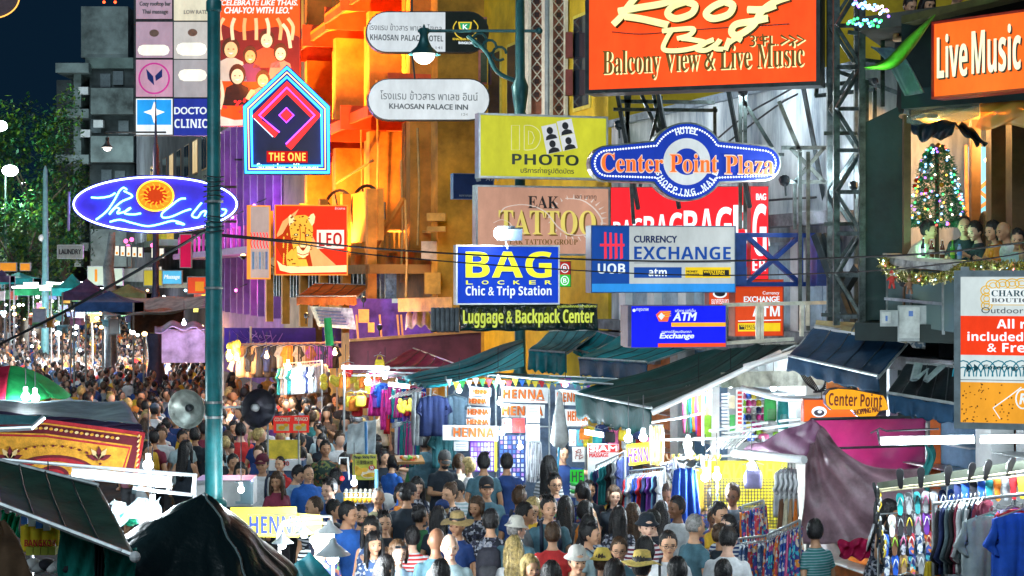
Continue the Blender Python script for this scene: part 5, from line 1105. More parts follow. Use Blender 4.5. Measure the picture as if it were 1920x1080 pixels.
for i in range(7):
 for r in(12,20):s.line('wave_arc',[(1806+i*22+r*math.cos(a),706-r*1.5*math.sin(a))for a in[math.pi*j/8 for j in range(9)]],2.6,.012,TW)
s.text('Entering The',1842,684,1945,696,TG,.03,'bi')
for u in(1812,1826):s.poly('arrow',[(u,682),(u+10,690),(u,698)],.012,.02,TG)
s.line('white_curl',[(1862,765),(1890,745),(1915,726)],2,.014,PW,smooth=4);s.line('white_curl',[(1862,765),(1875,785)],1.5,.014,PW)
s.line('ring_curl',[(1918+13*math.cos(a),748+18*math.sin(a))for a in[2*math.pi*j/20 for j in range(20)]],3,.014,PW,closed=True);s.text('R',1912,738,1924,758,PW,.014,'bi')
for i in range(60):s.ell('splash_drop',rg.uniform(1803,1900),rg.uniform(718,795),rg.uniform(.8,2.2),rg.uniform(.8,2),.006,.012,mat('rust_drop',(.35,.12,.01),.5),n=6)
MB().bar(s.pt(1797,800,-.1),s.pt(1797,500,-.1),.09).build('post',ALF,s.root)
# --- small Center Point sign above the pink stall, orange U sign behind
s=Plane(1605,752,25,0,'shop_sign','small orange Center Point shopping mall sign above the pink tarpaulin','sign')
P=[(1548,742),(1556,732),(1572,729),(1600,731),(1656,742),(1662,752),(1665,768),(1650,770),(1640,782),(1622,786),(1606,778),(1598,768),(1560,768),(1550,758)]
s.poly('housing',[(u+(u-1606)*.03,v+(v-756)*.06)for u,v in P],-.2,-.01,mat('sign_rim_navy',(.02,.02,.06),.5));s.poly('face_panel',P,-.01,0,em('amber_panel',(1,.42,.02),.9))
s.text('Center Point',1554,737,1654,762,mat('maroon_letters',(.30,.03,.02),.5),.02,'b',rot=R(-2));s.text('SHOPPING MALL',1600,765,1652,775,mat('maroon_letters',(0,0,0)),.02,'b',rot=R(8))
s=sign('orange bank sign with black and white oval mark behind the small Center Point sign',1508,750,1688,790,25.5,0,em('bank_orange',(.95,.16,.02),.85),mat('dark_orange_rim',(0,0,0)),.2,.01)
s.ell('oval_mark',1536,772,14,10,0,.01,em('white_letters',(0,0,0)));s.ell('oval_core',1536,774,10,6,.01,.016,INK);s.ell('oval_eye',1537,772,4,3,.016,.02,PW,n=12)
# ================================================================ awnings, poles, lamps
def vinyl(name,c,rough=.42,transl=.12,var=.35):return mat(name,c,max(.55,rough),0,var,2.2,.35,7,spec=.12,transl=transl*.6)
GRNV=vinyl('green_black_canvas',(.004,.048,.048));TEALV=vinyl('teal_canvas',(.008,.17,.20),.45,.05);NAVV=vinyl('navy_canvas',(.012,.045,.095));BLKV=vinyl('black_canvas',(.010,.016,.02));SLTV=vinyl('slate_canvas',(.05,.17,.20),.5,.1);MARV=vinyl('maroon_canvas',(.15,.012,.045),.6,.05)
def awning(label,q,m,sag=.15,val=0,fold=.03,frame=True,nf=9,name='awning',valm=None,back=False,seed=1):
 A=[W(*p)for p in q];root=thing(name,label,'awning',sum(A,Vector())/4)
 def f(a,b):
  p=A[0].lerp(A[1],a).lerp(A[3].lerp(A[2],a),b)
  return p+Vector((0,0,-sag*math.sin(math.pi*a)*math.sin(math.pi*min(1,b*1.02))+fold*math.sin(a*nf*3+seed+2*b)*(.3+b)*.6+fold*.5*math.sin(b*9+a*4)))
 MB().sheet(f,40,20,.008).build('canopy_cloth',m,root,True)
 for k_ in range(1,5):MB().tube([f(k_/5,j/10)+Vector((0,-.004,.010))for j in range(11)],.009,4).build('seam',DSTEEL,root)
 if val:
  def g(a,b):
   p=f(a,1.0);return p+Vector((0,-.01-.04*b*math.sin(a*31+seed),-val*b*(1+.05*math.sin(a*60))-.002))+Vector((.03*math.sin(a*23+seed)*b,0,0))
  MB().sheet(g,60,6,.008).build('valance',valm or m,root,True)
 if frame:
  e=Vector((0,0,.012));MB().tube([A[3]+e,A[2]+e],.022,6).build('front_bar',STEEL,root);MB().tube([A[0]+e,A[1]+e],.02,6).build('back_bar',STEEL,root)
  MB().tube([A[1]-e*2,A[2]-e*2],.02,6).build('side_bar',STEEL,root);MB().tube([A[0]-e*2,A[3]-e*2],.02,6).build('side_bar',STEEL,root)
 return root
aw=awning('large green black awning stretched from the facade towards the henna stall',[(1362,650,31),(1492,645,27.5),(1222,767,27.5),(1078,738,31)],GRNV,.22,.42,.05)
for i in range(13):
 u=1225+i*20;
MB().tube([W(1222,775,27.5),W(1465,660,27.5)],.045,8).build('white_pole',WHITEP,aw)
awning('navy awning with a white front rail below the dark bar wall',[(1528,612,26),(1702,640,24.2),(1646,706,23.3),(1478,668,25.4)],NAVV,.06,.22,.02,seed=4)
t=thing('awning_box','tan topped awning cassette with a pale floral end','awning box',W(1630,610,25));MB().prism([W(1530,600,26.1),W(1735,613,24.3),W(1700,636,24.1),W(1528,612,26)],(0,0,-.05)).build('lid',mat('tan_lid',(.35,.28,.12),.6),t);p=Plane(1718,640,24.1,0);qp('end_plate',p,[(1700,636),(1735,616),(1735,655),(1712,652)],-.05,0,floral('floral_plate',(.6,.65,.65),[(.12,.2,.28),(.6,.65,.65)],16),t);MB().bar(W(1528,614,25.95),W(1702,641,24.15),.04).build('front_rail',WHITEP,t)
wa=awning('black awning with a large pale letter W left of the boutique sign',[(1700,682,23.6),(1800,690,22.8),(1800,760,21.9),(1664,738,22.6)],BLKV,.05,.24,.02,seed=7,valm=NAVV)
p=Plane(1730,715,22.3,-5);m_=MB();zz=[(1722,692),(1716,716),(1738,700),(1734,722),(1757,694)]
m_.prism([p.pt(*q_,.38)for q_ in[(1716,692),(1730,692),(1724,716)]],(0,.01,0))
wl_=[W(1720,692,23.2),W(1712,722,22.5),W(1737,702,22.8),W(1734,724,22.4),W(1765,695,22.9)]
MB().tube([q_+Vector((0,-.06,.07))for q_ in wl_],.06,6,ell=.3).build('painted_letter',mat('grey_letter',(.30,.38,.40),.6),wa)
awning('blue teal awning with short valance behind the big green one',[(1180,622,35),(1305,648,32.5),(1213,680,31.5),(1085,672,34)],TEALV,.1,.34,.03,seed=2,valm=NAVV)
awning('small grey green awning with teal skirt right of the ornate post',[(1030,622,37),(1122,620,36.5),(1062,662,35),(992,657,36)],SLTV,.1,.42,.03,seed=5,valm=TEALV)
awning('second teal awning half hidden beside the blue lightbox',[(1118,622,36.5),(1180,640,35),(1120,668,35),(1075,655,36)],TEALV,.08,.1,.03,seed=6)
awning('long sagging teal tarpaulin above the henna stall',[(980,636,34),(983,684,31.5),(800,726,31.5),(752,708,35)],TEALV,.18,0,.05,False,seed=3)
awning('flat grey sheet roof over the henna boards',[(900,700,33.5),(1160,712,32.5),(1150,722,30.8),(915,704,31.6)],SLTV,.1,0,.04,seed=8)
awning('maroon tarpaulin with a raised ridge in front of the maroon wall',[(775,654,40),(850,682,36),(842,704,34.5),(690,697,37)],MARV,.08,.1,.04,seed=9)
p=Plane(780,655,41,8);t=thing('hoarding','maroon painted hoarding panel behind the maroon tarpaulin','hoarding',W(780,700,41));qp('panel',p,[(655,640),(902,622),(902,700),(655,700)],-.1,0,mat('maroon_board',(.16,.03,.05),.6,0,.3,2),t);qp('top_trim',p,[(655,636),(902,618),(902,623),(655,641)],-.12,.05,mat('orange_trim',(.6,.25,.08),.5),t)
# ---- corrugated grey awning, orange awning, signs under the orange building
t=awning('orange awning with purple edge under the leopard lightbox',[(590,532,50),(692,535,47),(668,556,44.5),(556,556,46)],vinyl('orange_canvas',(.75,.20,.03),.6,.3),.05,.22,.02,seed=3,valm=vinyl('dark_orange_canvas',(.3,.10,.03)))
t=thing('corrugated_shutter','dark corrugated sheet hanging left of the luggage banner','shutter',W(835,600,37));
for i in range(6):MB().tube([W(812+i*9,578,37.2),W(812+i*9,622,37)],.055,8).build('corrugation',mat('dark_grey_sheet',(.12,.14,.16),.4,.5,.3),t)
t=thing('storage_tarp','cream cloth bundle under the ochre ledge','bundle',W(800,600,44));MB().sheet(lambda a,b:W(762+a*52,590+28*b-8*math.sin(a*3),44)+Vector((0,-.4*b,.05*math.sin(a*20))),16,8,.02).build('cloth',vinyl('cream_canvas',(.7,.55,.28)),t,True)
t=thing('paper_board','tilted cream notice board with rows of faded print','board',W(635,610,44));p=Plane(635,600,44,0)
qp('board',p,[(581,574),(660,578),(668,618),(596,612)],-.05,0,mat('cream_board',(.6,.55,.38),.7,0,.4,8),t)
for i in range(5):MB().bar(p.pt(592+i*2,582+i*6,.02),p.pt(640+i*3,585+i*6,.02),.03).build('print_row',GRT,t)
t=thing('green_tube','bright green hanging windsock tube in front of the notice board','windsock',W(617,660,40));MB().tube([W(614,596,40),W(618,648,40)],[.09,.10],10).build('tube_cloth',mat('bright_green',(.03,.45,.12),.6),t)
fill_spot(W(575,590,44),(1,.6,.25),60,'amber spotlight beside the cream notice board');fill_spot(W(712,612,43),(.5,.25,1),60,'violet spotlight of the bar stall');fill_spot(W(682,560,44),(1,.5,.15),40,'orange spotlight at the right end of the orange awning')  # three added fill lights in spotlight bodies brighten these stalls
t=thing('back_stall','violet lit bar stall under the ochre ledge','stall',W(700,640,46));p=Plane(700,610,46,5)
qp('back_wall',p,[(655,560),(830,560),(830,650),(655,650)],-.1,0,mat('violet_cloth',(.12,.05,.40),.7,0,.4,2),t)
for u in(668,712,745,752):MB().bar(p.pt(u,590,.4),p.pt(u+4,640,.4),.05).build('post',mat('orange_wood',(0,0,0)),t)
for u,v,w,h,c in((672,580,20,25,(.8,.4,.1)),(690,605,12,18,(.9,.5,.1)),(808,585,8,20,(.6,.6,.6)),(735,560,60,8,(.3,.5,.55))):qp('board',p,[(u,v),(u+w,v),(u+w,v+h),(u,v+h)],.3,.4,mat('bd%d'%u,c,.6),t)
t=thing('timber_beam','long ochre beam under the orange balcony','beam',W(810,560,44));MB().bar(W(757,572,44),W(858,570,42),.35).build('beam',mat('ochre_beam',(.6,.33,.06),.7,0,.35,2),t);
for i,(u,v,w,h)in enumerate(((796,511,31,40),(800,400,36,14),(800,425,36,9))):MB().bb(W(u,v+h,45),W(u+w,v,45.3)+Vector((0,.3,0))).build('ochre_box',mat('ochre_beam',(0,0,0)),t)
# ---- scaffold/truss tower
t=thing('sign_gantry','tall steel lattice tower carrying the roof bar sign','gantry',W(1580,700,27)*1.0);t.location.z=0
SG=mat('gantry_steel',(.09,.12,.12),.5,.5,.5,6);tw=[(1556,26.2),(1568,25.4),(1607,26.0),(1616,25.0)]
def vb(u,v0,v1,Y,w=.09,m=SG,nm='upright',u1=None):MB().bar(W(u,v0,Y),W(u1 or u,v1,Y),w).build(nm,m,t)
for u,Y in tw:vb(u,-60,610,Y)
for a in((1405,290,1470,290),(1340,200,1340,330),(1240,180,1200,350),(1150,205,1345,207),(1490,345,1490,430),(1500,285,1500,620),(1515,285,1515,620),(1625,150,1625,560),(1640,170,1640,600),(1620,260,1645,330),(1645,330,1620,400),(1620,400,1645,480),(1545,250,1640,250),(1545,420,1640,420),(1540,590,1620,592),(1655,60,1655,200),(1600,110,1680,120),(1590,60,1700,75)):MB().bar(W(a[0],a[1],28.2 if a[2]<1480 else 26.7 if a[0]<1540 else 25.6),W(a[2],a[3],28.2 if a[2]<1480 else 26.7 if a[0]<1540 else 25.6),.055).build('strut',SG,t)
for i in range(10):
 v=-30+i*78
 MB().bar(W(1556,v,26.2),W(1607,v,26),.06).build('cross_bar',SG,t);MB().bar(W(1568,v,25.4),W(1616,v,25),.06).build('cross_bar',SG,t)
 MB().bar(W(1556 if i%2 else 1607,v,26.1),W(1607 if i%2 else 1556,v+78,26.1),.05).build('brace',SG,t);MB().bar(W(1568 if i%2 else 1616,v,25.3),W(1616 if i%2 else 1568,v+78,25.1),.05).build('brace',SG,t)
for a in((1465,277,1556,277),(1465,341,1556,341),(1482,277,1545,341),(1545,277,1490,341),(1395,190,1448,277),(1388,150,1388,430),(1397,150,1397,430),(1172,160,1188,420),(1182,160,1168,330),(1195,160,1270,330),(1160,190,1340,192),(1222,160,1240,250),(1460,190,1500,285),(1540,60,1530,180),(1530,180,1640,168),(1560,130,1700,180),(1545,160,1640,150)):
 yq=28.6 if a[2]<1450 else 27.0
 MB().bar(W(a[0],a[1],yq),W(a[2],a[3],yq-(.9 if a[2]>1600 else 0)),.06).build('strut',SG,t)
for a in((1530,440,1600,620),(1545,440,1618,640),(1556,590,1610,500)):MB().bar(W(a[0],a[1],26.4),W(a[2],a[3],25.8),.12).build('strut',DSTEEL,t)
fill_spot(W(1392,168,28.2),(.8,.95,1),80,'small white spotlight under the roof bar sign, left of the steel legs',.06);fill_spot(W(1470,335,26.6),(.8,.92,1),70,'white spotlight low on the strut right of the plaza sign',.06);fill_spot(W(1600,345,25.6),(.75,.9,1),60,'white spotlight inside the steel gantry',.05);fill_spot(W(1160,232,31),(.85,.95,1),90,'white spotlight between the photo sign and the plaza sign',.06)  # fill lights for the white wall, with spotlight bodies added
# ---- teal lamp posts
t=thing('lamp_post','thick teal lamp post in the left foreground carrying two horn speakers','lamp post',W(402,1400,22)*1.0);x0=W(401,500,22).x;t.location=(x0,22,0)
MB().lathe([(.20,0),(.20,.5),(.15,.6),(.14,2.18),(.16,2.2),(.17,2.3),(.115,2.36),(.112,3.2),(.105,5.9),(.090,5.92),(.083,8.62),(.10,8.64),(.10,8.75),(.08,8.78),(.078,11)],(x0,22,0),20).build('shaft',TEAL,t,True,40)
for v in(756,784,542,380):MB().lathe([(.114,0),(.122,.0),(.122,.03),(.114,.03)],(x0,22,zof(v,22)),20).build('steel_band',STEEL,t)
b=MB()
for i in range(9):z=zof(332+i*9+(30 if i>4 else 0),22);b.tube([(x0+.13*math.cos(a*.63),22+.13*math.sin(a*.63),z+.01*math.sin(a*1.3+i))for a in range(10)],.008,4,True)
b.build('cable_wrap',INK,t)
def horn(label,u,v,d,r,Y=21.9,inner=None,m=None):
 c=W(u,v,Y);q=thing('horn_speaker',label,'loudspeaker',c);M_=Vector(d).normalized().to_track_quat('Z','Y').to_matrix()
 MB().lathe([(.045,-.36),(.06,-.33),(.06,-.22),(.035,-.20),(.05,-.16),(.09,-.10),(r*.55,-.05),(r*.8,0),(r,.04),(r*1.02,.045),(r*1.02,.035),(r*.98,.036),(r*.78,-.004),(r*.5,-.054),(.06,-.09)],c,28,M_).build('bell',m or mat('horn_grey',(.42,.48,.44),.35,.3,.25,10),q,True,50)
 MB().lathe([(.045,-.10),(.05,-.02),(.03,.0),(.012,.012)],c,14,M_).build('throat',inner or BLACK,q,True);MB().bar(c-M_@Vector((0,0,.2)),(x0,22,c.z),.03).build('bracket',STEEL,q)
horn('horn speaker facing left with a pale bell, left of the teal lamp post',352,766,(-.25,-1,-.08),.25)
horn('horn speaker facing right with a dark shaded bell, right of the teal lamp post',482,765,(.62,-.78,-.03),.25,m=mat('horn_dark',(.05,.05,.07),.3,.4,.3,10),inner=WHITEP)
t=thing('street_lamp','ornate dark teal street lamp with a glowing bell lantern over the hotel signs','street lamp',(W(975,500,37.6).x,37.6,0));x1=t.location.x;OT=mat('dark_teal_iron',(.015,.10,.11),.4,.3,.25)
MB().lathe([(.34,0),(.34,.6),(.22,.8),(.16,2.2),(.20,2.9),(.21,3.0),(.13,3.15),(.11,4.5),(.12,8.6),(.17,8.7),(.12,8.85),(.17,9.2),(.19,9.4),(.11,9.6),(.10,11.5),(.14,11.6),(.10,11.8),(.13,13),(.05,13.2)],(x1,37.6,0),16).build('post',OT,t,True,40)
za=zof(58,37.6);MB().tube([(x1+.35,37.6,za),(x1-2.25,37.6,za)],.035,8).build('arm',OT,t);MB().ball((x1+.42,37.6,za),.08).build('finial',OT,t)
MB().tube(spline([(x1-.1,37.6,za-1.1),(x1-.5,37.6,za-.9),(x1-.75,37.6,za-.45),(x1-1.15,37.6,za-.1)],5),.05,8).build('scroll',OT,t);
for k in range(3):MB().tube([(x1-.45-.22*k+.15*math.cos(a*.6),37.6,za-.5+.15*k+.15*math.sin(a*.6))for a in range(10)],.03,6).build('scroll',OT,t)
def bell(t,x,Y,z,k,m,watts,col=(1,.95,.85),g='bulb_glow2'):
 MB().lathe([(.02*k,.95*k),(.05*k,.85*k),(.14*k,.83*k),(.15*k,.70*k),(.12*k,.62*k),(.16*k,.42*k),(.24*k,.26*k),(.42*k,.10*k),(.50*k,.04*k),(.50*k,.02*k),(.36*k,.06*k)],(x,Y,z),22).build('lamp_shade',m,t,True,50)
 MB().ball((x,Y,z+.03*k),(.34*k,.34*k,.30*k),16,10).build('globe',em(g,col,2.2),t,True);lamp((x,Y-.1,z-.5*k),col,watts,.25*k)
bell(t,W(795,100,37.6).x,37.6,zof(104,37.6),.72,OT,260)
for dx in(-2.05,):MB().ball((x1+dx,37.6,za),.07).build('finial',OT,t)
t=thing('street_lamp','slender dark street lamp with a small lit bell below the clinic sign','street lamp',(W(292,500,58).x,58,0));x2=t.location.x
MB().lathe([(.5,0),(.45,1.0),(.25,2.4),(.40,3.7),(.30,4.0),(.14,4.6),(.11,5),(.10,9.6),(.05,9.8),(.03,10.6),(.005,11.4)],(x2,58,0),12).build('post',mat('violet_grey_iron',(.06,.06,.12),.4,.3),t,True,40)
za2=zof(248,58);MB().tube([(x2+.35,58,za2),(x2-1.7,58,za2)],.035,6).build('arm',DSTEEL,t);bell(t,W(201,275,58).x,58,zof(277,58),.42,DSTEEL,120,(1,.85,.75),'peach_globe')
t=thing('street_lamp','thin pale teal street lamp pole at the far left by the trees','street lamp',(W(85,500,75).x,75,0));x3=t.location.x
MB().lathe([(.2,0),(.16,4),(.10,9.9),(.03,10.1)],(x3,75,0),10).build('post',mat('pale_teal',(.16,.36,.38),.5),t,True,40);MB().ball((x3-.15,75,zof(446,75)),.16).build('fixture',WHITEP,t)
for u,v,Y,r,e,lab in((19,320,90,.42,2600,'glaring white street light before the trees, lower of the two at the left edge'),(-1,236,92,.42,2000,'glaring white street light cut by the left edge, upper of the two')):
 p=W(u,v,Y);q=thing('street_light',lab,'street light',(p.x,Y,0));MB().ball(p,(r,r,r*.7),14,8).build('lens',em('street_glow',(.85,.97,.95),18),q,True);MB().lathe([(.1,0),(.06,p.z+.3)],(p.x-.4,Y+.5,0),8).build('post',DSTEEL,q);MB().bar((p.x-.4,Y+.5,p.z+.3),p+Vector((0,0,.3)),.08).build('arm',DSTEEL,q);lamp(p-Vector((0,.8,.1)),(.8,.97,.9),e*.35,.3)
for u in(195,216):q=W(u,4,140);MB().ball(q,.12,8,6).build('warning_light',em('red_dot',(1,.08,.02),4),label='small red warning light above the grey tower, %s one'%('left' if u==195 else 'right'),cat='light')
# ---- overhead wires
def wire(label,pts,r=.018):
 P=[W(*p)for p in pts];P=spline([tuple(p)for p in P],8);MB().tube(P,r,5).build('overhead_wire',INK,label=label,cat='wire')
wire('thick black cable running from the lower left up to the teal lamp post',[(-20,655,26),(110,590,25),(250,512,24),(384,434,22.2)],.022)
wire('pair of thin black wires sagging from the teal lamp post to the right, upper one',[(415,440,22),(560,453,23),(760,470,24.5),(1000,483,25),(1300,490,24.5),(1700,478,22),(1940,452,20)],.014)
wire('thin black wire sagging across the signs below the upper pair',[(415,443,22),(560,457,23.2),(700,478,24.6),(1000,502,25),(1300,516,24.5),(1600,510,22.4),(1830,488,20.5),(1940,470,20)],.010)
wire('thin twisted wire crossing from the plaza sign to the gantry',[(1180,400,30),(1300,388,29.5),(1450,375,29),(1530,370,28)],.02)
wire('loose wire rising from the plaza sign towards the roof bar sign',[(1345,260,30.5),(1400,215,29.5),(1460,180,29),(1530,140,28.5)],.018)
wire('second loose wire rising from the plaza sign to the upper right',[(1350,278,30.5),(1420,225,29.6),(1470,190,29),(1520,165,28.5)],.018)
wire('red wire across the roof bar sign',[(1160,150,27.4),(1290,135,27.2),(1400,110,27),(1530,80,26.8)],.007)
# ================================================================ goods, stalls
GAR=mat('garment',(0,0,0),.8,0,.22,5,.3,12,objcol=True,transl=.15);GARF={k:TOPM[k]for k in('fb','fd','fw','s')}
GARF['fr']=floral('red_print_cloth',(.5,.04,.06),[(.75,.2,.03),(.6,.55,.5),(.05,.1,.4)],22);GARF['fm']=floral('mixed_print_cloth',(.03,.05,.25),[(.5,.05,.2),(.05,.4,.5),(.7,.6,.5),(.7,.25,.04)],20);GARF['ik']=floral('ikat_cloth',(.02,.05,.30),[(.6,.65,.75),(.05,.2,.6),(.4,.05,.2)],24)
def g_shirt(long=False,w=.46,h=.66):
 b=MB();f=lambda a,c:Vector(((a-.5)*w*(1-.10*(1-c)*0),.035*math.sin(a*14+c*2)*c+.015*math.sin(a*31),-h*c-.02*(2*a-1)**2*(1-c)*4*(.6 if abs(a-.5)>.2 else 0)))
 b.sheet(f,16,10,.03)
 for s in(1,-1):
  L_=.56 if long else.24;e=Vector((s*(w/2+L_*.42),0,-.08-L_*.85));a0=Vector((s*(w/2-.03),0,-.02));a1=Vector((s*(w/2-.02),0,-.20))
  b.sheet(lambda a,c:a0.lerp(a1,c).lerp(e+Vector((-s*.02,0,.03))+Vector((s*-.12*c,0,-.09*c)),a)+Vector((0,.02*math.sin(a*7+c*4),0)),7,4,.035)
 return b
def g_pants():
 b=MB()
 for s in(1,-1):b.sheet(lambda a,c:Vector((s*.10+(a-.5)*.2*(1+.3*c),.03*math.sin(a*9+c*5),-.85*c)),6,12,.04)
 return b
def g_skirt(h=.75):return MB().sheet(lambda a,c:Vector(((a-.5)*(.28+.16*c),.05*math.sin(a*22)*(.3+c),-h*c)),22,8,.012)
def g_bag():
 b=MB();_rings(b,[(-.42,.13,.06,0),(-.38,.15,.07,0),(-.20,.15,.07,0),(-.12,.12,.05,0)],Matrix.Identity(4),12);b.tube([(-.10,0,-.13),(-.06,0,-.02),(.06,0,-.02),(.10,0,-.13)],.012,5);return b
GK={'shirt':('hanging_shirt',g_shirt),'jacket':('hanging_jacket',lambda:g_shirt(True,.48,.74)),'vest':('hanging_vest',lambda:g_shirt(False,.34,.6)),'trousers':('hanging_trousers',g_pants),'skirt':('hanging_skirt',g_skirt),'bag':('hanging_bag',g_bag),'scarf':('hanging_scarf',lambda:MB().sheet(lambda a,c:Vector(((a-.5)*.2,.04*math.sin(a*15+c*3),-1.0*c)),10,10,.015))}
def garment(kind,p,rz,label,group,color=None,tm=None,sc=1.0,hanger=True):
 nm,fn=GK[kind];t=thing(nm,label,'bag' if kind=='bag' else 'garment',p,rz,group);t.scale=(sc,)*3
 me=pm(('g',kind),lambda:fn().mesh('cloth',GAR,True));o=obj('cloth',me,t,None,color or(.5,.5,.5),GARF[tm]if tm else None)
 if hanger:obj('hanger',pm('hanger',lambda:MB().tube([(-.18,0,-.03),(0,0,.03),(.18,0,-.03)],.008,5).tube([(0,0,.03),(0,0,.06),(.02,0,.085),(.04,0,.07)],.005,5).mesh('hanger',STEEL)),t)
 return t
CN_={'black':(.015,.015,.02),'white':(.75,.77,.8),'grey':(.32,.34,.36),'navy':(.015,.03,.12),'blue':(.02,.12,.65),'sky blue':(.2,.5,.75),'red':(.62,.02,.03),'maroon':(.22,.02,.05),'pink':(.75,.15,.35),'magenta':(.65,.03,.30),'orange':(.85,.22,.02),'yellow':(.8,.6,.04),'green':(.04,.35,.08),'lime green':(.35,.75,.05),'teal':(.02,.28,.30),'purple':(.20,.05,.40),'brown':(.18,.08,.04),'tan':(.45,.28,.14),'cream':(.7,.62,.45),'turquoise':(.03,.6,.6)}
def rack(where,p0,p1,n,kinds,cols,yaw,sc=1.0,posts=True,group=None,zfloor=.13,tms=None,jit=.2,barlab=None):
 p0=Vector(p0);p1=Vector(p1)
 r=thing('clothes_rack',barlab or 'steel tube clothes rack '+where,'clothes rack',((p0.x+p1.x)/2,(p0.y+p1.y)/2,zfloor));MB().tube([p0,p1],.016,8).build('rail',STEEL,r)
 if posts:
  for p in(p0,p1):MB().tube([p,(p.x,p.y,zfloor)],.018,8).build('post',STEEL,r)
 for i in range(n):
  p=p0.lerp(p1,(i+.5)/n)-Vector((0,0,.085*sc));k=kinds[i%len(kinds)];c=rg.choice(cols);tmx=rg.choice(tms)if tms and rg.random()<.75 else None
  nm={'fb':'blue floral','fd':'dark patterned','fw':'blue and white printed','s':'striped','fr':'red printed','fm':'multicoloured printed','ik':'blue patterned'}.get(tmx,c)
  garment(k,p,R(yaw+rg.uniform(-1,1)*jit*30),'%s %s hanging on the rack %s'%(nm,k,where),group or 'clothes on the rack '+where,CN_[c],tmx,sc)
 return r
def board(label,pts,Y,m,yaw=0,th=.02,name='sign_board',cat='sign',frame=None,group=None):
 cu=sum(p[0]for p in pts)/len(pts);cv=sum(p[1]for p in pts)/len(pts);s=Plane(cu,cv,Y,yaw,name,label,cat,group);s.poly('board',pts,-th,0,m)
 if frame:s.line('frame',pts,frame[0],.005,frame[1],closed=True)
 return s
def bulb(u,v,Y,w,lab,col=(.78,.92,1),r=.05,cord=.5,name='light_bulb'):
 p=W(u,v,Y);s=thing(name,lab,'light bulb',p);MB().ball(p,r,10,8).build('glass_bulb',BULB if col[2]>.8 else WARM,s,True);MB().tube([p+Vector((0,0,r*.8)),p+Vector((0,0,r*2.2))],r*.5,8).build('socket',WHITEP,s);MB().tube([p+Vector((0,0,r*2.2)),p+Vector((0,0,r*2.2+cord))],.006,4).build('cord',INK,s)
 lamp(p+Vector((0,-r*1.6,-r*.5)),col,w,r)
def tube_lamp(u0,v0,u1,v1,Y,w,lab,Y1=None,r=.022):
 a,b=W(u0,v0,Y),W(u1,v1,Y1 or Y);s=thing('fluorescent_tube',lab,'tube light',(a+b)/2);MB().tube([a,b],r,8).build('glass_tube',TUBE,s);MB().bar(a+Vector((0,.02,.045)),b+Vector((0,.02,.045)),.06,.04).build('batten',WHITEP,s)
 for i in range(2):lamp(a.lerp(b,.25+.5*i)+Vector((0,-.04,-.06)),(.82,.94,1),w/2,.08)
HOR=mat('henna_orange',(.75,.16,.015),.5);BWH=mat('board_white',(.78,.80,.80),.6,0,.08);YBD=mat('yellow_board',(.80,.70,.03),.5);PUR=mat('purple_print',(.16,.03,.45),.5)
# ---------------- henna stall
Yh=31.6
fr=thing('market_stall','henna stall frame of thin steel tubes hung with orange lettered boards','stall',W(985,1000,32.4)*1.0);fr.location.z=0
for u in(836,930,1030,1098):c=W(u,700,32.4);MB().tube([(c.x,32.4,0),(c.x,32.4,zof(706,32.4))],.02,6).build('post',STEEL,fr)
for v in(714,800,880):MB().tube([W(836,v,32.4),W(1098,v,32.4)],.016,6).build('rail',STEEL,fr)
MB().bb(W(840,985,33.4),W(1100,720,33.6)).build('back_cloth',mat('stall_back',(.14,.20,.30),.8,0,.5,2),fr)
for i,(pts,tb,lab)in enumerate((([(881,725),(921,728),(920,744),(880,741)],(887,731,915,739),'small faded henna board, topmost of the narrow column'),([(879,743),(918,746),(918,762),(878,759)],(881,748,912,757),'small henna board, second from the top of the narrow column'),([(876,763),(920,765),(919,784),(875,782)],(878,768,916,778),'small henna board, third from the top of the narrow column'),([(874,786),(918,783),(919,797),(875,799)],(877,787,916,796),'small tilted henna board, lowest of the narrow column'),([(830,797),(935,799),(934,827),(830,825)],(851,803,927,820),'long white henna board hanging lowest over the queue'),([(940,725),(1028,727),(1027,756),(940,754)],(944,731,1021,748),'wide henna board, upper one right of the narrow column'),([(940,757),(1022,759),(1021,784),(940,782)],(942,762,1019,779),'wide henna board below the widest one'),([(1041,731),(1098,733),(1098,761),(1041,759)],(1045,737,1096,754),'henna board partly tucked behind the green awning, upper'),([(1053,767),(1104,769),(1102,799),(1053,797)],(1065,772,1102,790),'henna board partly tucked behind the green awning, lower'))):
 s=board(lab,pts,Yh-.1*(i%3),BWH,2);s.text('HENNA',*tb,mat('henna_shadow',(.16,.04,.01),.5),.006,'b',rot=-.02);s.text('HENNA',tb[0]-1,tb[1]-1,tb[2]-1,tb[3]-1,HOR,.02,'b',rot=-.02)
 if i in(4,5):s.text('by hands',tb[2]-25,tb[3]+1,tb[2],tb[3]+5,HOR,.01,'bi')
HP=mat('henna_paper',(.70,.68,.64),.7);HBR=mat('henna_brown_line',(.30,.05,.03),.6)
def swirl(s,u,v,w,h):
 for k in range(3):s.line('henna_pattern',[(u+w*(.2+.6*t_/6)+w*.1*math.sin(t_*2+k),v+h*(.25+.22*k)+h*.12*math.sin(t_*1.3+k))for t_ in range(7)],1.3,.006,HBR,smooth=2)
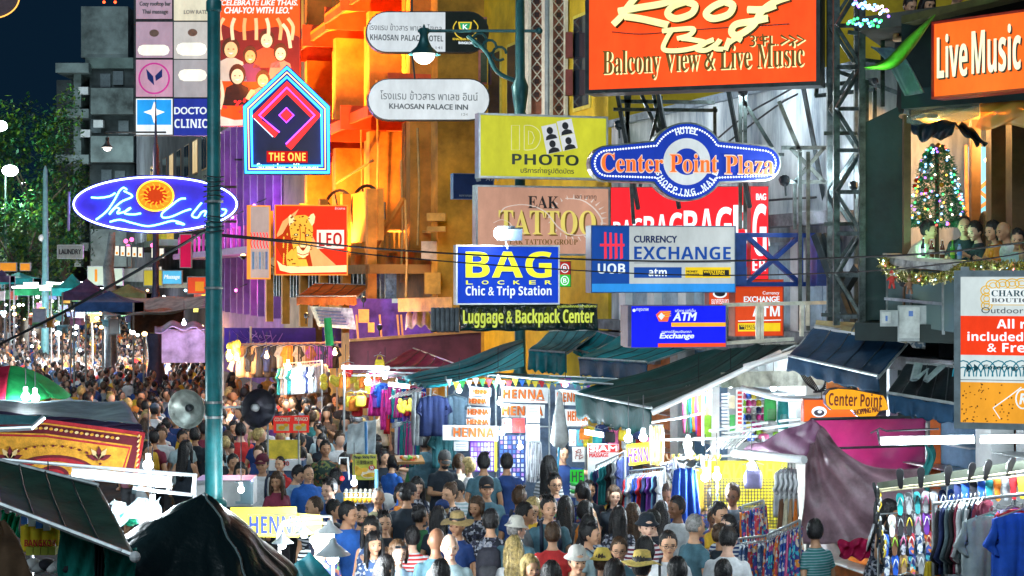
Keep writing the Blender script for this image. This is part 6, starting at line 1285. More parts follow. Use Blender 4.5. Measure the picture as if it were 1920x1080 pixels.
for i,(u0,v0,u1,v1,m,lab)in enumerate(((940,785,959,811,HP,'henna hand design sheet on the left under the wide boards'),(961,785,984,811,mat('red_sheet',(.55,.03,.03),.6),'red design sheet with a white flower under the wide boards'),(987,762,1012,793,HP,'white price sheet pinned over the wide henna board'),(986,796,1012,827,HP,'white price sheet with small print above the silver tassels'),(851,828,878,845,mat('grey_sheet',(.6,.62,.64),.6),'grey text sheet under the long henna board'),(1067,806,1080,836,HP,'henna design photo on the right of the stall, left one'),(1082,806,1098,836,mat('teal_sheet',(.05,.25,.28),.6),'teal design sheet beside the henna photo'),(1073,838,1096,866,HP,'henna arm design photo below the teal sheet'))):
 s=board(lab,[(u0,v0),(u1,v0),(u1,v1),(u0,v1)],31.2,m,2,.01,'poster','poster');
 if m is not BWH and i not in(2,3,4):swirl(s,u0,v0,u1-u0,v1-v0)
 else:
  for k in range(5):s.line('print_row',[(u0+4,v0+5+k*4.5),(u1-4,v0+5+k*4.5)],1,.005,GRT)
s=board('purple framed display of henna cards with a yellow edge',[(881,827),(932,827),(932,884),(881,884)],31.9,PUR,0,.03,'display_board','display');s.rect('yellow_edge',927,827,932,884,0,.02,YBD)
for i in range(7):
 for j in range(6):s.rect('card',883+i*6.2,830+j*9,887.6+i*6.2,837+j*9,0,.01,[BWH,mat('lilac_card',(.4,.2,.6),.6),mat('pale_card',(.5,.55,.7),.6)][rg.randrange(3)])
s=board('navy display board dotted with white design cards',[(936,815),(985,815),(985,905),(936,905)],32,NAVY,0,.03,'display_board','display')
for i in range(6):
 for j in range(10):s.rect('card',938+i*7.8+rg.uniform(-1,1),818+j*8.6,943+i*7.8,824+j*8.6,0,.01,[BWH,mat('lilac_card',(0,0,0)),mat('pale_card',(0,0,0)),mat('blue_card',(.05,.15,.5),.6)][rg.randrange(4)])
def tassels(label,u0,v0,u1,v1,Y,cols,n):
 t=thing('tassel_curtain',label,'tassels',W((u0+u1)/2,v0,Y));MB().tube([W(u0,v0,Y),W(u1,v0,Y)],.012,5).build('rod',STEEL,t)
 for c in range(len(cols)):
  b=MB()
  for i in range(n//len(cols)):
   u=rg.uniform(u0,u1);a=W(u,v0+rg.uniform(0,6),Y+rg.uniform(-.05,.05));e=W(u+rg.uniform(-2,2),v1-rg.uniform(0,(v1-v0)*.2),Y+rg.uniform(-.06,.06));b.tube([a,(a+e)/2+Vector((rg.uniform(-.02,.02),0,0)),e],.009,3)
  o=b.build('strands',cols[c],t);o['kind']='stuff'
tassels('silver white tassels hanging in the middle of the henna stall',986,829,1014,905,31,[mat('silver_strand',(.75,.77,.8),.3,.4),mat('grey_strand',(.3,.3,.34),.4,.3)],110)
tassels('white and yellow braided tassels above the t-shirt rack',1218,797,1244,874,26.6,[mat('white_strand',(.75,.75,.72),.5),mat('yellow_strand',(.75,.62,.08),.5),mat('brown_strand',(.3,.2,.1),.5)],90)
for a in((861,732,31.6,45,'round bulb beside the narrow column of henna boards'),(934,714,31.4,30,'bulb under the grey sheet roof'),(941,812,31,60,'brightest bulb right of the long henna board'),(975,838,30.8,50,'bulb in front of the navy card display'),(1058,801,31,24,'bulb by the white flag pole'),(1060,721,31.6,26,'bulb over the upper right henna board'),(722,707,35,30,'small bulb left under the teal tarpaulin'),(937,755,31.6,22,'bulb between the two groups of henna boards')):bulb(*a)
tube_lamp(728,722,768,727,34,50,'short slanting tube light under the left end of the teal tarpaulin');tube_lamp(1096,812,1132,818,28.2,40,'short tube light under the valance of the green awning')
for u0,v0,u1,v1,lab in((1035,740,1062,905,'closed white parasol with a blue pole right of the henna boards'),):
 t=thing('parasol',lab,'parasol',W(1048,905,30.6));MB().tube([W(1052,780,30.6),W(1043,925,30.6)],.02,6).build('pole',mat('blue_pole',(.03,.35,.6),.4),t);MB().lathe([(.02,1.0),(.10,.6),(.17,.1),(.10,.0)],W(1049,838,30.6),10).build('closed_canopy',vinyl('white_canvas',(.6,.62,.62)),t,True)
garment('shirt',W(813,742,32),R(4),'black sleeveless shirt displayed beside the narrow henna boards','clothes displayed by the henna stall',CN_['navy'],None,1.15);garment('shirt',W(851,742,32.4),R(-6),'grey blue t-shirt with a blue print between black shirt and henna boards','clothes displayed by the henna stall',(.16,.25,.34),None,1.15);garment('scarf',W(782,735,32),R(30),'pale grey scarf hanging left of the black shirt','clothes displayed by the henna stall',CN_['grey']);garment('vest',W(833,800,32.2),R(10),'dark teal top hanging low left of the long henna board','clothes displayed by the henna stall',(.02,.12,.14),None,1.3)
# ---------------- SIAM massage, HENNA small signs, goods
s=board('white and red Siam massage board hanging above the shirts',[(1102,832),(1160,833),(1158,900),(1102,900)],28.2,BWH,6);s.rect('red_band',1104,834,1159,848,0,.008,mat('red_print',(.65,.02,.02),.5));s.text('SIAM',1106,836,1157,846,BWH,.014);s.text('MASSAGE',1105,850,1141,857,mat('red_print',(0,0,0)),.01)
s=board('yellow board with purple henna letters above the shirt rack',[(1174,837),(1217,832),(1219,868),(1177,874)],26.8,YBD,4);s.text('HENN',1178,840,1215,866,PUR,.01,'b',rot=.06)
for k in range(4):s.line('yellow_rod',[(1174+k*.5,837-k),(1217,832-k)],1.5,.02,YBD)
s=board('small green board with dark letters beside the man in navy',[(1069,881),(1095,881),(1095,907),(1069,907)],29,em('green_board',(.03,.6,.04),.6),0);s.text('HE',1072,884,1092,903,mat('dark_green_print',(0,0,0)),.01)
t=thing('basket_stack','stack of white and green baskets below the green board','basket',W(1082,935,29));
for k in range(4):MB().lathe([(.10,0),(.13,.07),(.12,.07),(.09,.01)],W(1082,932-k*7,29),12).build('basket',[BWH,mat('green_plastic',(.05,.5,.1),.4)][k%2],t,True)
rack('in front of the massage board',W(1118,872,28),W(1172,846,26.6),12,['shirt'],['white','grey','teal','navy','black','pink'],62,.95,barlab='slanting steel clothes rack in front of the massage board')
rack('under the yellow purple henna board',W(1178,884,26.8),W(1246,876,25.8),14,['shirt','vest'],['blue','purple','navy','white','yellow','sky blue','red'],60,.95)
garment('skirt',W(1284,878,25.4),R(10),'bright blue dress hanging right of the shirt rack','large garments by the steel pole',(.015,.08,.45),None,1.15);garment('vest',W(1306,878,25.8),R(30),'mustard and red top hanging behind the blue dress','large garments by the steel pole',(.5,.30,.03),None,1.1);garment('vest',W(1262,868,26.2),R(-20),'dark floral blouse hanging left of the blue dress','large garments by the steel pole',CN_['black'],'fd',1.1)
for i,(u,v,w,c)in enumerate(((1178,822,42,'left of the twin bulbs above the shirt rack'),(1206,820,42,'right of the twin bulbs above the shirt rack'),(1290,833,60,'upper large bulb below the steel frame'),(1293,851,30,'lower bulb below the steel frame'),(1221,908,46,'low bulb behind the hooded figure'),(1322,895,44,'left bulb in front of the yellow mesh'),(1344,893,44,'right bulb in front of the yellow mesh'),(1409,873,40,'bulb under the tip of the pink tarpaulin'))):bulb(u,v,26.2-(i>4)*.8,w,'glowing white bulb, '+c,r=.065)
fr=thing('market_stall','steel tube stall frame with rails under the open shop','stall',W(1270,1000,26.4)*1.0);fr.location.z=0
for a in((1222,792,1318,775),(1240,825,1330,822),(1265,860,1420,852),(1318,775,1318,835),(1282,828,1288,858),(1330,822,1420,818),(1330,808,1440,792),(1460,790,1560,778),(1430,818,1436,850),(1360,812,1500,795)):MB().tube([W(a[0],a[1],26.3),W(a[2],a[3],26.3)],.022,6).build('rail',ALU,fr)
for u in(1318,1265,1330):c=W(u,860,26);MB().tube([(c.x,26,0),(c.x,26,zof(860,26))],.03,6).build('post',ALU,fr)
for i in range(8):MB().tube([W(1255+i*13+5*math.cos(a),852+10*math.sin(a),26)for a in[math.pi*j/8 for j in range(9)]],.014,5).build('ring_hook',[mat('tan_hook',(.5,.3,.15),.5),YBD,BWH][i%3],fr)
for k in range(9):MB().tube([W(1325+k*7,846-k*1,26.2),W(1352+k*8,822-k*2,27.2)],.012,5).build('hook_arm',ALU,fr)
for i in range(16):
 c_=['orange','teal','black','yellow','navy','pink','white','red'][i*3%8];garment(['bag','vest','scarf'][i%3],W(1096+i*8,796+(i%4)*3,29.2+(i%3)*.5),R(rg.uniform(-50,50)),'%s %s hanging under the valance of the green awning'%(c_,['bag','top','scarf'][i%3]),'goods under the green awning',CN_[c_],None,.6)
for i in range(22):c_=rg.choice(['teal','purple','blue','yellow','red','white','green']);q_=W(842+i*12.4,711+(i%2)*2+3*math.sin(i),31.5);MB().prism([q_+Vector((-.06,0,0)),q_+Vector((.06,0,0)),q_+Vector((.01,0,-.16))],(0,.008,0)).build('pennant',mat('pennant_'+c_,CN_[c_],.6),label='%s pennant strung over the henna boards'%c_,cat='pennant',group='pennants over the henna boards')
shop=random.Random(8)
def blob_bag(u,v,Y,w,h,c,lab,grp='bags and caps in the open shop',cat='bag',name='backpack'):
 k_=Y/F;p=W(u,v,Y);t=thing(name,lab,cat,p,0,grp);b=MB();x,z=w/2*k_,h/2*k_
 _rings(b,[(-z,x*.8,.08,0),(-z*.85,x,.11,0),(0,x,.12,0),(z*.7,x*.9,.10,0),(z,x*.5,.05,0)],Matrix.Identity(4),12);b.build('bag_body',GAR,t,True,local=True,color=CN_[c]);b=MB();_rings(b,[(-z*.8,x*.6,.03,-.11),(-z*.1,x*.65,.035,-.11),(0,x*.4,.01,-.10)],Matrix.Identity(4),10);b.build('pocket',GAR,t,True,local=True,color=mix(CN_[c],(.3,.3,.3),.3))
 return t
for i in range(34):
 u=1396+shop.uniform(0,100)*((i%9)/9);u=1394+(i%5)*9.5;v=742+(i//5)*13.5;c=shop.choice(['blue','navy','red','yellow','white','black','pink','lime green','grey','magenta'])
 blob_bag(u,v,28.4,9,11,c,'%s small bag on the wall of the open shop'%c)
blob_bag(1444,765,28,24,50,'green','tall bright green rucksack in the open shop');blob_bag(1468,775,28.2,22,58,'teal','tall dark teal rucksack right of the green one');blob_bag(1444,800,27.8,30,22,'grey','grey bundle below the green rucksack');blob_bag(1432,818,27.4,20,10,'pink','pink cushion on the shelf below the rucksacks');blob_bag(1408,819,27.4,14,14,'blue','blue helmet shaped bag on the shelf',name='bag');blob_bag(1456,815,27.4,14,10,'lime green','lime green pouch beside the pink cushion',name='bag')
for i,(u0,v0,u1,v1,c,lab)in enumerate(((1319,778,1335,822,'lime green','lime green panel left of the shop column'),(1307,778,1316,818,'red','red banner strip left of the lime panel'),(1380,730,1394,806,'white','white price banner with red print in the shop'),(1366,742,1378,766,'cream','cream price card in the shop'),(1368,778,1378,812,'green','narrow green strip in the shop'))):
 s=board(lab,[(u0,v0),(u1,v0),(u1,v1),(u0,v1)],28.3,mat('panel_'+c.replace(' ','_'),CN_[c],.6),-10,.03,'shop_banner','banner')
 if i==2:
  for k in range(9):s.rect('red_print',u0+3,v0+4+k*8,u1-3,v0+9+k*8,0,.006,mat('red_print',(0,0,0)))
t=thing('roller_column','white column with rolled shutter slats in the middle of the shop','column',W(1345,800,28.2)*1.0);t.location.z=0
c0=W(1345,800,28.3);MB().bb((c0.x-.10,28.25,.1),(c0.x+.03,28.5,zof(725,28.3))).build('column',WHITEP,t)
for i in range(14):MB().bb(W(1353,738+i*6.5,28.3),W(1367,742+i*6.5,28.3)+Vector((0,.05,0))).build('slat',ALU,t)
for i in range(9):garment('scarf',W(1286+i*5.5,726+rg.uniform(0,5),29),R(rg.uniform(20,80)),'%s scarf hanging at the back under the green awning'%(lambda c:c)(['pink','green','teal','orange','purple','lime green','grey','blue','tan'][i]),'scarves at the back of the shop',CN_[['pink','green','teal','orange','purple','lime green','grey','blue','tan'][i]],None,.75)
for u,v in((1310,735),(1370,722),(1450,728),(1500,750)):bulb(u,v,28.6,55,'shop bulb under the ceiling, %s'%{1310:'nearest the green awning',1370:'over the white column',1450:'over the rucksacks',1500:'nearest the orange bank sign'}[u])
t=thing('steel_beam','dirty cream beam with looping cables above the shop','beam',W(1450,705,27.6));MB().bar(W(1375,712,28.4),W(1520,708,26.6),.5,.25).build('beam',mat('dirty_cream',(.50,.50,.42),.7,0,.4,3),t)
MB().tube([W(*p)for p in spline([(1390,728,27),(1440,742,26.8),(1480,748,26.6),(1540,746,26.2)],6)],.05,8).build('duct',ALU,t)
for k in range(6):MB().tube([W(*p)for p in spline([(1500+k*3,700,26),(1515+k*4,722+k*2,25.8),(1540-k*3,735,25.7),(1548,712+k*4,25.8)],5)],.012,4).build('cable',INK,t)
MB().tube([W(1395,688,27.5),W(1496,660,27.2)],.05,8).build('white_rail',WHITEP,t)
s=board('yellow banner with reversed henna lettering behind wire mesh',[(1318,864),(1476,864),(1476,992),(1318,992)],26.1,mat('yellow_banner',(.75,.62,.02),.6,0,.15,3,transl=.35),0,.012,'fabric_banner','banner')
s.text('HENNA',1452,868,1352,896,mat('dark_yellow_print',(.35,.30,.02),.6),.006,'b');s.text('I',1330,925,1337,960,mat('dark_yellow_print',(0,0,0)),.006)
fill_spot(W(1400,925,26.9),(1,.95,.8),70,'bulb glowing behind the yellow banner',.05,(0,-1,0))  # unseen light added so the cloth glows through
t=thing('wire_mesh_panel','black wire grid panel in front of the yellow banner','wire grid',W(1400,992,25.7));b=MB()
for i in range(27):b.bar(W(1322+i*5.8,898,25.7),W(1322+i*5.8,990,25.7),.010)
for i in range(16):b.bar(W(1320,898+i*6,25.7),W(1474,898+i*6,25.7),.010)
o=b.build('wires',INK,t);o['kind']='stuff'
t=thing('chain','hanging chain below the right bulb by the yellow mesh','chain',W(1345,905,25.3))
for i in range(11):MB().tube([W(1345+2*math.cos(a*.9)*(1 if i%2 else.3),907+i*7+4*math.sin(a*.9),25.3)for a in range(7)],.007,4,True).build('chain_link',STEEL,t)
rack('in front of the yellow mesh',W(1393,948,24.2),W(1432,938,24.0),13,['skirt','trousers'],['blue','navy','white','orange','pink'],70,1.0,tms=['ik','fm','ik','fb','fr'])
rack('beside the man in the striped polo',W(1440,1002,22.4),W(1500,975,22.0),13,['skirt'],['orange','pink','navy'],65,.95,tms=['fr','fm','ik'])
rack('below the patterned skirts',W(1385,1010,23.2),W(1440,1004,22.8),12,['skirt','trousers'],['white','pink','navy'],60,1.0,tms=['fm','fw','fr'])
for i in range(5):garment('shirt',W(1466+i*6,880,24.6),R(60+i*6),'white blouse hanging under the pink tarpaulin tip, %s of five'%['first','second','third','fourth','last'][i],'white blouses under the pink tarpaulin',CN_['white'],None,1.0)
for i in range(4):garment('skirt',W(1468+i*8,935,24.4),R(50+i*9),'%s skirt hanging below the white blouses'%['brown','cream','tan','orange'][i],'skirts below the white blouses',CN_[['brown','cream','tan','orange'][i]],None,.6)
garment('bag',W(1412,868,25.2),0,'lilac and yellow pouch hanging by the bulb under the pink tip',None,(.45,.42,.7),None,.9)
# ---------------- pink plastic stall
PK=mat('pink_plastic',(.66,.15,.38),.35,0,.12,2,.2,6,transl=.75);MV=mat('mauve_plastic',(.42,.27,.32),.45,0,.3,3,.4,5,transl=.38,coat=.3);PKD=mat('purple_plastic',(.26,.10,.20),.6,0,.3,2,.3,6,transl=.35)
t=thing('market_stall','stall wrapped in translucent pink and grey plastic sheeting','stall',W(1620,1050,25)*1.0);t.location.z=0
def quadsheet(pts,fold=.04,n=(28,20),th=.006,fx=9,seed=0):
 A=[W(*p)for p in pts]
 return MB().sheet(lambda a,b:A[0].lerp(A[1],a).lerp(A[3].lerp(A[2],a),b)+Vector((0,fold*math.sin(a*fx*2+b*7+seed)+fold*.6*math.sin(a*3-b*11+seed),fold*.5*math.sin(a*13+b*3))),*n,th)
quadsheet([(1520,787,25.2),(1737,783,24.6),(1737,905,24.6),(1525,920,25.2)],.03).build('pink_sheet',PK,t,True)
quadsheet([(1394,843,25.8),(1520,786,24.2),(1540,800,23.9),(1508,860,24.0)],.05,(20,14)).build('purple_roof',PKD,t,True)
TE=spline([(1512,790,24.9),(1542,800,24.8),(1575,840,24.6),(1625,872,24.4),(1690,880,24.2),(1737,876,24.0)],8);BE=spline([(1504,1022,24.6),(1570,1018,24.3),(1640,1012,24.1),(1737,1005,23.9)],13);nT=len(TE)-1;nB=len(BE)-1
def drape(a,b):
 ft=a*nT;i=min(int(ft),nT-1);p=Vector(TE[i]).lerp(Vector(TE[i+1]),ft-i);fb_=a*nB;j=min(int(fb_),nB-1);q=Vector(BE[j]).lerp(Vector(BE[j+1]),fb_-j)
 u,v,Y=p.lerp(q,b);P_=W(u,v,Y);r=math.hypot(u-1530,v-790);ang=math.atan2(v-790,u-1525)
 return P_+Vector((0,-.09*math.sin(ang*11+r*.022)*(.25+.75*min(1,r/160))-.035*math.sin(ang*23+2+r*.035)+.04*math.sin(r*.06+ang*5),0))
MB().sheet(drape,60,40,.006).build('grey_sheet',MV,t,True)
MB().tube([W(1376,850,25.6),W(1508,862,24.0)],.06,8).build('white_edge_pole',WHITEP,t);MB().tube([W(1520,786,24.9),W(1740,781,24.3)],.025,6).build('ridge_pole',DSTEEL,t);MB().tube([W(1520,842,24.95),W(1737,835,24.4)],.02,6).build('rail',DSTEEL,t)
for u,Y in((1515,25.2),(1738,24.6)):c=W(u,800,Y);MB().tube([(c.x,Y,0),(c.x,Y,c.z+.05)],.025,6).build('post',STEEL,t)
MB().bb(W(1520,1060,27),W(1740,800,27.1)).build('back_wall',mat('stall_pale',(.55,.5,.52),.8),t)
quadsheet([(1570,1016,23.8),(1640,1008,23.6),(1636,1050,23.5),(1575,1045,23.7)],.05).build('crimson_bag',mat('crimson_plastic',(.55,.02,.10),.25,0,.2,3,.4,8,transl=.3),t,True)
for u,v,w,l in((1590,818,230,'left'),(1650,797,150,'right'),(1540,812,90,'leftmost')):bulb(u,v,25.6,w,'bulb glowing through the pink sheet, %s one'%l,r=.07)
# ---------------- flip-flop stand
FS=MB();out=[(.0,.14),(.035,.125),(.048,.07),(.038,-.01),(.034,-.08),(.022,-.13),(0,-.142),(-.022,-.13),(-.030,-.08),(-.032,-.01),(-.046,.07),(-.034,.125)]
def flipflop(p,rz,label,c,sc_=(.8,.8,.8),up=0,grp='flip-flops on the wire stand',tm=None):
 t=thing('flip_flop',label,'flip-flop',p,rz,grp);t.rotation_euler=(R(up),0,rz);t.scale=(.95,)*3
 obj('sole',pm('sole',lambda:MB().prism([(x,0,z)for x,z in spline(out,3,True)],(0,-.022,0)).mesh('sole',mat('rubber',(0,0,0),.5,0,.1,20,objcol=True))),t,color=c,m=GARF[tm]if tm else None)
 obj('strap',pm('strap',lambda:MB().tube(spline([(-.036,-.03,-.02),(-.022,-.055,.04),(0,-.04,.085),(.022,-.055,.04),(.036,-.03,-.02)],4),.007,6).mesh('strap',mat('rubber',(0,0,0)))),t,color=sc_)
fl=thing('display_stand','wire flip-flop stand in the lower right corner','stand',W(1700,1080,20.6)*1.0);fl.location.z=0
for v in(920,966,1008,1050):MB().tube([W(1650,v-2,20.9),W(1780,v-10,20.6)],.010,5).build('wire_shelf',ALU,fl)
for u in(1650,1715,1780):c=W(u,930,20.8);MB().tube([(c.x,20.9,0),(c.x,20.9,c.z+.1)],.014,5).build('post',STEEL,fl)
MB().tube([W(1650,918,20.7),W(1930,882,19.4)],.014,6).build('top_rail',mat('cream_rail',(.6,.55,.35),.5),fl);MB().tube([W(1650,922,20.7),W(1930,890,19.4)],.012,6).build('top_rail',mat('cream_rail',(0,0,0)),fl);MB().bar(W(1650,912,20.9),W(1930,870,19.6),.12,.10).build('back_board',mat('dark_olive_board',(.05,.06,.04),.6),fl)
rows=[(945,1687,[('turquoise','white'),('grey','grey'),('teal','black'),('grey','pink'),('white','white'),('navy','white'),('blue','grey')],None),(986,1672,[('white','cream'),('black','grey'),('black','yellow'),('grey','pink'),('purple','white'),('magenta','pink')],None),(1022,1660,[('blue','sky blue'),('brown','lime green'),('black','pink'),('black','white'),('sky blue','white'),('orange','tan'),('white','blue')],{2:'fd',3:'fr',4:'fw',5:'fr'}),(1062,1662,[('navy','white'),('blue','white'),('tan','yellow'),('green','grey'),('grey','white'),('navy','teal')],{0:'fw',3:'fm',5:'fm'})]
for ri,(v,u0,L_,tmd)in enumerate(rows):
 for i,(c,sc_)in enumerate(L_):
  flipflop(W(u0+i*16,v-i*1.2,20.55-.01*i),R(rg.uniform(-6,6)),'%s flip-flop with %s strap, %s in the %s row of the stand'%(c,sc_,['first','second','third','fourth','fifth','sixth','seventh'][i],['top','second','third','bottom'][ri]),CN_[c],CN_[sc_],-8+rg.uniform(-3,3),'flip-flops on the wire stand',(tmd or{}).get(i))
for i,(c)in enumerate(['navy','blue','black','blue','teal','orange','grey','red','yellow']):flipflop(W(1796+i*15,926-i*1.6,20-.05*i),R(180+rg.uniform(-5,5)),'%s flip-flop heel up behind the shirts on the long rail'%c,CN_[c],CN_['white'],8,'flip-flops along the long rail')
for i,(u,v)in enumerate(((1688,904),(1727,902),(1778,898),(1822,893),(1852,888),(1895,884))):flipflop(W(u,v-6,20.3-.15*i),R(160+i*8),'black flip-flop with white print standing on the top rail, %s from the left'%['first','second','third','fourth','fifth','sixth'][i],(.01,.01,.012),(.7,.7,.7),-22,'black flip-flops standing on the top rail',None)
for i in range(14):flipflop(W(1642-rg.uniform(0,8)+i*1.2,925+i*9,20.75-.03*i),R(60+rg.uniform(-10,10)),'black flip-flop with %s strap in the hanging bunch left of the stand'%['white','yellow'][i%2],(.01,.012,.015),CN_[['white','yellow'][i%2]],rg.uniform(-15,15),'bunch of black flip-flops')
# ---------------- t-shirt rail lower right
r=thing('clothes_rail','long steel rail carrying jackets and t-shirts in the lower right corner','clothes rail',W(1850,1080,19.2)*1.0);r.location.z=0;MB().tube([W(1750,945,19.6),W(1935,925,18.7)],.02,8).build('rail',ALU,r)
for u,Y in((1750,19.6),(1915,18.8)):c=W(u,945,Y);MB().tube([(c.x,Y,0),(c.x,Y,c.z)],.02,8).build('post',ALU,r)
for i,c in enumerate(['black','navy','grey','black','maroon','white','grey','black','navy','maroon']):
 g_=garment('jacket',W(1772+i*8,945-i*.8,19.5-.04*i),R(58+rg.uniform(-6,6)),'%s tracksuit jacket, %s from the left in the dark row'%(c,['first','second','third','fourth','fifth','sixth','seventh','eighth','ninth','tenth'][i]),'tracksuit jackets in the lower right',CN_[c]if c!='grey' else(.10,.15,.17),None,1.05)
jw=Plane(1818,1010,19.0,35,'hanging_jacket','white jacket side with vertical black brand lettering in the dark row','garment','tracksuit jackets in the lower right');jw.poly('cloth',[(1812,955),(1822,955),(1826,1050),(1808,1050)],-.03,0,mat('white_cloth_panel',(.65,.68,.7),.8,0,.15));q_=jw.loc(1816,1000,.01);text('lettering','adidas',(q_.x-.19,q_.z-.025,q_.x+.19,q_.z+.035),-.012,INK,jw.root,'b',.004,rot=math.pi/2)
g1=garment('shirt',W(1856,968,18.7),R(4),'pale grey t-shirt facing the street on the rail',None,(.42,.50,.52),None,1.3);garment('shirt',W(1868,962,18.9),R(14),'turquoise edged t-shirt behind the pale grey one',None,(.03,.45,.45),None,1.2)
garment('shirt',W(1915,962,18.2),R(6),'bright blue t-shirt at the right edge of the rail',None,(.02,.13,.75),None,1.35);garment('shirt',W(1903,955,18.6),R(25),'red t-shirt behind the bright blue one',None,CN_['red'],None,1.15);garment('shirt',W(1897,952,18.8),R(35),'purple t-shirt behind the red one',None,CN_['purple'],None,1.1);garment('skirt',W(1744,1052,19.6),R(20),'yellow cloth hanging between the flip-flops and the jackets',None,CN_['yellow'],None,.45)
garment('trousers',W(1700,1078,20),R(10),'dark trousers under the flip-flop stand',None,CN_['black'])
tube_lamp(1652,829,1826,826,20.2,110,'long white fluorescent tube in front of the pink stall',19.6,.035);tube_lamp(1838,826,1990,824,19.5,110,'long white fluorescent tube cut by the right edge',19.2,.035)
t=thing('light_rail','thin black rail with a hook above the fluorescent tube','rail',W(1700,808,20.3));MB().tube([W(1632,812,20.4),W(1650,803,20.4),W(1662,808,20.4),W(1760,804,20)],.012,5).build('rod',INK,t);MB().tube([W(1645,806,20.2),W(1650,834,20.2)],.015,5).build('hook',INK,t)
t=thing('shop_wall','grey ground floor shop wall with an orange post behind the fluorescent tubes','shopfront',W(1840,1000,24.5)*1.0);t.location.z=0
p=Plane(1840,860,24.4,-14)
qp('wall',p,[(1736,780),(2050,770),(2050,1200),(1736,1200)],-.3,0,mat('grey_shop_wall',(.13,.16,.19),.8,0,.3,1.5),t)
for u0,u1,m,o in((1744,1764,mat('orange_post',(.85,.17,.02),.6),.12),(1766,1780,mat('pink_grey_post',(.45,.3,.3),.6),.1),(1788,1812,mat('blue_dark_panel',(.05,.08,.13),.5),.05),(1848,1868,mat('blue_dark_panel',(0,0,0)),.04),(1872,1898,mat('cream_post',(.55,.50,.45),.6),.1)):qp('post',p,[(u0,780),(u1,780),(u1,1190),(u0,1190)],0,o,m,t)
t2=thing('window_grille','white diamond grille behind the fluorescent tubes','grille',p.pt(1840,900));
for i in range(9):MB().bar(p.pt(1814+i*4,792,.15),p.pt(1814+i*4,890,.15),.02).build('bar',WHITEP,t2)
for i in range(12):MB().bar(p.pt(1814,795+i*8,.16),p.pt(1848,795+i*8,.16),.02).build('bar',WHITEP,t2)
for i in range(5):MB().bar(p.pt(1905+i*6,792,.15),p.pt(1905+i*6,890,.15),.025).build('bar',mat('orange_post',(0,0,0)),t2)
MB().sheet(lambda a,b:W(1734+a*14,830+b*80+10*math.sin(a*3),23.5)+Vector((.05*math.sin(b*6),.05*math.sin(a*9),0)),8,12,.02).build('hanging_cloth',mat('teal_cloth',(.02,.25,.25),.7),label='teal cloth hanging beside the orange post',cat='cloth',smooth=True)
# ================================================================ left foreground
def sheet_thing(name,label,cat,pts,m,fold=.04,n=(28,16),fx=9,seed=0,th=.008,sag=0,part='cloth'):
 A=[W(*p)for p in pts];t=thing(name,label,cat,sum(A,Vector())/4)
 MB().sheet(lambda a,b:A[0].lerp(A[1],a).lerp(A[3].lerp(A[2],a),b)+Vector((0,fold*math.sin(a*fx*2+b*7+seed),fold*.5*math.sin(a*13+b*3+seed)-sag*math.sin(a*math.pi)*math.sin(b*math.pi))),*n,th).build(part,m,t,True);return t
c=W(20,720,24);t=thing('market_umbrella','green and red market umbrella at the left edge','umbrella',(c.x,24,0));MB().tube([(c.x,24,0),(c.x,24,c.z+.25)],.02,8).build('pole',STEEL,t)
for k in range(8):
 a0,a1=k*math.pi/4+.2,(k+1)*math.pi/4+.2
 MB().sheet(lambda a,b:Vector((c.x+.82*b*math.cos(a0+(a1-a0)*a),24+.82*b*math.sin(a0+(a1-a0)*a),c.z+.26-.42*b**1.7-.04*b*math.sin(a*math.pi))),8,8,.006).build('canopy_panel',[vinyl('umbrella_green',(.03,.42,.12),.4,.35),vinyl('umbrella_red',(.60,.03,.08),.4,.35)][k in(4,5)],t,True)
bulb(48,744,23,60,'left bulb under the green umbrella',r=.06);bulb(66,746,23,60,'right bulb under the green umbrella',r=.06)
sheet_thing('tarpaulin','silver blue tarpaulin over the carpet stall','tarpaulin',[(-30,752,22.5),(232,752,22.5),(262,796,20.2),(-30,772,20.2)],vinyl('silver_canvas',(.22,.30,.33),.3,.15),.03,sag=.06)
sheet_thing('tarpaulin','dark edge cloth hanging along the front of the silver tarpaulin','tarpaulin',[(-30,770,20.15),(262,795,20.15),(270,808,20.1),(-30,786,20.1)],vinyl('plum_canvas',(.05,.04,.09),.4),.02)
t=thing('rolled_tarp','rolled teal tarpaulin with a silver pole at the left edge','tarpaulin',W(40,790,19));MB().tube([W(-30,783,19.2),W(80,788,19.2)],[.05,.035],10).build('roll',TEALV,t,True);MB().tube([W(-30,806,18.9),W(60,802,18.9),W(82,782,19)],.03,8).build('pole',ALU,t);MB().prism([W(-30,796,19),W(70,796,19),(W(82,780,19)),W(-30,778,19)],(0,.02,0)).build('folded_cloth',SLTV,t)
CP=Plane(130,830,19.8,0,'carpet','red and gold patterned carpet hanging in the left stall','carpet')
RC=mat('carpet_red',(.48,.02,.03),.85,0,.25,8,.4,60);GC=mat('carpet_gold',(.80,.36,.03),.85,0,.25,12,.4,60);DC=mat('carpet_maroon',(.16,.01,.02),.85,0,.2,8)
def cq(name,pts,o,m):CP.poly(name,pts,o-.01,o,m,CP.root)
EDG=lambda k:[(-30,783+k),(85,786+k*1.0),(272-k*.9,811+k*.9),(258-k,893),(-30,893)]
cq('ground',EDG(0),0,RC)
for k,m in((7,GC),(10,DC),(27,GC),(30,RC),(34,GC)):cq('border_band',EDG(k),.004+k*.0012,m)
for i in range(26):u=-20+i*9.6;v=783+17+max(0,(u-85))*.14;CP.ell('border_flower',u,v+3,3.4,2.6,.03,.055,[GC,mat('carpet_cream',(.8,.55,.25),.85)][i%2],CP.root,8)
for i in range(34):a=math.pi*(i+.5)/34;CP.ell('arch_dot',95-95*math.cos(a),880-44*math.sin(a),2.6,2.2,.05,.065,[GC,DC][i%2],CP.root,8)
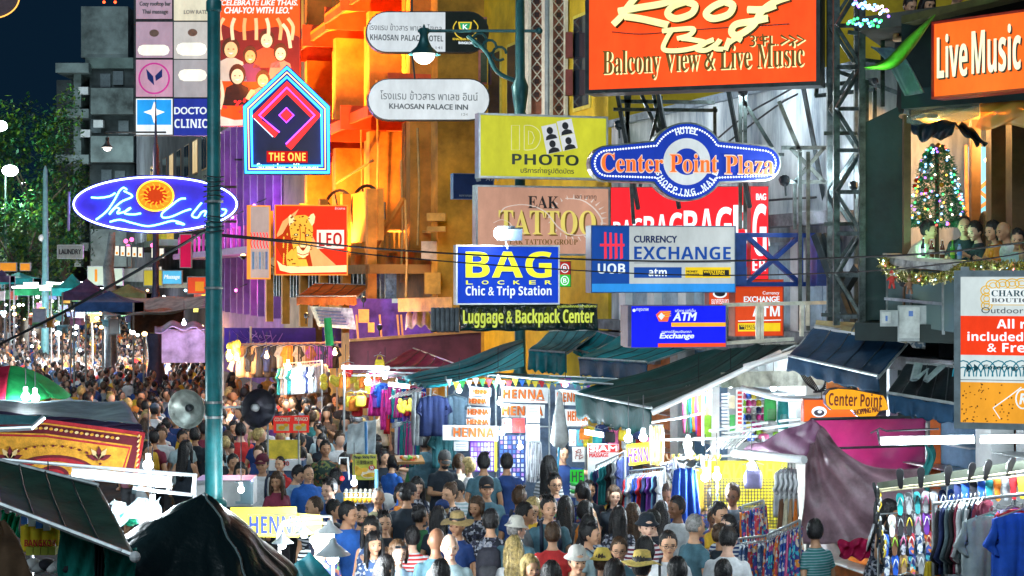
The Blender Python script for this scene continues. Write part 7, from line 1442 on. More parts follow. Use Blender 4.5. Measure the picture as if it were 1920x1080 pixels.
for k,(ru,rv,m)in enumerate(((84,40,DC),(78,35,RC),(60,28,GC),(30,20,DC),(22,14,RC))):CP.poly('medallion',[(100-ru*math.cos(a),893-rv*math.sin(a))for a in[math.pi*i/20 for i in range(21)]],.045+k*.006,.052+k*.006,m,CP.root)
for cu,s in((185,1),(18,1)):
 for k in range(5):
  a=R(-70+35*k);CP.poly('leaf_motif',[(cu+(x*math.cos(a)-y*math.sin(a)),862+(x*math.sin(a)+y*math.cos(a)))for x,y in((0,0),(-5,-9),(-3,-18),(0,-25),(4,-17),(5,-9))],.05,.07,[DC,mat('carpet_cream',(0,0,0))][k%2],CP.root)
for j in range(9):CP.line('fringe_twist',[(262-j*.4,815+j*9),(258-j*.4,820+j*9)],3,.03,mat('carpet_cream',(0,0,0)),CP.root)
fr=thing('market_stall','aluminium tube frame of the carpet stall','stall',W(200,1200,18)*1.0);fr.location.z=0
for a in((5,862,367,891),(367,888,361,925),(60,887,322,912),(250,915,360,928),(130,905,135,890),(322,905,312,925)):MB().tube([W(a[0],a[1],18.2),W(a[2],a[3],18.2)],.02,6).build('rail',ALU,fr)
for u in(60,365):c=W(u,900,18.3);MB().tube([(c.x,18.3,0),(c.x,18.3,zof(890,18.3))],.02,6).build('post',ALU,fr)
tube_lamp(135,889,321,905,17.6,50,'long white tube light slanting in front of the carpet',r=.026)
bulb(278,872,19,60,'bulb at the right corner of the carpet',r=.06);bulb(286,950,18.2,60,'bulb behind the black tarpaulin',r=.06)
sheet_thing('plastic_bag','crumpled clear plastic sheet beside the black tarpaulin','plastic sheet',[(205,945,18),(300,935,18),(300,975,17.6),(215,980,17.6)],glass('cloudy_plastic',(.8,.9,.95),.5,.15),.08,fx=14)
for i in range(16):MB().ball(W(238+rg.uniform(-14,14),975+rg.uniform(-8,8),17.8),(.05,.05,.03),8,5).build('green_packet',mat('green_packet',(.03,.5,.25),.3),label='small green packet heaped beside the black tarpaulin',cat='packet',group='green packets heaped beside the black tarpaulin')
aw=awning('dark green canopy sloping across the lower left corner',[(-60,850,15.6),(184,912,15.2),(254,1046,13.4),(-60,925,13.6)],vinyl('olive_green_canvas',(.030,.085,.065),.5,.1),.05,0,.015,nf=4)
MB().ball(W(253,1044,13.4),.045,10,6).build('end_cap',WHITEP,aw);MB().tube([W(178,1014,13.5),W(228,1033,13.4)],.014,6).build('silver_clip',ALU,aw)
sheet_thing('curtain','teal curtain hanging from the dark green canopy, right part','curtain',[(110,982,14.4),(255,1030,14.1),(255,1110,14.1),(110,1100,14.4)],vinyl('teal_curtain',(.02,.26,.22),.6,.35),.05,fx=16);sheet_thing('curtain','narrow bright green curtain strip left of the yellow shirts','curtain',[(2,958,14.6),(36,966,14.6),(36,1010,14.6),(2,1004,14.6)],vinyl('green_curtain',(.02,.45,.22),.6,.4),.03,fx=10)
sheet_thing('curtain','black curtain gap beside the teal curtain','curtain',[(176,1015,14.0),(194,1022,14.0),(196,1110,14.0),(180,1110,14.0)],BLKV,.02)  # black strip laid over the teal cloth to read as a dark gap
sheet_thing('tarpaulin','brown tarpaulin in the bottom left corner','tarpaulin',[(-60,960,12.2),(10,975,12.2),(74,1100,11.6),(-60,1100,11.6)],vinyl('brown_canvas',(.10,.06,.035),.45,.05),.03,sag=-.08)
t=thing('t_shirt_stack','yellow football shirts with red Bangkok lettering','shirts',W(75,1040,15));p=Plane(75,1000,15.2,6)
MB().sheet(lambda a,b:p.pt(42+66*a,978+8*(2*a-1)**2+50*b,.02*math.sin(a*20)),12,8,.05).build('shirt_front',mat('shirt_yellow',(.85,.60,.02),.8),t,True)
q_=p.pt(76,1018,.12);text('lettering','BANGKOK',(-.14,-.03,.14,.03),0,mat('red_print',(0,0,0)),t,'b',.01,M=Matrix.Translation(q_-t.location))
for i in range(4):MB().sheet(lambda a,b:p.pt(40+i*14+12*a,968+4*i+14*b,.08),3,3,.05).build('folded_shirt',[mat('shirt_blue',(.05,.2,.6),.8),mat('shirt_white',(.7,.7,.7),.8)][i%2],t)
for i in range(4):MB().box(p.pt(58+i*14,1032,.1),(.06,.1,.07)).build('yellow_tag',mat('tag_olive',(.5,.5,.05),.6),t)
t=thing('cloth_pile','pile of white and grey cloths at the bottom left','cloths',W(90,1070,14.6));
for i in range(6):MB().ball(W(60+i*14,1058+6*(i%2),14.5),(.07,.12,.05),12,6).build('folded_cloth',[mat('shirt_white',(0,0,0)),CONC,mat('cloth_black',(.02,.02,.03),.8)][i%3],t,True)
bulb(90,985,16.2,30,'hidden warm bulb over the yellow football shirts')
ap=W(384,926,16.8);t=thing('tarpaulin','glossy black tarpaulin draped over a peak at the bottom left','tarpaulin',(ap.x,16.8,0))
BT=bpy.data.materials.new('glossy_black_vinyl');BT.use_nodes=True;n=BT.node_tree;b_=n.nodes['Principled BSDF'];b_.inputs['Base Color'].default_value=(.006,.014,.015,1);b_.inputs['Roughness'].default_value=.30;b_.inputs['Coat Weight'].default_value=.15
tc=n.nodes.new('ShaderNodeTexCoord');nz=n.nodes.new('ShaderNodeTexNoise');nz.inputs['Scale'].default_value=5;nz.inputs['Detail'].default_value=6;bp=n.nodes.new('ShaderNodeBump');bp.inputs['Strength'].default_value=.75;bp.inputs['Distance'].default_value=.035;n.links.new(tc.outputs['Object'],nz.inputs[0]);n.links.new(nz.outputs[0],bp.inputs['Height']);n.links.new(bp.outputs[0],b_.inputs['Normal'])
def tent(a,b):
 th=2*math.pi*a;fold=.07*math.sin(th*11)+.04*math.sin(th*23+1+b*3)+.02*math.sin(th*41+b*5)
 r=b*(1.12+fold*b);ex=1.0+.1*math.sin(th*2)
 k_=.5+.5*math.tanh((math.cos(th)+.3)*4);z=ap.z-(.12*b+.95*b**1.15)*(.55+.45*k_)-.25*fold*b
 return Vector((ap.x+r*math.cos(th)*ex+.02*math.sin(b*20+th*4),ap.y+r*math.sin(th)*.95,z))
MB().sheet(tent,160,24,.006).build('tarp',BT,t,True);MB().tube([(ap.x,16.8,0),ap],.03,8).build('centre_pole',STEEL,t)
MB().tube([tent(.875,b_/12)+Vector((0,-.015,.01))for b_ in range(13)],.012,5).build('seam',mat('grey_seam',(.10,.16,.17),.4),t,True)
sheet_thing('tarpaulin','small teal tarpaulin peak at the bottom, right of the black one','tarpaulin',[(515,1090,17),(580,1036,17.2),(640,1100,16.6),(560,1110,16.2)],TEALV,.02)
bulb(452,918,17.6,50,'small bulb above the right slope of the black tarpaulin',r=.035)
s=board('yellow henna board with navy letters behind the black tarpaulin',[(432,952),(556,950),(560,1008),(436,1006)],21.5,YBD,2);s.text('HENNA',468,968,568,1000,NAVY,.02,'b');s.line('text_frame',[(464,965),(556,965),(556,1003),(464,1003)],1.5,.01,NAVY,closed=True)
board('pale yellow board edge right of the henna letters',[(556,962),(604,966),(604,1000),(558,1006)],21.6,YBD,2,name='sign_board')
t=thing('lamp_rack','bent white tube frame carrying bell shaped work lamps','lamp rack',W(620,1100,20.2)*1.0);t.location.z=0
for pts in([(524,1010),(528,985),(540,976),(612,968),(622,975),(625,1010)],[(520,1018),(523,992),(536,984),(600,980),(618,984),(622,1000)]):MB().tube([W(*p,20.2)for p in spline(pts,4)],.016,6).build('tube_frame',WHITEP,t)
for u in(524,625):c=W(u,1010,20.2);MB().tube([c,(c.x,20.2,0)],.016,6).build('post',WHITEP,t)
for u,v,Y,k,w,lab in((530,1018,20,.27,90,'small grey work lamp at the left end of the rack'),(570,1000,20.6,.24,170,'work lamp with a blinding bulb in the middle of the rack'),(618,998,20,.32,150,'wide pale work lamp at the right end of the rack'),(624,1040,19,.42,170,'big work lamp hanging lowest on the right of the rack')):
 q=thing('work_lamp',lab,'lamp',W(u,v,Y));c=W(u,v,Y);MB().lathe([(.05*k,.45*k),(.08*k,.42*k),(.12*k,.30*k),(.42*k,.05*k),(.48*k,0),(.46*k,0),(.40*k,.04*k)],c,20).build('lamp_shade',mat('aluminium_shade',(.45,.5,.52),.35,.5,.1),q,True,50);MB().ball(c-Vector((0,0,.10*k)),.16*k,14,10).build('bulb',BULB,q,True);lamp(c-Vector((0,.3*k,.3*k)),(.9,.97,1),w,.06)
 # ================================================================ middle left stalls
s=Plane(505,640,47,4,'fabric_banner','purple and navy banner over the clothes stall right of the lamp post','banner');s.rect('banner',414,615,592,660,-.04,0,mat('indigo_banner',(.035,.01,.26),.6,0,.3,2));s.rect('banner',604,614,640,652,-.04,0,mat('indigo_banner',(0,0,0)))
for i in range(6):s.line('light_streak',spline([(436+i*14,620),(450+i*13,632+i*3),(470+i*12,640-i*3)],4),1.6,.01,mat('purple_streak',(.28,.10,.55),.5),ell=.3)
s.lines('script_mark',[[(470,625),(482,632)],[(482,624),(472,634)],[(488,628),(486,632),(491,632)],[(497,629),(508,630)]],1.6,.01,mat('violet_print',(.4,.25,.7),.5))
pur=thing('market_stall','clothes stall with steel rails under the purple banner','stall',W(520,720,46)*1.0);pur.location.z=0
for u in(418,470,632,690):c=W(u,700,46);MB().tube([(c.x,46,0),(c.x,46,zof(612 if u<600 else 640,46))],.03,6).build('post',ALU,pur)
for a in((440,646,640,642),(520,676,625,672),(540,688,625,686)):MB().tube([W(a[0],a[1],45.6),W(a[2],a[3],45.6)],.03,6).build('rail',mat('pinkish_rail',(.5,.25,.2),.5),pur)
for i in range(15):
 u=462+i*11.5;c=['tan','black','tan','black','navy','black','grey','orange','black','grey','brown','purple','navy','purple','black'][i]
 garment(['jacket','vest','shirt'][i%3]if i<5 else 'vest',W(u,648,45.4),R(rg.uniform(10,60)if i<5 else rg.uniform(-15,15)),'%s garment hanging from the long rail under the purple banner, %s'%(c,'left part' if i<5 else 'middle part' if i<10 else 'right part'),'garments under the purple banner',CN_[c],None,1.15 if i<5 else 1.0)
rack('of striped shirts under the purple banner',W(532,682,44.8),W(604,676,43.6),11,['shirt'],['teal','grey','white','navy','yellow'],50,1.1,tms=[None,'s',None])
for a in((540,688,43.4,120,'left bright bulb among the striped shirts'),(562,694,43.2,120,'right bright bulb among the striped shirts'),(430,668,45,90,'bulb by the yellow flowers under the purple banner'),(648,700,40,70,'bulb over the yellow bags'),(690,716,37,80,'bulb at the open stall beside the maroon tarpaulin')):bulb(*a,r=.08)
for a in((445,672,44,220,'orange bulb by the yellow flowers'),(500,668,44.4,160,'orange bulb among the garments under the purple banner'),(628,662,44,140,'orange bulb at the right end of the long rail')):bulb(*a,(1,.42,.10),.06)  # orange fill for the clothes stall, added in the form of bulbs
for i in range(46):
 cl=i%3;u,v,Y=((rg.uniform(600,700),rg.uniform(704,724),42),(rg.uniform(428,446),rg.uniform(645,672),45.2),(rg.uniform(745,775),rg.uniform(752,772),34.5))[cl]
 MB().ball(W(u,v,Y),(.10,.08,.12)if cl<2 else(.05,.05,.07),8,6).build('soft_toy',mat('lemon_cloth',(.80,.65,.06),.7,0,.3,9),label=['lemon yellow bag hanging in the row above the shoppers','yellow flower bunch at the left end of the purple banner','yellow cloth roll on the hooks left of the henna stall'][cl],cat=['bag','flowers','cloth'][cl],group=['lemon yellow bags above the shoppers','yellow flowers by the purple banner','yellow cloth rolls on hooks'][cl],smooth=True)
for i in range(12):garment('bag',W(646+i*6,660+rg.uniform(0,110),38+rg.uniform(-1,1)),R(rg.uniform(-40,40)),'%s bag hanging at the orange lit stall left of the maroon tarpaulin'%['orange','red','yellow'][i%3],'bags at the orange lit stall',CN_[['orange','red','yellow'][i%3]],None,.8)
fr=thing('market_stall','narrow stall frame crowded with bags and scarves left of the teal tarpaulin','stall',W(740,800,37)*1.0);fr.location.z=0
for a in((640,690,850,690),(660,704,760,704),(735,745,780,738),(745,752,785,742)):MB().tube([W(a[0],a[1],36.6),W(a[2],a[3],35.8)],.025,6).build('rail',STEEL,fr)
for u in(645,702,745,808):c=W(u,700,36.5);MB().tube([(c.x,36.5,0),(c.x,36.5,zof(690,36.5))],.025,6).build('post',STEEL,fr)
for i in range(18):c_=rg.choice(['pink','teal','purple','red','blue','white','magenta','grey','navy']);garment(rg.choice(['scarf','skirt','vest']),W(706+i*5,710+rg.uniform(0,30),36.4),R(rg.uniform(-50,50)),'%s cloth hanging in the crowded stall left of the henna stall'%c_,'cloths in the crowded stall',CN_[c_],None,.85)
for i in range(12):c_=rg.choice(['pink','teal','purple','white','magenta','blue']);garment('scarf',W(748+i*3,790+rg.uniform(0,10),33.6),R(rg.uniform(-60,60)),'%s long scarf hanging behind the man in the dark jacket'%c_,'long scarves left of the henna stall',CN_[c_],None,.8)
for k in range(8):MB().tube([W(730+k*7,748-k*1.5,34.4),W(748+k*7,736-k*1.5,34.8)],.012,5).build('hook_arm',ALU,fr)
tube_lamp(640,690,730,692,36.2,60,'white tube light along the top of the crowded stall')
s=board('red menu board offering coconut and mango with fruit pictures',[(512,780),(579,779),(579,811),(513,812)],31,em('menu_red',(.75,.04,.03),.55),-6);s.text('COCONUT',515,783,544,790,mat('cream_print',(.9,.8,.6),.5),.01);s.text('MANGO',553,782,577,789,mat('cream_print',(0,0,0)),.01)
for u in(518,550):s.rect('fruit_picture',u,795,u+24,808,0,.01,mat('fruit_cream',(.75,.65,.35),.6));s.ell('fruit',u+10,802,6,4,.01,.02,mat('mango_yellow',(.9,.5,.02),.4));s.ell('fruit',u+18,797,4,3,.01,.02,mat('mango_yellow',(0,0,0)))
t=thing('food_cart','food cart with a bright yellow front panel under the menu board','cart',W(535,900,31.2)*1.0);t.location.z=0
c=W(534,840,31.2);MB().bb((c.x-.30,31.0,zof(858,31.2)),(c.x+.30,31.05,zof(823,31.2))).build('yellow_panel',mat('panel_yellow_lit',(.85,.62,.05),.5),t);MB().bb((c.x-.36,31.05,.5),(c.x+.36,31.5,zof(862,31.2))).build('cart_body',mat('cart_blue2',(.05,.10,.2),.5),t);MB().bb((c.x-.32,31.0,zof(880,31.2)),(c.x+.32,31.04,zof(860,31.2))).build('white_panel',BWH,t);q_=W(535,869,30.98)
for dx in(-.28,.28):MB().tube([(c.x+dx,31.0,.06),(c.x+dx,31.0,zof(780,31.2))],.018,6).build('post',STEEL,t)
text('lettering','CO',(-.05,-.04,.07,.04),0,mat('red_print',(0,0,0)),t,'b',.01,M=Matrix.Translation(q_-t.location))
s=board('cream menu sheet of a grilled banana snack, propped on the counter',[(405,905),(450,905),(450,940),(405,940)],23.6,BWH,0)
t=thing('glass_showcase','glass fronted counter with white paper panels left of the henna board','counter',W(420,960,23.8)*1.0);t.location.z=0
a,c=W(365,900,23.9),W(470,950,23.9);MB().bb((a.x,23.9,c.z),(c.x,24.5,a.z-.05)).build('counter_body',BWH,t);MB().bb((a.x,23.88,a.z-.05),(c.x,24.5,a.z)).build('counter_top',ALU,t);b=W(455,905,23.8);MB().bb((b.x-.1,23.8,b.z-.30),(b.x+.14,23.84,b.z+.02)).build('glass_panel',glass('clear_pane',(.8,.95,1),.3,.05),t);MB().bb((a.x+.05,24,.05),(c.x-.05,24.4,c.z)).build('cabinet',DSTEEL,t)
sheet_thing('windbreak_sheet','white sheet with a blue stripe stretched beside the food cart','sheet',[(652,797,30),(706,786,30),(704,852,29.6),(650,850,29.6)],vinyl('white_sheet',(.62,.68,.70),.5,.4),.02,part='sheet');MB().tube([W(686,792,29.7),W(687,852,29.4)],.025,6).build('blue_stripe_band',mat('blue_band',(.02,.18,.45),.5),label='blue vertical band on the white sheet',cat='band')
s=board('yellow board with a picture of mango sticky rice',[(661,852),(706,852),(706,900),(661,900)],27.8,mat('lime_yellow_board',(.62,.62,.06),.5),2);s.text('Mango Sticky Rice',663,854,704,861,mat('dark_green_print',(0,0,0)),.01,'b');s.text('芒果糯米饭',668,863,700,871,INK,.01,'r')
s.ell('plate',690,888,14,9,0,.01,mat('cream_print',(0,0,0)));
for u,v,a_,b_ in((672,884,7,8),(668,877,5,4),(683,881,7,4),(696,890,9,4),(688,892,8,3)):s.ell('mango_slice',u,v,a_,b_,.01,.02,mat('mango_yellow',(0,0,0)))
s.ell('price_disc',697,877,6,5,.02,.03,mat('red_print',(0,0,0)));s.text('50',694,874,700,880,BWH,.035)
t=thing('fruit_cart','fruit cart with tubs of sliced mango','cart',W(672,1000,26.6)*1.0);t.location.z=0
a,c=W(642,945,26.4),W(712,960,26.4);MB().bb((a.x,26.4,.5),(c.x,27.1,a.z)).build('cart_body',mat('cart_blue',(.06,.12,.3),.5),t);MB().tube([W(636,870,26.3),W(637,858,26.3),W(652,858,26.3),W(655,900,26.3)],.015,6).build('bent_tube',WHITEP,t);MB().tube([W(706,880,26.3),W(706,918,26.3)],.03,6).build('blue_post',mat('pale_blue_post',(.2,.5,.7),.4),t);MB().ball(W(641,897,26.2),.04).build('red_tag',mat('red_print',(0,0,0)),t)
for dx in(.15,.5):MB().tube([(a.x+dx,26.38,.25+.2*math.sin(0)),(a.x+dx,26.30,.25)],.25,16).build('wheel',INK,t)
for i in range(14):
 p=W(648+(i%7)*9,942-(i//7)*9,26.3+(i//7)*.15);q=thing('tub','small clear tub of yellow mango with a white lid on the fruit cart','tub',p,0,'mango tubs on the fruit cart');MB().lathe([(.030,0),(.036,.075),(.001,.076)],p,10).build('mango',mat('mango_yellow',(0,0,0)),q,True);MB().lathe([(.039,.076),(.039,.085)],p,10).build('lid',BWH,q);MB().ball(p+Vector((.01,0,.11)),(.03,.03,.03),8,5).build('crumpled_wrap',mat('clear_wrap',(.75,.72,.6),.3),q)
bulb(664,905,26,26,'hidden bulb above the mango tubs');
t=thing('counter','snack tray with red and green packets by the woman in the apron','tray',W(768,865,31));MB().box(W(768,862,31),(.5,.4,.05),.2,.2).build('tray',mat('wood_tray',(.35,.18,.06),.6),t)
for i in range(14):MB().ball(W(752+rg.uniform(0,32),858+rg.uniform(-3,4),30.9),.035,8,5).build('snack',mat('snack%d'%(i%4),((.8,.1,.05),(.85,.45,.05),(.2,.6,.1),(.8,.75,.6))[i%4],.5),t)
t=thing('white_bag','white and green plastic bag on the ground by the older man','bag',W(722,945,28));MB().ball(W(724,940,28),(.17,.15,.14),14,8).build('bag_body',BWH,t,True);MB().ball(W(716,950,27.9),(.10,.1,.05),10,6).build('green_base',mat('green_plastic',(0,0,0)),t,True)
# ================================================================ far market on the left
mk=random.Random(21)
def tent_far(u,v,Y,w,h,m,lab):
 c=W(u,v,Y);t=thing('market_tent',lab,'tent',(c.x,Y,0));ap_=Vector((c.x,Y,c.z));hw=w/2*Y/F;z0_=c.z-h*Y/F;K=[(c.x-hw,Y-hw*.8,z0_),(c.x+hw,Y-hw*.8,z0_),(c.x+hw,Y+hw*.8,z0_),(c.x-hw,Y+hw*.8,z0_)]
 for i in range(4):
  A,B=Vector(K[i]),Vector(K[(i+1)%4]);MB().sheet(lambda a,b:ap_.lerp(A.lerp(B,a),b)+Vector((0,0,-.16*math.sin(b*math.pi)*(c.z-z0_))),8,8,.01).build('roof_panel',m,t,True);MB().prism([A,B,B-Vector((0,0,.28)),A-Vector((0,0,.28))],(0,.02,0)).build('valance',m,t)
 for k in K:MB().tube([k,(k[0],k[1],0)],.03,5).build('leg',STEEL,t)
FGR=vinyl('far_green',(.03,.30,.12),.6,.3);FTE=vinyl('far_teal',(.03,.35,.35),.6,.3);FPL=vinyl('far_plum',(.07,.05,.12),.6,.2);FOL=vinyl('far_olive',(.22,.26,.12),.6,.3);FGY=vinyl('far_grey',(.35,.40,.42),.6,.3);FBL=vinyl('far_blue',(.03,.08,.22),.5,.2)
for a in((135,513,66,64,28,FTE,'pointed turquoise market tent left of the plum one'),(163,522,60,76,26,FPL,'pointed plum coloured market tent in the far market'),(35,510,84,70,12,FTE,'pale turquoise tent behind the thin lamp pole'),(240,532,62,80,18,FOL,'olive green tent under the yellow signs'),(100,528,78,120,14,FGR,'broad green tent at the back of the far market'),(3,506,80,40,12,FPL,'dark tent cut by the left edge'),(205,545,52,110,22,FBL,'blue canopy stretched towards the slender lamp')):tent_far(*a)
sheet_thing('awning','long grey blue canopy behind the slender street lamp','awning',[(210,560,56),(385,555,54),(385,578,50),(190,592,50)],FGY,.05,sag=.3);sheet_thing('awning','brown back wall canopy under the grey blue one','awning',[(245,580,53),(345,578,53),(345,625,52),(245,625,52)],mat('brown_cloth',(.25,.14,.10),.8,0,.3),.05)
t=thing('market_booth','lilac plastic covered booth left of the lamp post','booth',W(345,640,47)*1.0);t.location.z=0;LIL=vinyl('lilac_plastic',(.50,.38,.62),.5,.45)
a,c=W(303,617,47),W(384,680,47);MB().bb((a.x,47,c.z),(c.x,48.5,a.z)).build('side_sheet',LIL,t);MB().sheet(lambda x,y:W(290+x*96,612-8*math.sin(x*3)+4*math.sin(x*14)+y*12,46.8+1.5*(1-y)),20,6,.02).build('roof_sheet',LIL,t,True);bulb(345,606,46.2,60,'pale violet bulb over the lilac booth',(.85,.7,1),.06)  # the bulb is a fill light added over the booth
for i in range(70):
 u=mk.uniform(0,385);v=mk.uniform(548,622)if u>60 else mk.uniform(530,560);Y=52+max(0,(622-v))*.45+mk.uniform(-2,4)
 w=mk.uniform(6,22);h=mk.uniform(6,18);c=mk.choice([(.7,.7,.75),(.8,.45,.08),(.2,.5,.6),(.8,.15,.1),(.2,.25,.5),(.75,.65,.1),(.5,.2,.4),(.15,.4,.2)])
 k_=Y/F;p=W(u,v,Y);nm,lab=mk.choice([('stall_box','goods box'),('price_board','price board'),('stall_cloth','cloth panel')])
 col={(.7,.7,.75):'white',(.8,.45,.08):'orange',(.2,.5,.6):'pale blue',(.8,.15,.1):'red',(.2,.25,.5):'navy',(.75,.65,.1):'yellow',(.5,.2,.4):'mauve',(.15,.4,.2):'green'}[c]
 b=MB();b.box(p,(w*k_,.3 if nm=='stall_box' else.04,h*k_),mk.uniform(-.3,.3));b.box(p+Vector((0,-.03,h*k_*.52)),(w*k_*1.06,.34 if nm=='stall_box' else.06,.05));
 b.build(nm,mat('goods_'+col,c,.6,0,.3,6),label='%s %s in the far market stalls on the left'%(col,lab),cat=lab.split()[-1],group='%s %ss in the far market'%(col,lab))
for i in range(64):
 u=mk.uniform(-10,385);v=mk.uniform(540,632)if i%3 else mk.uniform(560,600);Y=50+max(0,625-v)*.5+mk.uniform(-1,3);p=W(u,v,Y)
 r=mk.uniform(.04,.10);col=mk.choice([(0),(0),(0),(1),(2)]);MB().ball(p,(r,r,r*.8),8,6).build('market_bulb',[em('far_white',(.9,.97,1),9),em('far_warm',(1,.62,.25),7),em('far_cyan',(.5,.9,1),7)][col],label='%s bulb glowing in the far market on the left'%['white','amber','cyan'][col],cat='light bulb',group='%s bulbs in the far market'%['white','amber','cyan'][col],smooth=True)
 if i%3==0:lamp(p-Vector((0,.2,.25)),[(.9,.97,1),(1,.62,.25),(.5,.9,1)][col],90,.2)
for i in range(12):a=W(20+i*14+mk.uniform(-4,4),528+mk.uniform(0,22),76-i);b=a+Vector((mk.uniform(.5,1.2),0,mk.uniform(-.05,.05)));MB().tube([a,b],.05,6).build('market_tube',em('far_tube',(.85,.97,1),6),label='white tube light under the far tents on the left',cat='tube light',group='tube lights under the far tents')
for i,(u,v,w)in enumerate(((330,600,200),(255,620,160),(180,640,200),(100,650,200),(30,640,200),(380,640,120),(60,690,160),(150,700,160),(240,690,150),(330,690,150),(20,600,200),(120,600,200))):
 Y=(HC-3.0)*F/(v-VH)*.0+(3.6*F/(v-VH));p=W(u,v-60*46/Y,Y-1.0);q=thing('stall_bulb','bare bulb strung over the walking crowd, %s'%['near the slender street lamp','left of the slender lamp','over the middle of the crowd','towards the left edge','at the far left','beside the lilac booth','nearest above the green umbrella','above the yellow shirt','above the white shirts','nearest the thick lamp post','farthest at the left','farthest in the middle'][i],'light bulb',p);MB().ball(p,.05,8,6).build('bulb',[BULB,WARM][i%3==2],q,True);lamp(p,[(.75,.9,1),(.85,.9,1),(1,.5,.18)][i%3],w*2.4,.15)  # bulbs put in to light the crowd from above
for(u0,v0,u1,v1,Y,c,st_,lab)in((165,500,204,534,66,em('pale_green_sign',(.6,.75,.6),.7),'','pale lightbox with an orange bottle above the plum tent'),(210,504,229,534,66,em('pale_green_sign',(0,0,0)),'','narrow pale lightbox beside the grey trunk'),(270,507,305,535,60,em('yellow_sign2',(.6,.5,.05),.7),'','yellow shop sign behind the slender lamp'),(305,508,340,532,59,em('cyan_sign',(.1,.5,.8),.9),'Massage','cyan lit massage sign beside the yellow one'),(352,520,386,550,56,em('red_sign2',(.75,.08,.03),.8),'','red and orange menu board next to the thick lamp post'),(338,440,358,501,62,em('crimson_banner',(.6,.01,.08),.7),'','vertical crimson banner under the oval sign'),(108,460,155,484,80,mat('grey_sign_board',(.28,.31,.29),.6),'LAUNDRY','dim grey laundry board below the balconies'),(0,493,30,508,85,em('amber_sign',(.8,.3,.03),.8),'','small amber signs at the far left edge'),(38,494,56,507,84,em('amber_sign',(0,0,0)),'','tilted amber arrow sign at the far left'),(205,600,222,625,52,BWH,'','white price board among the hung clothes'),(62,580,84,614,58,mat('grey_blue_banner',(.35,.38,.5),.7),'','grey blue poster standing in the crowd'),(450,0,451,1,50,BWH,'','')):
 if not lab:continue
 s=sign(lab,u0,v0,u1,v1,Y,0,c,ALF,.1,.03)
 if st_:s.text(st_,u0+3,v0+(v1-v0)*.3,u1-3,v0+(v1-v0)*.7,PW if st_=='Massage' else INK,.02,'bi' if st_=='Massage' else 'b')
 if 'bottle' in lab:s.line('bottle_picture',[(180,505),(180,528)],5,.01,em('amber_sign',(0,0,0)))
 if 'menu' in lab:s.rect('orange_field',u0+14,v0+8,u1-4,v1-4,0,.01,em('amber_sign',(0,0,0)))
for i in range(7):
 u=215+i*11 if i<5 else 284+(i-5)*15;s=sign('small framed white lantern sign in the row below the oval neon, %s from the left'%['first','second','third','fourth','fifth','sixth','seventh'][i],u,461+i*.8,u+8,479+i*.8,66,0,em('lantern_white',(.85,.85,.7),.95),DSTEEL,.1,.02,group=None);s.rect('mark',u+2,472+i*.8,u+6,477+i*.8,0,.01,em('amber_sign',(0,0,0)))
for u,v in((236,452),(247,449),(286,460),(240,462)):MB().ball(W(u,v,67),.09,10,6).build('pink_lantern',em('pink_glow',(1,.15,.45),2),label='small pink lantern in the cluster above the lantern signs',cat='lantern',group='pink lanterns above the lantern signs',smooth=True)
t=thing('tree','bare grey tree trunk rising below the oval neon sign','tree',W(205,540,63)*1.0);t.location.z=0
MB().tube([(W(207,500,63).x,63,0),W(206,540,63),W(203,500,63),W(208,465,63),W(210,435,63)],[.30,.24,.20,.16,.12],10).build('trunk',mat('grey_bark',(.20,.25,.26),.8,0,.4,3,.5,12),t,True)
# ---- leafy trees at the far left
def tree(x,Y,h,tr,crown,lab,n=2600,seed=1,cols=((.03,.14,.05),(.012,.06,.035),(.10,.20,.02))):
 r_=random.Random(seed);t=thing('tree',lab,'tree',(x,Y,0));b=MB()
 pts=[(x,Y,0),(x+.2,Y,h*.35),(x-.1,Y+.2,h*.6)];b.tube(pts,[tr,tr*.75,tr*.45],9)
 for i in range(7):
  a=i*.9;e=Vector((x+crown[0]*.6*math.cos(a),Y+crown[1]*.6*math.sin(a),h*(.66+.25*r_.random())));b.tube([(x-.05,Y+.1,h*(.38+.03*i)),(Vector(pts[2])+e)/2,e],[tr*.35,tr*.2,.03],6)
 b.build('trunk',mat('bark',(.09,.07,.05),.9,0,.4,4,.5,12),t,True)
 cl=[(Vector((r_.gauss(0,.42),r_.gauss(0,.42),r_.uniform(-1,1)*.85)),r_.uniform(.2,.42))for _ in range(26)]
 for k,c in enumerate(cols):
  b=MB()
  for i in range(n//len(cols)):
   q,rad=cl[(i*7+k*3)%len(cl)]if r_.random()<.85 else(Vector((0,0,0)),1.0);d=Vector((r_.gauss(0,1),r_.gauss(0,1),r_.gauss(0,1))).normalized()*rad*(r_.random()**.4)
   p=q+d;p=Vector((x+p.x*crown[0],Y+p.y*crown[1],h*.72+p.z*crown[2]));s_=r_.uniform(.10,.22);ax=Vector((r_.gauss(0,1),r_.gauss(0,1),r_.gauss(-.4,.6))).normalized();bx=ax.cross(Vector((.3,.2,1))).normalized()
   b.add([p-ax*s_,p+bx*s_*.45,p+ax*s_,p-bx*s_*.45],[(0,1,2,3)])
  o=b.build('leaves',mat('leaf%d'%k,c,.5,0,.4,3,transl=.3),t);o['kind']='stuff'
tree(W(70,500,96).x,96,14.5,.4,(2.7,2.7,4.8),'leafy tree lit bright green from the street lights beside the grey block',6400,3)
tree(W(-10,500,100).x,100,14,.4,(2.4,2.4,4.2),'leafy tree cut by the left edge behind the street light',4200,5)
tree(W(118,500,112).x,112,12.5,.35,(2.6,2.6,4.4),'darker tree in front of the grey apartment block',4200,7,((.02,.07,.04),(.012,.05,.03),(.03,.08,.03)))
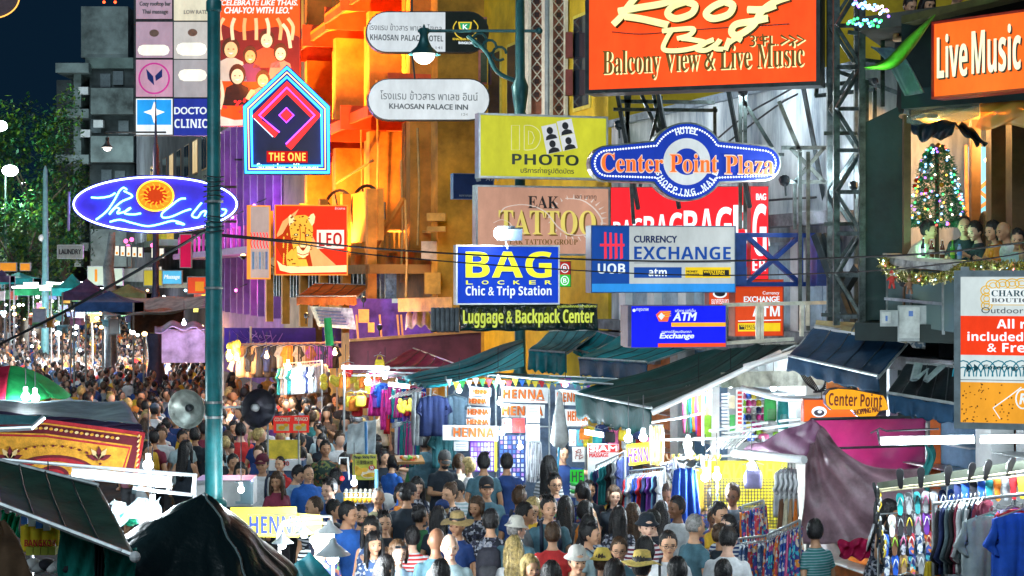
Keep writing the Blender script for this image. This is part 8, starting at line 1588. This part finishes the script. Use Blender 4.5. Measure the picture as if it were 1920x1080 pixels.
tree(W(40,500,88).x,88,8.5,.3,(2.6,2.0,3.0),'lower dark tree behind the thin pale lamp pole',4200,9,((.02,.06,.03),(.012,.04,.025),(.25,.25,.03)))
fill_spot(W(45,345,88),(.35,1,.5),1200,'green spotlight aimed up into the trees',.10);fill_spot(W(128,240,134),(.7,.95,.95),1500,'cool spotlight on the left balconies of the grey block',.10);fill_spot(W(250,400,136),(.7,.9,.95),1500,'cool spotlight low on the grey block',.10);fill_spot(W(285,318,92),(1,.75,.2),200,'yellow spotlight under the yellow canopy',.06)  # added fill for the trees, the grey block and the yellow canopy
s=Plane(-10,0,45,0,'shop_sign','corner of a dark round sign with a yellow rim at the top left','sign');s.ell('face_panel',-15,-5,50,38,-.1,0,mat('plum_face',(.10,.06,.08),.5));s.line('yellow_rim',[(-15+51*math.cos(a),-5+39*math.sin(a))for a in[2*math.pi*i/40 for i in range(40)]],2.5,.02,em('amber_neon',(0,0,0)),closed=True)
# ================================================================ people in the crowd
PC={'black':(.009,.018,.030),'navy':(.010,.045,.19),'white':(.70,.72,.74),'grey':(.22,.24,.26),'light grey':(.38,.52,.55),'blue':(.02,.13,.52),'red':(.62,.03,.03),'green':(.03,.16,.06),'olive':(.12,.11,.05),'denim':(.12,.22,.34),'light blue':(.28,.42,.55),'orange':(.75,.25,.04),'yellow':(.75,.45,.03),'maroon':(.20,.02,.05),'pink':(.65,.25,.32),'teal':(.03,.20,.20),'brown':(.15,.08,.05),'cream':(.65,.58,.45),'slate':(.07,.17,.22),'purple':(.18,.06,.28)}
BC={'jeans':(.03,.055,.12),'dark':(.02,.02,.025),'khaki':(.28,.22,.13),'grey':(.13,.13,.14)}
P_=[(648,960,30,0,'tan','short','black','tee','blue',None,'turn2',{},'man in a blue t-shirt with black hair at the left end of the front crowd'),(677,965,6,0,'asian','short','black','tee','navy',None,'stand',{'glasses':True,'extras':['beard']},'man with glasses and dark beard in a navy t-shirt'),(709,932,4,0,'tan','crop','grey','tee','olive',None,'stand',{},'older man with cropped grey hair in an olive shirt'),(720,978,0,0,'asian','spiky','black','tee','black',None,'bag',{},'smiling man with spiky black hair in a black t-shirt'),(701,1018,8,1,'asian','long','black','long','slate','fw','bag',{},'woman with long black hair in an open blue print shirt'),(746,1034,14,1,'pale','bob','brown','tee','light blue',None,'stand',{'extras':['shades']},'woman with short brown hair and sunglasses pushed up'),(763,925,178,0,'tan','short','black','tee','black',None,'turn',{'hat':'cap','hatcol':(.02,.02,.025),'extras':['backwards']},'man with a backwards black cap and black t-shirt seen from behind'),(786,966,180,1,'tan','bun','black','tank','green',None,'turn',{},'woman in a sleeveless green top seen from behind'),(822,968,172,1,'asian','long','black','tee','black',None,'stand',{},'woman with very long black hair seen from behind, right of the green top'),(818,1012,200,0,'brown','bald','black','tee','slate',None,'turn',{},'dark skinned bald man in a slate shirt turned away'),(843,1022,6,0,'pale','bald','grey','tee','light grey',None,'stand',{},'bald pale man in a light grey t-shirt'),(858,982,-28,0,'tan','short','black','tee','navy',None,'stand',{'hat':'straw','hatcol':(.42,.30,.12)},'man in a wide straw hat and navy t-shirt'),(865,915,-32,0,'asian','short','black','long','light grey','s','phone',{'hat':'cap','hatcol':(.03,.04,.05)},'young man in a dark cap and striped grey sweater looking down'),(912,913,2,0,'tan','short','black','long','slate',None,'stand',{'hat':'cap','hatcol':(.015,.015,.02)},'man in a black cap and slate sweater printed with white words'),(920,975,176,0,'asian','short','black','tee','black','fd','stand',{},'man with a patterned black shirt and backpack seen from behind'),(907,866,182,0,'tan','spiky','black','tee','slate',None,'stand',{},'tall man in a dark slate t-shirt facing the henna boards'),(950,866,178,0,'tan','short','black','tee','navy',None,'bag',{},'man in a navy t-shirt facing the henna boards'),(830,858,20,0,'tan','short','black','tee','black',None,'phone',{'extras':['mask'],'hat':'cap','hatcol':(.10,.10,.1)},'man with a black face mask and black t-shirt'),(797,830,168,0,'tan','short','black','jacket','slate',None,'turn',{},'man in a dark teal jacket seen from behind beside the scarves'),(776,828,-60,1,'asian','bun','black','tee','green',None,'phone',{},'woman in a green top with hair tied up, in profile at the snack tray'),(719,856,30,1,'asian','bob','black','tee','black',None,'stand',{},'woman with dark bobbed hair behind the woman in navy'),(733,866,150,1,'asian','bob','black','tee','blue',None,'phone',{},'woman in a navy blue t-shirt turned to the snack tray'),(1029,950,8,0,'asian','spiky','black','tee','slate',None,'stand',{'extras':['straps']},'tall young man with blue backpack straps looking at the camera'),(1036,1000,174,0,'asian','short','brown','tee','red',None,'stand',{},'person in a bright red t-shirt seen from behind'),(964,1026,182,1,'pale','wavy','blond','tee','white',None,'stand',{},'woman with wavy blond hair and white top seen from behind'),(965,990,160,0,'pale','short','grey','jacket','slate',None,'turn',{'hat':'sunhat','hatcol':(.7,.68,.6)},'man in a pale sun hat and dark jacket turned away'),(983,962,80,0,'tan','short','black','tee','grey',None,'stand',{},'dark haired man in profile behind the pale sun hat'),(1060,948,170,1,'asian','long','black','tee','black',None,'stand',{},'woman with long black hair left of the orange shirted woman'),(1029,872,150,1,'asian','long','black','tee','grey','s','bag',{},'woman with long black hair in a striped top talking to the seller'),(1054,848,6,0,'asian','short','black','tee','navy',None,'reach',{},'seller in a navy polo shirt reaching out an arm'),(1104,917,6,0,'tan','short','black','long','black',None,'stand',{},'man in a black shirt facing us right of the green board'),(1104,1000,70,0,'asian','spiky','black','tee','light grey',None,'stand',{'extras':['straps']},'young man in profile with a grey shirt and backpack strap'),(1078,1048,60,0,'asian','short','black','tee','blue',None,'turn',{'hat':'sunhat','hatcol':(.72,.70,.64)},'man in a white hat and blue shirt at the bottom'),(1034,1076,178,1,'asian','bob','black','tee','black',None,'stand',{},'dark haired head at the bottom edge below the red t-shirt'),(826,1074,176,0,'asian','short','black','tee','grey',None,'stand',{},'dark haired head at the bottom edge in front of the bald man'),(879,873,-100,1,'pale','bob','blond','tee','white',None,'stand',{},'fair haired woman in white queueing at the henna stall'),(861,866,190,1,'pale','bob','brown','tee','cream',None,'stand',{},'brown haired woman left of the fair haired one in white'),(672,760,184,0,'tan','short','black','tee','grey','p','stand',{},'man in a plaid shirt seen from behind near the white sheet'),(1151,928,4,1,'pale','bob','brown','tee','black',None,'stand',{},'woman with brown bobbed hair facing us below the shirt rack'),(1167,908,150,0,'tan','short','black','tee','black',None,'stand',{},'dark haired man behind the bobbed woman'),(1160,968,182,1,'asian','long','black','tee','black','fd','stand',{},'woman with long black hair and dark patterned top seen from behind'),(1186,962,172,1,'asian','long','brown','tee','cream',None,'stand',{},'woman with long brown hair and cream top seen from behind'),(1097,958,120,1,'asian','bob','black','tank','orange',None,'stand',{},'woman in an orange top turned away in the middle of the crowd'),(1200,922,182,1,'tan','long','black','long','black',None,'stand',{},'person dressed all in black seen from behind by the low bulb'),(1223,975,-70,0,'pale','short','black','tee','black',None,'stand',{'glasses':True},'man with glasses in profile facing left in a black t-shirt'),(1240,958,178,1,'tan','wavy','black','tee','brown',None,'stand',{},'woman with wavy black hair behind the man in profile'),(1270,950,-60,0,'brown','short','black','tee','white',None,'stand',{},'man in a white shirt facing left with short black hair'),(1249,915,-80,0,'tan','spiky','black','tee','black','fd','phone',{},'man in a patterned shirt facing left by the blue dress'),(1161,1028,-10,0,'asian','short','brown','tee','slate',None,'stand',{'glasses':True},'man with glasses and brown hair low in the crowd'),(1129,1052,160,1,'asian','short','brown','tee','cream',None,'stand',{'hat':'sunhat','hatcol':(.75,.55,.10)},'person in a yellow bucket hat at the bottom'),(1152,1072,170,1,'asian','bob','black','tee','black',None,'stand',{},'dark bobbed head at the bottom between two hats'),(1203,1060,150,0,'asian','short','black','tee','white',None,'stand',{'hat':'straw','hatcol':(.75,.55,.14)},'person in a yellow straw hat with a black band at the bottom'),(1253,1018,-4,0,'asian','short','black','long','white',None,'stand',{'glasses':True,'extras':['braces']},'man with glasses in a white shirt with dark braces'),(1270,1070,180,0,'asian','short','black','tee','blue',None,'stand',{},'dark haired head with a blue shirt at the bottom edge'),(1209,1028,176,1,'asian','bob','black','tee','grey',None,'stand',{},'dark haired woman behind the yellow straw hat'),(1350,1002,182,1,'tan','bun','brown','tank','black',None,'turn',{},'woman with brown hair tied up in a black tank top seen from behind'),(1356,1072,160,1,'tan','short','black','tee','navy',None,'stand',{},'dark haired head at the bottom edge right of the crowd'),(1302,985,120,0,'asian','crop','grey','tee','slate',None,'stand',{},'man in a slate shirt beside the steel pole'),(1250,785,182,0,'tan','short','black','tee','navy','fb','stand',{},'man in a blue floral shirt seen from behind at the open shop'),(1286,795,160,0,'asian','short','black','tee','white',None,'phone',{'hat':'cap','hatcol':(.02,.03,.05)},'man in a dark cap and white t-shirt at the open shop'),(1530,995,-150,0,'tan','short','black','tee','teal','n','turn',{},'man in a finely striped teal polo seen from behind by the grey sheet'),(342,820,30,0,'tan','short','black','tee','light grey',None,'stand',{},'man in a light grey shirt left of the thick lamp post'),(492,868,-14,0,'tan','short','black','tee','white',None,'stand',{'hat':'cap','hatcol':(.12,.01,.03),'extras':['straps']},'man in a maroon cap with a white and maroon shirt'),(486,815,170,1,'pale','pony','brown','tank','grey','s','stand',{},'woman in a striped sleeveless top seen from behind'),(438,800,8,1,'asian','long','black','tankdress','black',None,'bag',{},'woman with long black hair in a black dress beside the lamp post'),(551,885,60,0,'asian','short','black','long','light blue',None,'phone',{},'man in a pale blue long sleeved shirt bending over the cart'),(577,887,20,0,'asian','crop','black','jacket','blue',None,'stand',{},'person in a bright blue jacket right of the pale blue shirt'),(610,840,10,0,'tan','short','black','tee','green','fg','stand',{},'man in a dark green floral shirt with black hair'),(563,852,150,1,'asian','bob','black','tee','teal',None,'stand',{},'woman in teal seen from behind left of the floral shirt'),(630,896,176,0,'tan','short','black','tee','denim',None,'stand',{},'man in a pale denim shirt seen from behind'),(558,732,160,0,'tan','crop','brown','tee','black',None,'turn',{},'man in a black t-shirt turned away above the menu board'),(590,772,178,0,'tan','short','black','tee','white',None,'stand',{'bcol':(.28,.22,.13)},'man in a white shirt seen from behind right of the menu board'),(585,754,170,0,'asian','short','black','tee','maroon',None,'bag',{},'man in a maroon t-shirt behind the white shirt'),(628,748,6,1,'pale','bob','brown','tankdress','black',None,'stand',{},'woman with short hair in a black dress walking towards us'),(502,702,160,0,'tan','bald','grey','tee','orange',None,'stand',{},'bald man in an orange lit shirt under the purple banner'),(516,708,176,1,'pale','bun','blond','tankdress','black',None,'turn',{},'woman with fair hair up in a black dress under the purple banner'),(466,722,10,0,'pale','crop','grey','tee','olive',None,'stand',{},'middle aged man with cropped grey hair facing us behind the right horn speaker'),(432,703,40,1,'tan','long','black','tank','black',None,'phone',{},'woman in black lit orange beside the lamp post'),(446,700,-60,1,'tan','bun','black','tank','orange',None,'stand',{},'woman in an orange top under the purple banner'),(437,866,20,0,'tan','short','black','tee','red',None,'stand',{},'man in a red shirt just right of the lamp post'),(451,882,6,1,'asian','long','black','tee','black',None,'stand',{},'woman with long dark hair beside the red shirt'),(527,868,-30,1,'asian','short','black','tee','red',None,'stand',{},'short haired youngster in red behind the cart'),(519,900,30,1,'tan','wavy','brown','tee','maroon',None,'turn',{},'woman with wavy brown hair in maroon near the cap wearer'),(640,862,150,0,'tan','short','black','tee','navy',None,'phone',{},'person in navy bending at the fruit cart'),(708,842,200,0,'asian','short','black','tee','brown',None,'stand',{},'man in brown behind the white sheet'),(714,770,170,1,'pale','bun','blond','tee','cream',None,'stand',{},'fair haired woman in a cream top at the crowded stall'),(612,735,176,0,'tan','short','brown','tee','cream',None,'stand',{},'man in a beige t-shirt below the yellow bags'),(500,776,0,0,'asian','short','black','tee','orange',None,'stand',{},'person partly hidden by the right horn speaker'),(312,795,176,0,'tan','short','black','jacket','navy',None,'stand',{},'person in a navy jacket behind the carpet stall corner'),(290,768,178,0,'tan','short','black','tee','white',None,'stand',{'hat':'cap','hatcol':(.10,.14,.2)},'person in a white t-shirt and slate cap seen from behind'),(257,735,180,0,'brown','crop','black','tee','yellow',None,'stand',{},'person in a golden yellow t-shirt seen from behind'),(275,716,40,0,'tan','short','blond','tee','black',None,'stand',{},'fair haired man in black above the yellow t-shirt'),(194,724,176,0,'tan','short','brown','tank','grey',None,'stand',{},'man in a grey vest seen from behind above the silver tarpaulin'),(381,800,170,1,'tan','long','brown','tee','olive',None,'stand',{},'woman with long brown hair just left of the lamp post'),(365,815,180,0,'tan','short','black','tee','black',None,'bag',{},'man in black under the left horn speaker'),(300,812,10,0,'asian','short','black','tee','maroon',None,'stand',{},'person in maroon behind the silver tarpaulin corner'),]
used_xy=[]
for(u,v,rz,fem,sk,hair,hc,top,tc_,tm,pose,ex,lab)in P_:
 h=.95 if fem else 1.0+.04*math.sin(u);h={1029:1.06,1054:1.04,907:1.05}.get(u,h);x,Y=at_head(u,v,h);used_xy.append((x,Y))
 kw=dict(ex);bt=kw.pop('bottom','shorts' if(int(u)%5==0 and not fem)else 'trousers');bc=kw.pop('bcol',None)or BC[['jeans','dark','khaki','grey','dark'][int(u)%5]]
 pr=person(x,Y,.13 if x>11.4-FD*Y or x<-1-FD*Y else.006,rz,pose,bool(fem),sk,hair,hc,top,PC[tc_],tm,bt,bc,detail=2,h=h,label=lab,**kw)
 if 'printed with white' in lab:
  for i,w in enumerate(('BELOVED','SHO')):text('print',w,(-.15,1.24-i*.09,.15-.13*i,1.29-i*.09),-.152+.0*i,BWH,pr,'b',.012)
 if lab.startswith('man with a patterned black shirt'):back_pack(pr,(.05,.05,.07),'dark patterned backpack on the man below the slate sweater')
 if lab.startswith('young man in profile'):back_pack(pr,(.05,.08,.16),'navy backpack of the young man in profile')
 if lab.startswith('man in a backwards'):pass
zb=4.55
for(u,v,Y,rz,fem,pose,sk,hair,hc,tc_,h,lab)in((1750,438,23.9,60,0,'lean','tan','short','black','cream',1,'bar guest in a pale shirt leaning left with his hand at his face'),(1808,430,23.6,-20,0,'lean','asian','crop','black','black',1,'bar guest with cropped hair in black facing the camera'),(1832,432,23.5,-80,1,'sit','pale','short','black','black',1,'bar guest in profile facing left behind the cropped haired man'),(1855,440,22.9,-60,1,'lean','asian','bob','black','orange',.98,'bar guest with black bobbed hair leaning left on the counter'),(1875,440,22.7,-70,0,'lean','tan','bald','black','white',.98,'balding bar guest in a white shirt with a hand at his brow'),(1908,446,22.2,-40,0,'sit','asian','short','black','light grey',.96,'bar guest in light grey at the right end of the counter'),(1850,412,25,150,1,'stand','asian','long','black','black',.8,'dark haired guest standing behind the counter group'),(1890,408,24.6,170,0,'stand','asian','short','black','black',.8,'guest in black standing behind the balding man')):
 p=W(u,v,Y);hh=(1.50 if pose=='lean' else 1.62);h*=.86;lo=.36*h*PS if pose=='lean' else.08;person(p.x-math.sin(R(rz))*lo,Y+math.cos(R(rz))*lo,p.z-hh*h*PS,rz,pose,bool(fem),sk,hair,hc,'tee',PC[tc_],None,'trousers',BC['dark'],detail=2,h=h,label=lab)
for(u,v,Y,fem,hair,tc_,lab)in((1733,2,24.6,1,'long','red','woman in red at the roof terrace rail'),(1788,-14,24.2,0,'short','light blue','man in pale blue at the roof terrace rail'),(1700,6,25,0,'short','black','man in black at the roof terrace corner')):
 p=W(u,v,Y);person(p.x,Y,p.z-1.7,20,'phone',bool(fem),'asian',hair,'black','tee',PC[tc_],None,'trousers',BC['dark'],detail=2,h=.88,label=lab)
p=W(1640,965,22.6);person(p.x+.05,22.6,p.z-1.8,60,'sit',True,'tan','long','black','tankdress',PC['black'],'fd','shorts',BC['dark'],detail=2,h=.98,label='seated woman in a dark floral dress behind the hanging flip-flops')
st=thing('bench','brown wooden bench in front of the grey sheet','bench',(W(1640,1050,22.4).x,22.4,0));xb=st.location.x;MB().bb((xb-.6,22.2,.70),(xb+.5,22.8,.78)).build('seat',WOOD,st)
for dx in(-.5,.4):
 for dy in(22.28,22.7):MB().bb((xb+dx,dy-.04,0),(xb+dx+.07,dy+.04,.70)).build('leg',WOOD,st)
cr=random.Random(77);n_ind=0
cn=list(PC);mass=[]
def near_used(x,Y,d=.42):return any(abs(x-a)<d and abs(Y-b)<d*1.3 for a,b in used_xy)
Y=32.5
spec=[]
while Y<150:
 step=.70 if Y<60 else.9
 uL,uR=-30,(400 if Y>43 else 330)
 if Y>43 and Y<52:uR=640
 xL,xR=(uL-960)*Y/F,(uR-960)*Y/F
 if Y<43:xL,xR=(240-960)*Y/F,(700-960)*Y/F
 x=xL+cr.uniform(0,.5)
 while x<xR:
  xx,yy=x+cr.uniform(-.12,.12),Y+cr.uniform(-.22,.22);u=960+xx*F/yy;v=VH+(HC-1.62*PS)*F/yy
  ok=not near_used(xx,yy)
  if v<596 and u>200:ok=False
  if 290<u<385 and v<640 and u>300:ok=False
  if u>385 and(v<690 and cr.random()<.5):ok=False
  if cr.random()<.12:ok=False
  if ok:spec.append((xx,yy,u,v))
  x+=.64+cr.uniform(0,.28)
 Y+=step
spec.sort(key=lambda s:s[1]);N_IND=150
proto={}
tops=['black']*9+['white']*6+['navy']*6+['grey']*2+['orange']*2+['red']*2+['blue']*2+['light blue']*2+['maroon','teal','yellow','denim','light blue','pink','olive','brown','cream','light grey','blue','purple']
def crowd_person(x,Y,u,v):
 fem=cr.random()<.45;hair=cr.choice(['long','pony','bob','bun'])if fem else cr.choice(['short','short','crop','spiky']);hc=cr.choice(['black']*6+['brown']*2+['blond']);top=cr.choice(['tee','tank']if fem else['tee','tee','long']);c=cr.choice(tops)
 rz=cr.choice([cr.uniform(-30,30),cr.uniform(150,210),cr.uniform(150,210),cr.uniform(-100,100)]);away=abs(rz)>120
 where='left of the lamp post' if 200<u<400 else 'above the silver tarpaulin' if u<=200 else 'near the purple banner'
 lab='%s with %s %s hair in %s %s %s, %s'%('woman' if fem else 'man',hc,{'long':'long','pony':'tied','bob':'bobbed','bun':'knotted','short':'short','crop':'cropped','spiky':'spiky'}[hair],c,{'tee':'t-shirt','tank':'vest top','long':'sweater'}[top],'walking away' if away else 'facing us' if abs(rz)<40 else 'in profile',where)
 if len(lab.split())>16:lab=lab.replace(' facing us','').replace(' walking away','').replace(' in profile','')
 person(x,Y,.006,rz,cr.choice(['stand','walk','turn','phone','bag']),fem,cr.choice(['asian','tan','tan','pale','brown']),hair,hc,top,PC[c],None,cr.choice(['trousers','trousers','shorts']),BC[cr.choice(list(BC))],detail=1,h=cr.uniform(.93,1.06),label=lab,group='people walking in the crowd on the left')
def crowd_fill():
 n=0;W_S='by the henna queue','before the henna boards','below the shirt racks'
 Y=20.2
 while Y<31 and n<30:
  x=(590-960)*Y/F+cr.uniform(0,.4)
  while x<(1380-960)*Y/F:
   u=960+x*F/Y;v=VH+(HC-1.62*PS)*F/Y
   if not near_used(x,Y,.50)and n<30 and not(Y>28 and 930<u<1030 and v<880)and cr.random()<.85:
    fem=cr.random()<.5;hair=cr.choice(['long','pony','bob','wavy','bun'])if fem else cr.choice(['short','short','crop','spiky']);hc=cr.choice(['black']*5+['brown']*2+['blond']);top=cr.choice(['tee','tank']if fem else['tee','tee','long']);c=cr.choice(tops);rz=cr.choice([cr.uniform(-35,35),cr.uniform(-35,35),cr.uniform(-35,35),cr.uniform(150,210),cr.uniform(-110,110)]);tmq=cr.choice([None,None,None,'s','p','fd','fw','fb']);ct={None:c,'s':'striped','p':'plaid','fd':'dark patterned','fw':'blue print','fb':'floral'}[tmq];hq=cr.choice([None]*5+['cap','sunhat'])if hair in('short','crop','bob','long')else None
    where=W_S[0]if u<840 else W_S[1]if u<1100 else W_S[2]
    lab='%s with %s %s hair in %s %s %s, %s'%('woman' if fem else 'man',hc,{'long':'long','pony':'tied','bob':'bobbed','bun':'knotted','short':'short','crop':'cropped','spiky':'spiky','wavy':'wavy'}[hair],ct,{'tee':'t-shirt','tank':'vest top','long':'sweater'}[top]+({'cap':' and cap','sunhat':' and sunhat'}.get(hq,'')),'facing away' if abs(rz)>140 else 'facing us' if abs(rz)<40 else 'in profile',where)
    if len(lab.split())>16:lab=lab.replace(' hair in',' hair,').replace(' top','').replace(' facing us','').replace(' facing away','').replace(' in profile','')
    person(x,Y,.006,rz,cr.choice(['stand','turn','turn2','phone','bag','walk']),fem,cr.choice(['asian','asian','tan','pale','brown']),hair,hc,top,PC[c],tmq,'trousers',BC[cr.choice(list(BC))],detail=2,h=cr.uniform(.92,1.05),glasses=cr.random()<.2,hat=hq,hatcol=PC[cr.choice(['white','navy','black','cream','red'])],extras=['straps']if cr.random()<.3 else None,label=lab,group='people packed in front of the henna stall');used_xy.append((x,Y));n+=1
   x+=.50+cr.uniform(0,.22)
  Y+=.72
crowd_fill()
for s_ in spec[:N_IND]:crowd_person(*s_)
def far_person(mb,x,Y,rz,cs,h):
 h*=PS
 sk,hc,tp,bt=cs;c,s=math.cos(rz),math.sin(rz);M=Matrix(((c,-s,0),(s,c,0),(0,0,1)))*h if False else Matrix(((c*h,-s*h,0),(s*h,c*h,0),(0,0,h)))
 o=Vector((x,Y,.006));q=lambda p:o+M@Vector(p)
 mb.mi=tp;mb.tube([q((0,0,.84)),q((0,0,1.05)),q((0,0,1.3)),q((0,0,1.42)),q((0,0,1.46))],[.17*h,.15*h,.18*h,.14*h,.06*h],8,ell=.65)
 for k in(1,-1):
  mb.tube([q((k*.19,0,1.38)),q((k*.23,.02,1.15))],[.055*h,.05*h],5);mb.mi=sk;mb.tube([q((k*.23,.02,1.15)),q((k*.22,-.08,.92))],[.04*h,.03*h],5);mb.mi=bt;mb.tube([q((k*.09,0,.88)),q((k*.10,.03*k,.5)),q((k*.10,-.03*k,.06))],[.09*h,.06*h,.05*h],5);mb.mi=tp
 mb.mi=sk;mb.tube([q((0,0,1.44)),q((0,0,1.54))],.05*h,5);mb.ball(q((0,-.01,1.60)),(.075*h,.09*h,.11*h),8,6);mb.mi=hc;mb.ball(q((0,.02,1.635)),(.085*h,.095*h,.10*h),8,5)
cols_=[mat('far_skin%d'%i,c,.6)for i,c in enumerate(((.55,.36,.26),(.36,.21,.14)))]+[mat('far_hair%d'%i,c,.5)for i,c in enumerate(((.012,.011,.012),(.06,.035,.02)))]+[mat('far_cloth%d'%i,PC[c],.8)for i,c in enumerate(('black','white','navy','orange','grey','red','yellow','pink','denim','light grey'))]
b=MB()
for(x,Y,u,v)in spec[N_IND:]:
 if Y>80 and cr.random()<.35:continue
 far_person(b,x,Y,cr.uniform(0,6.28),(cr.randrange(2),2+(cr.random()<.2),4+cr.choice([0,0,0,0,1,1,1,2,2,2,3,4,5,6,8,8,9]),4+cr.choice([0,2,4,8])),cr.uniform(.93,1.06))
print('crowd',len(spec),'faces',len(b.f));b.build('crowd',cols_,kind='stuff',smooth=True,label='far mass of people filling the street under the market lights',cat='crowd')
flush_text()
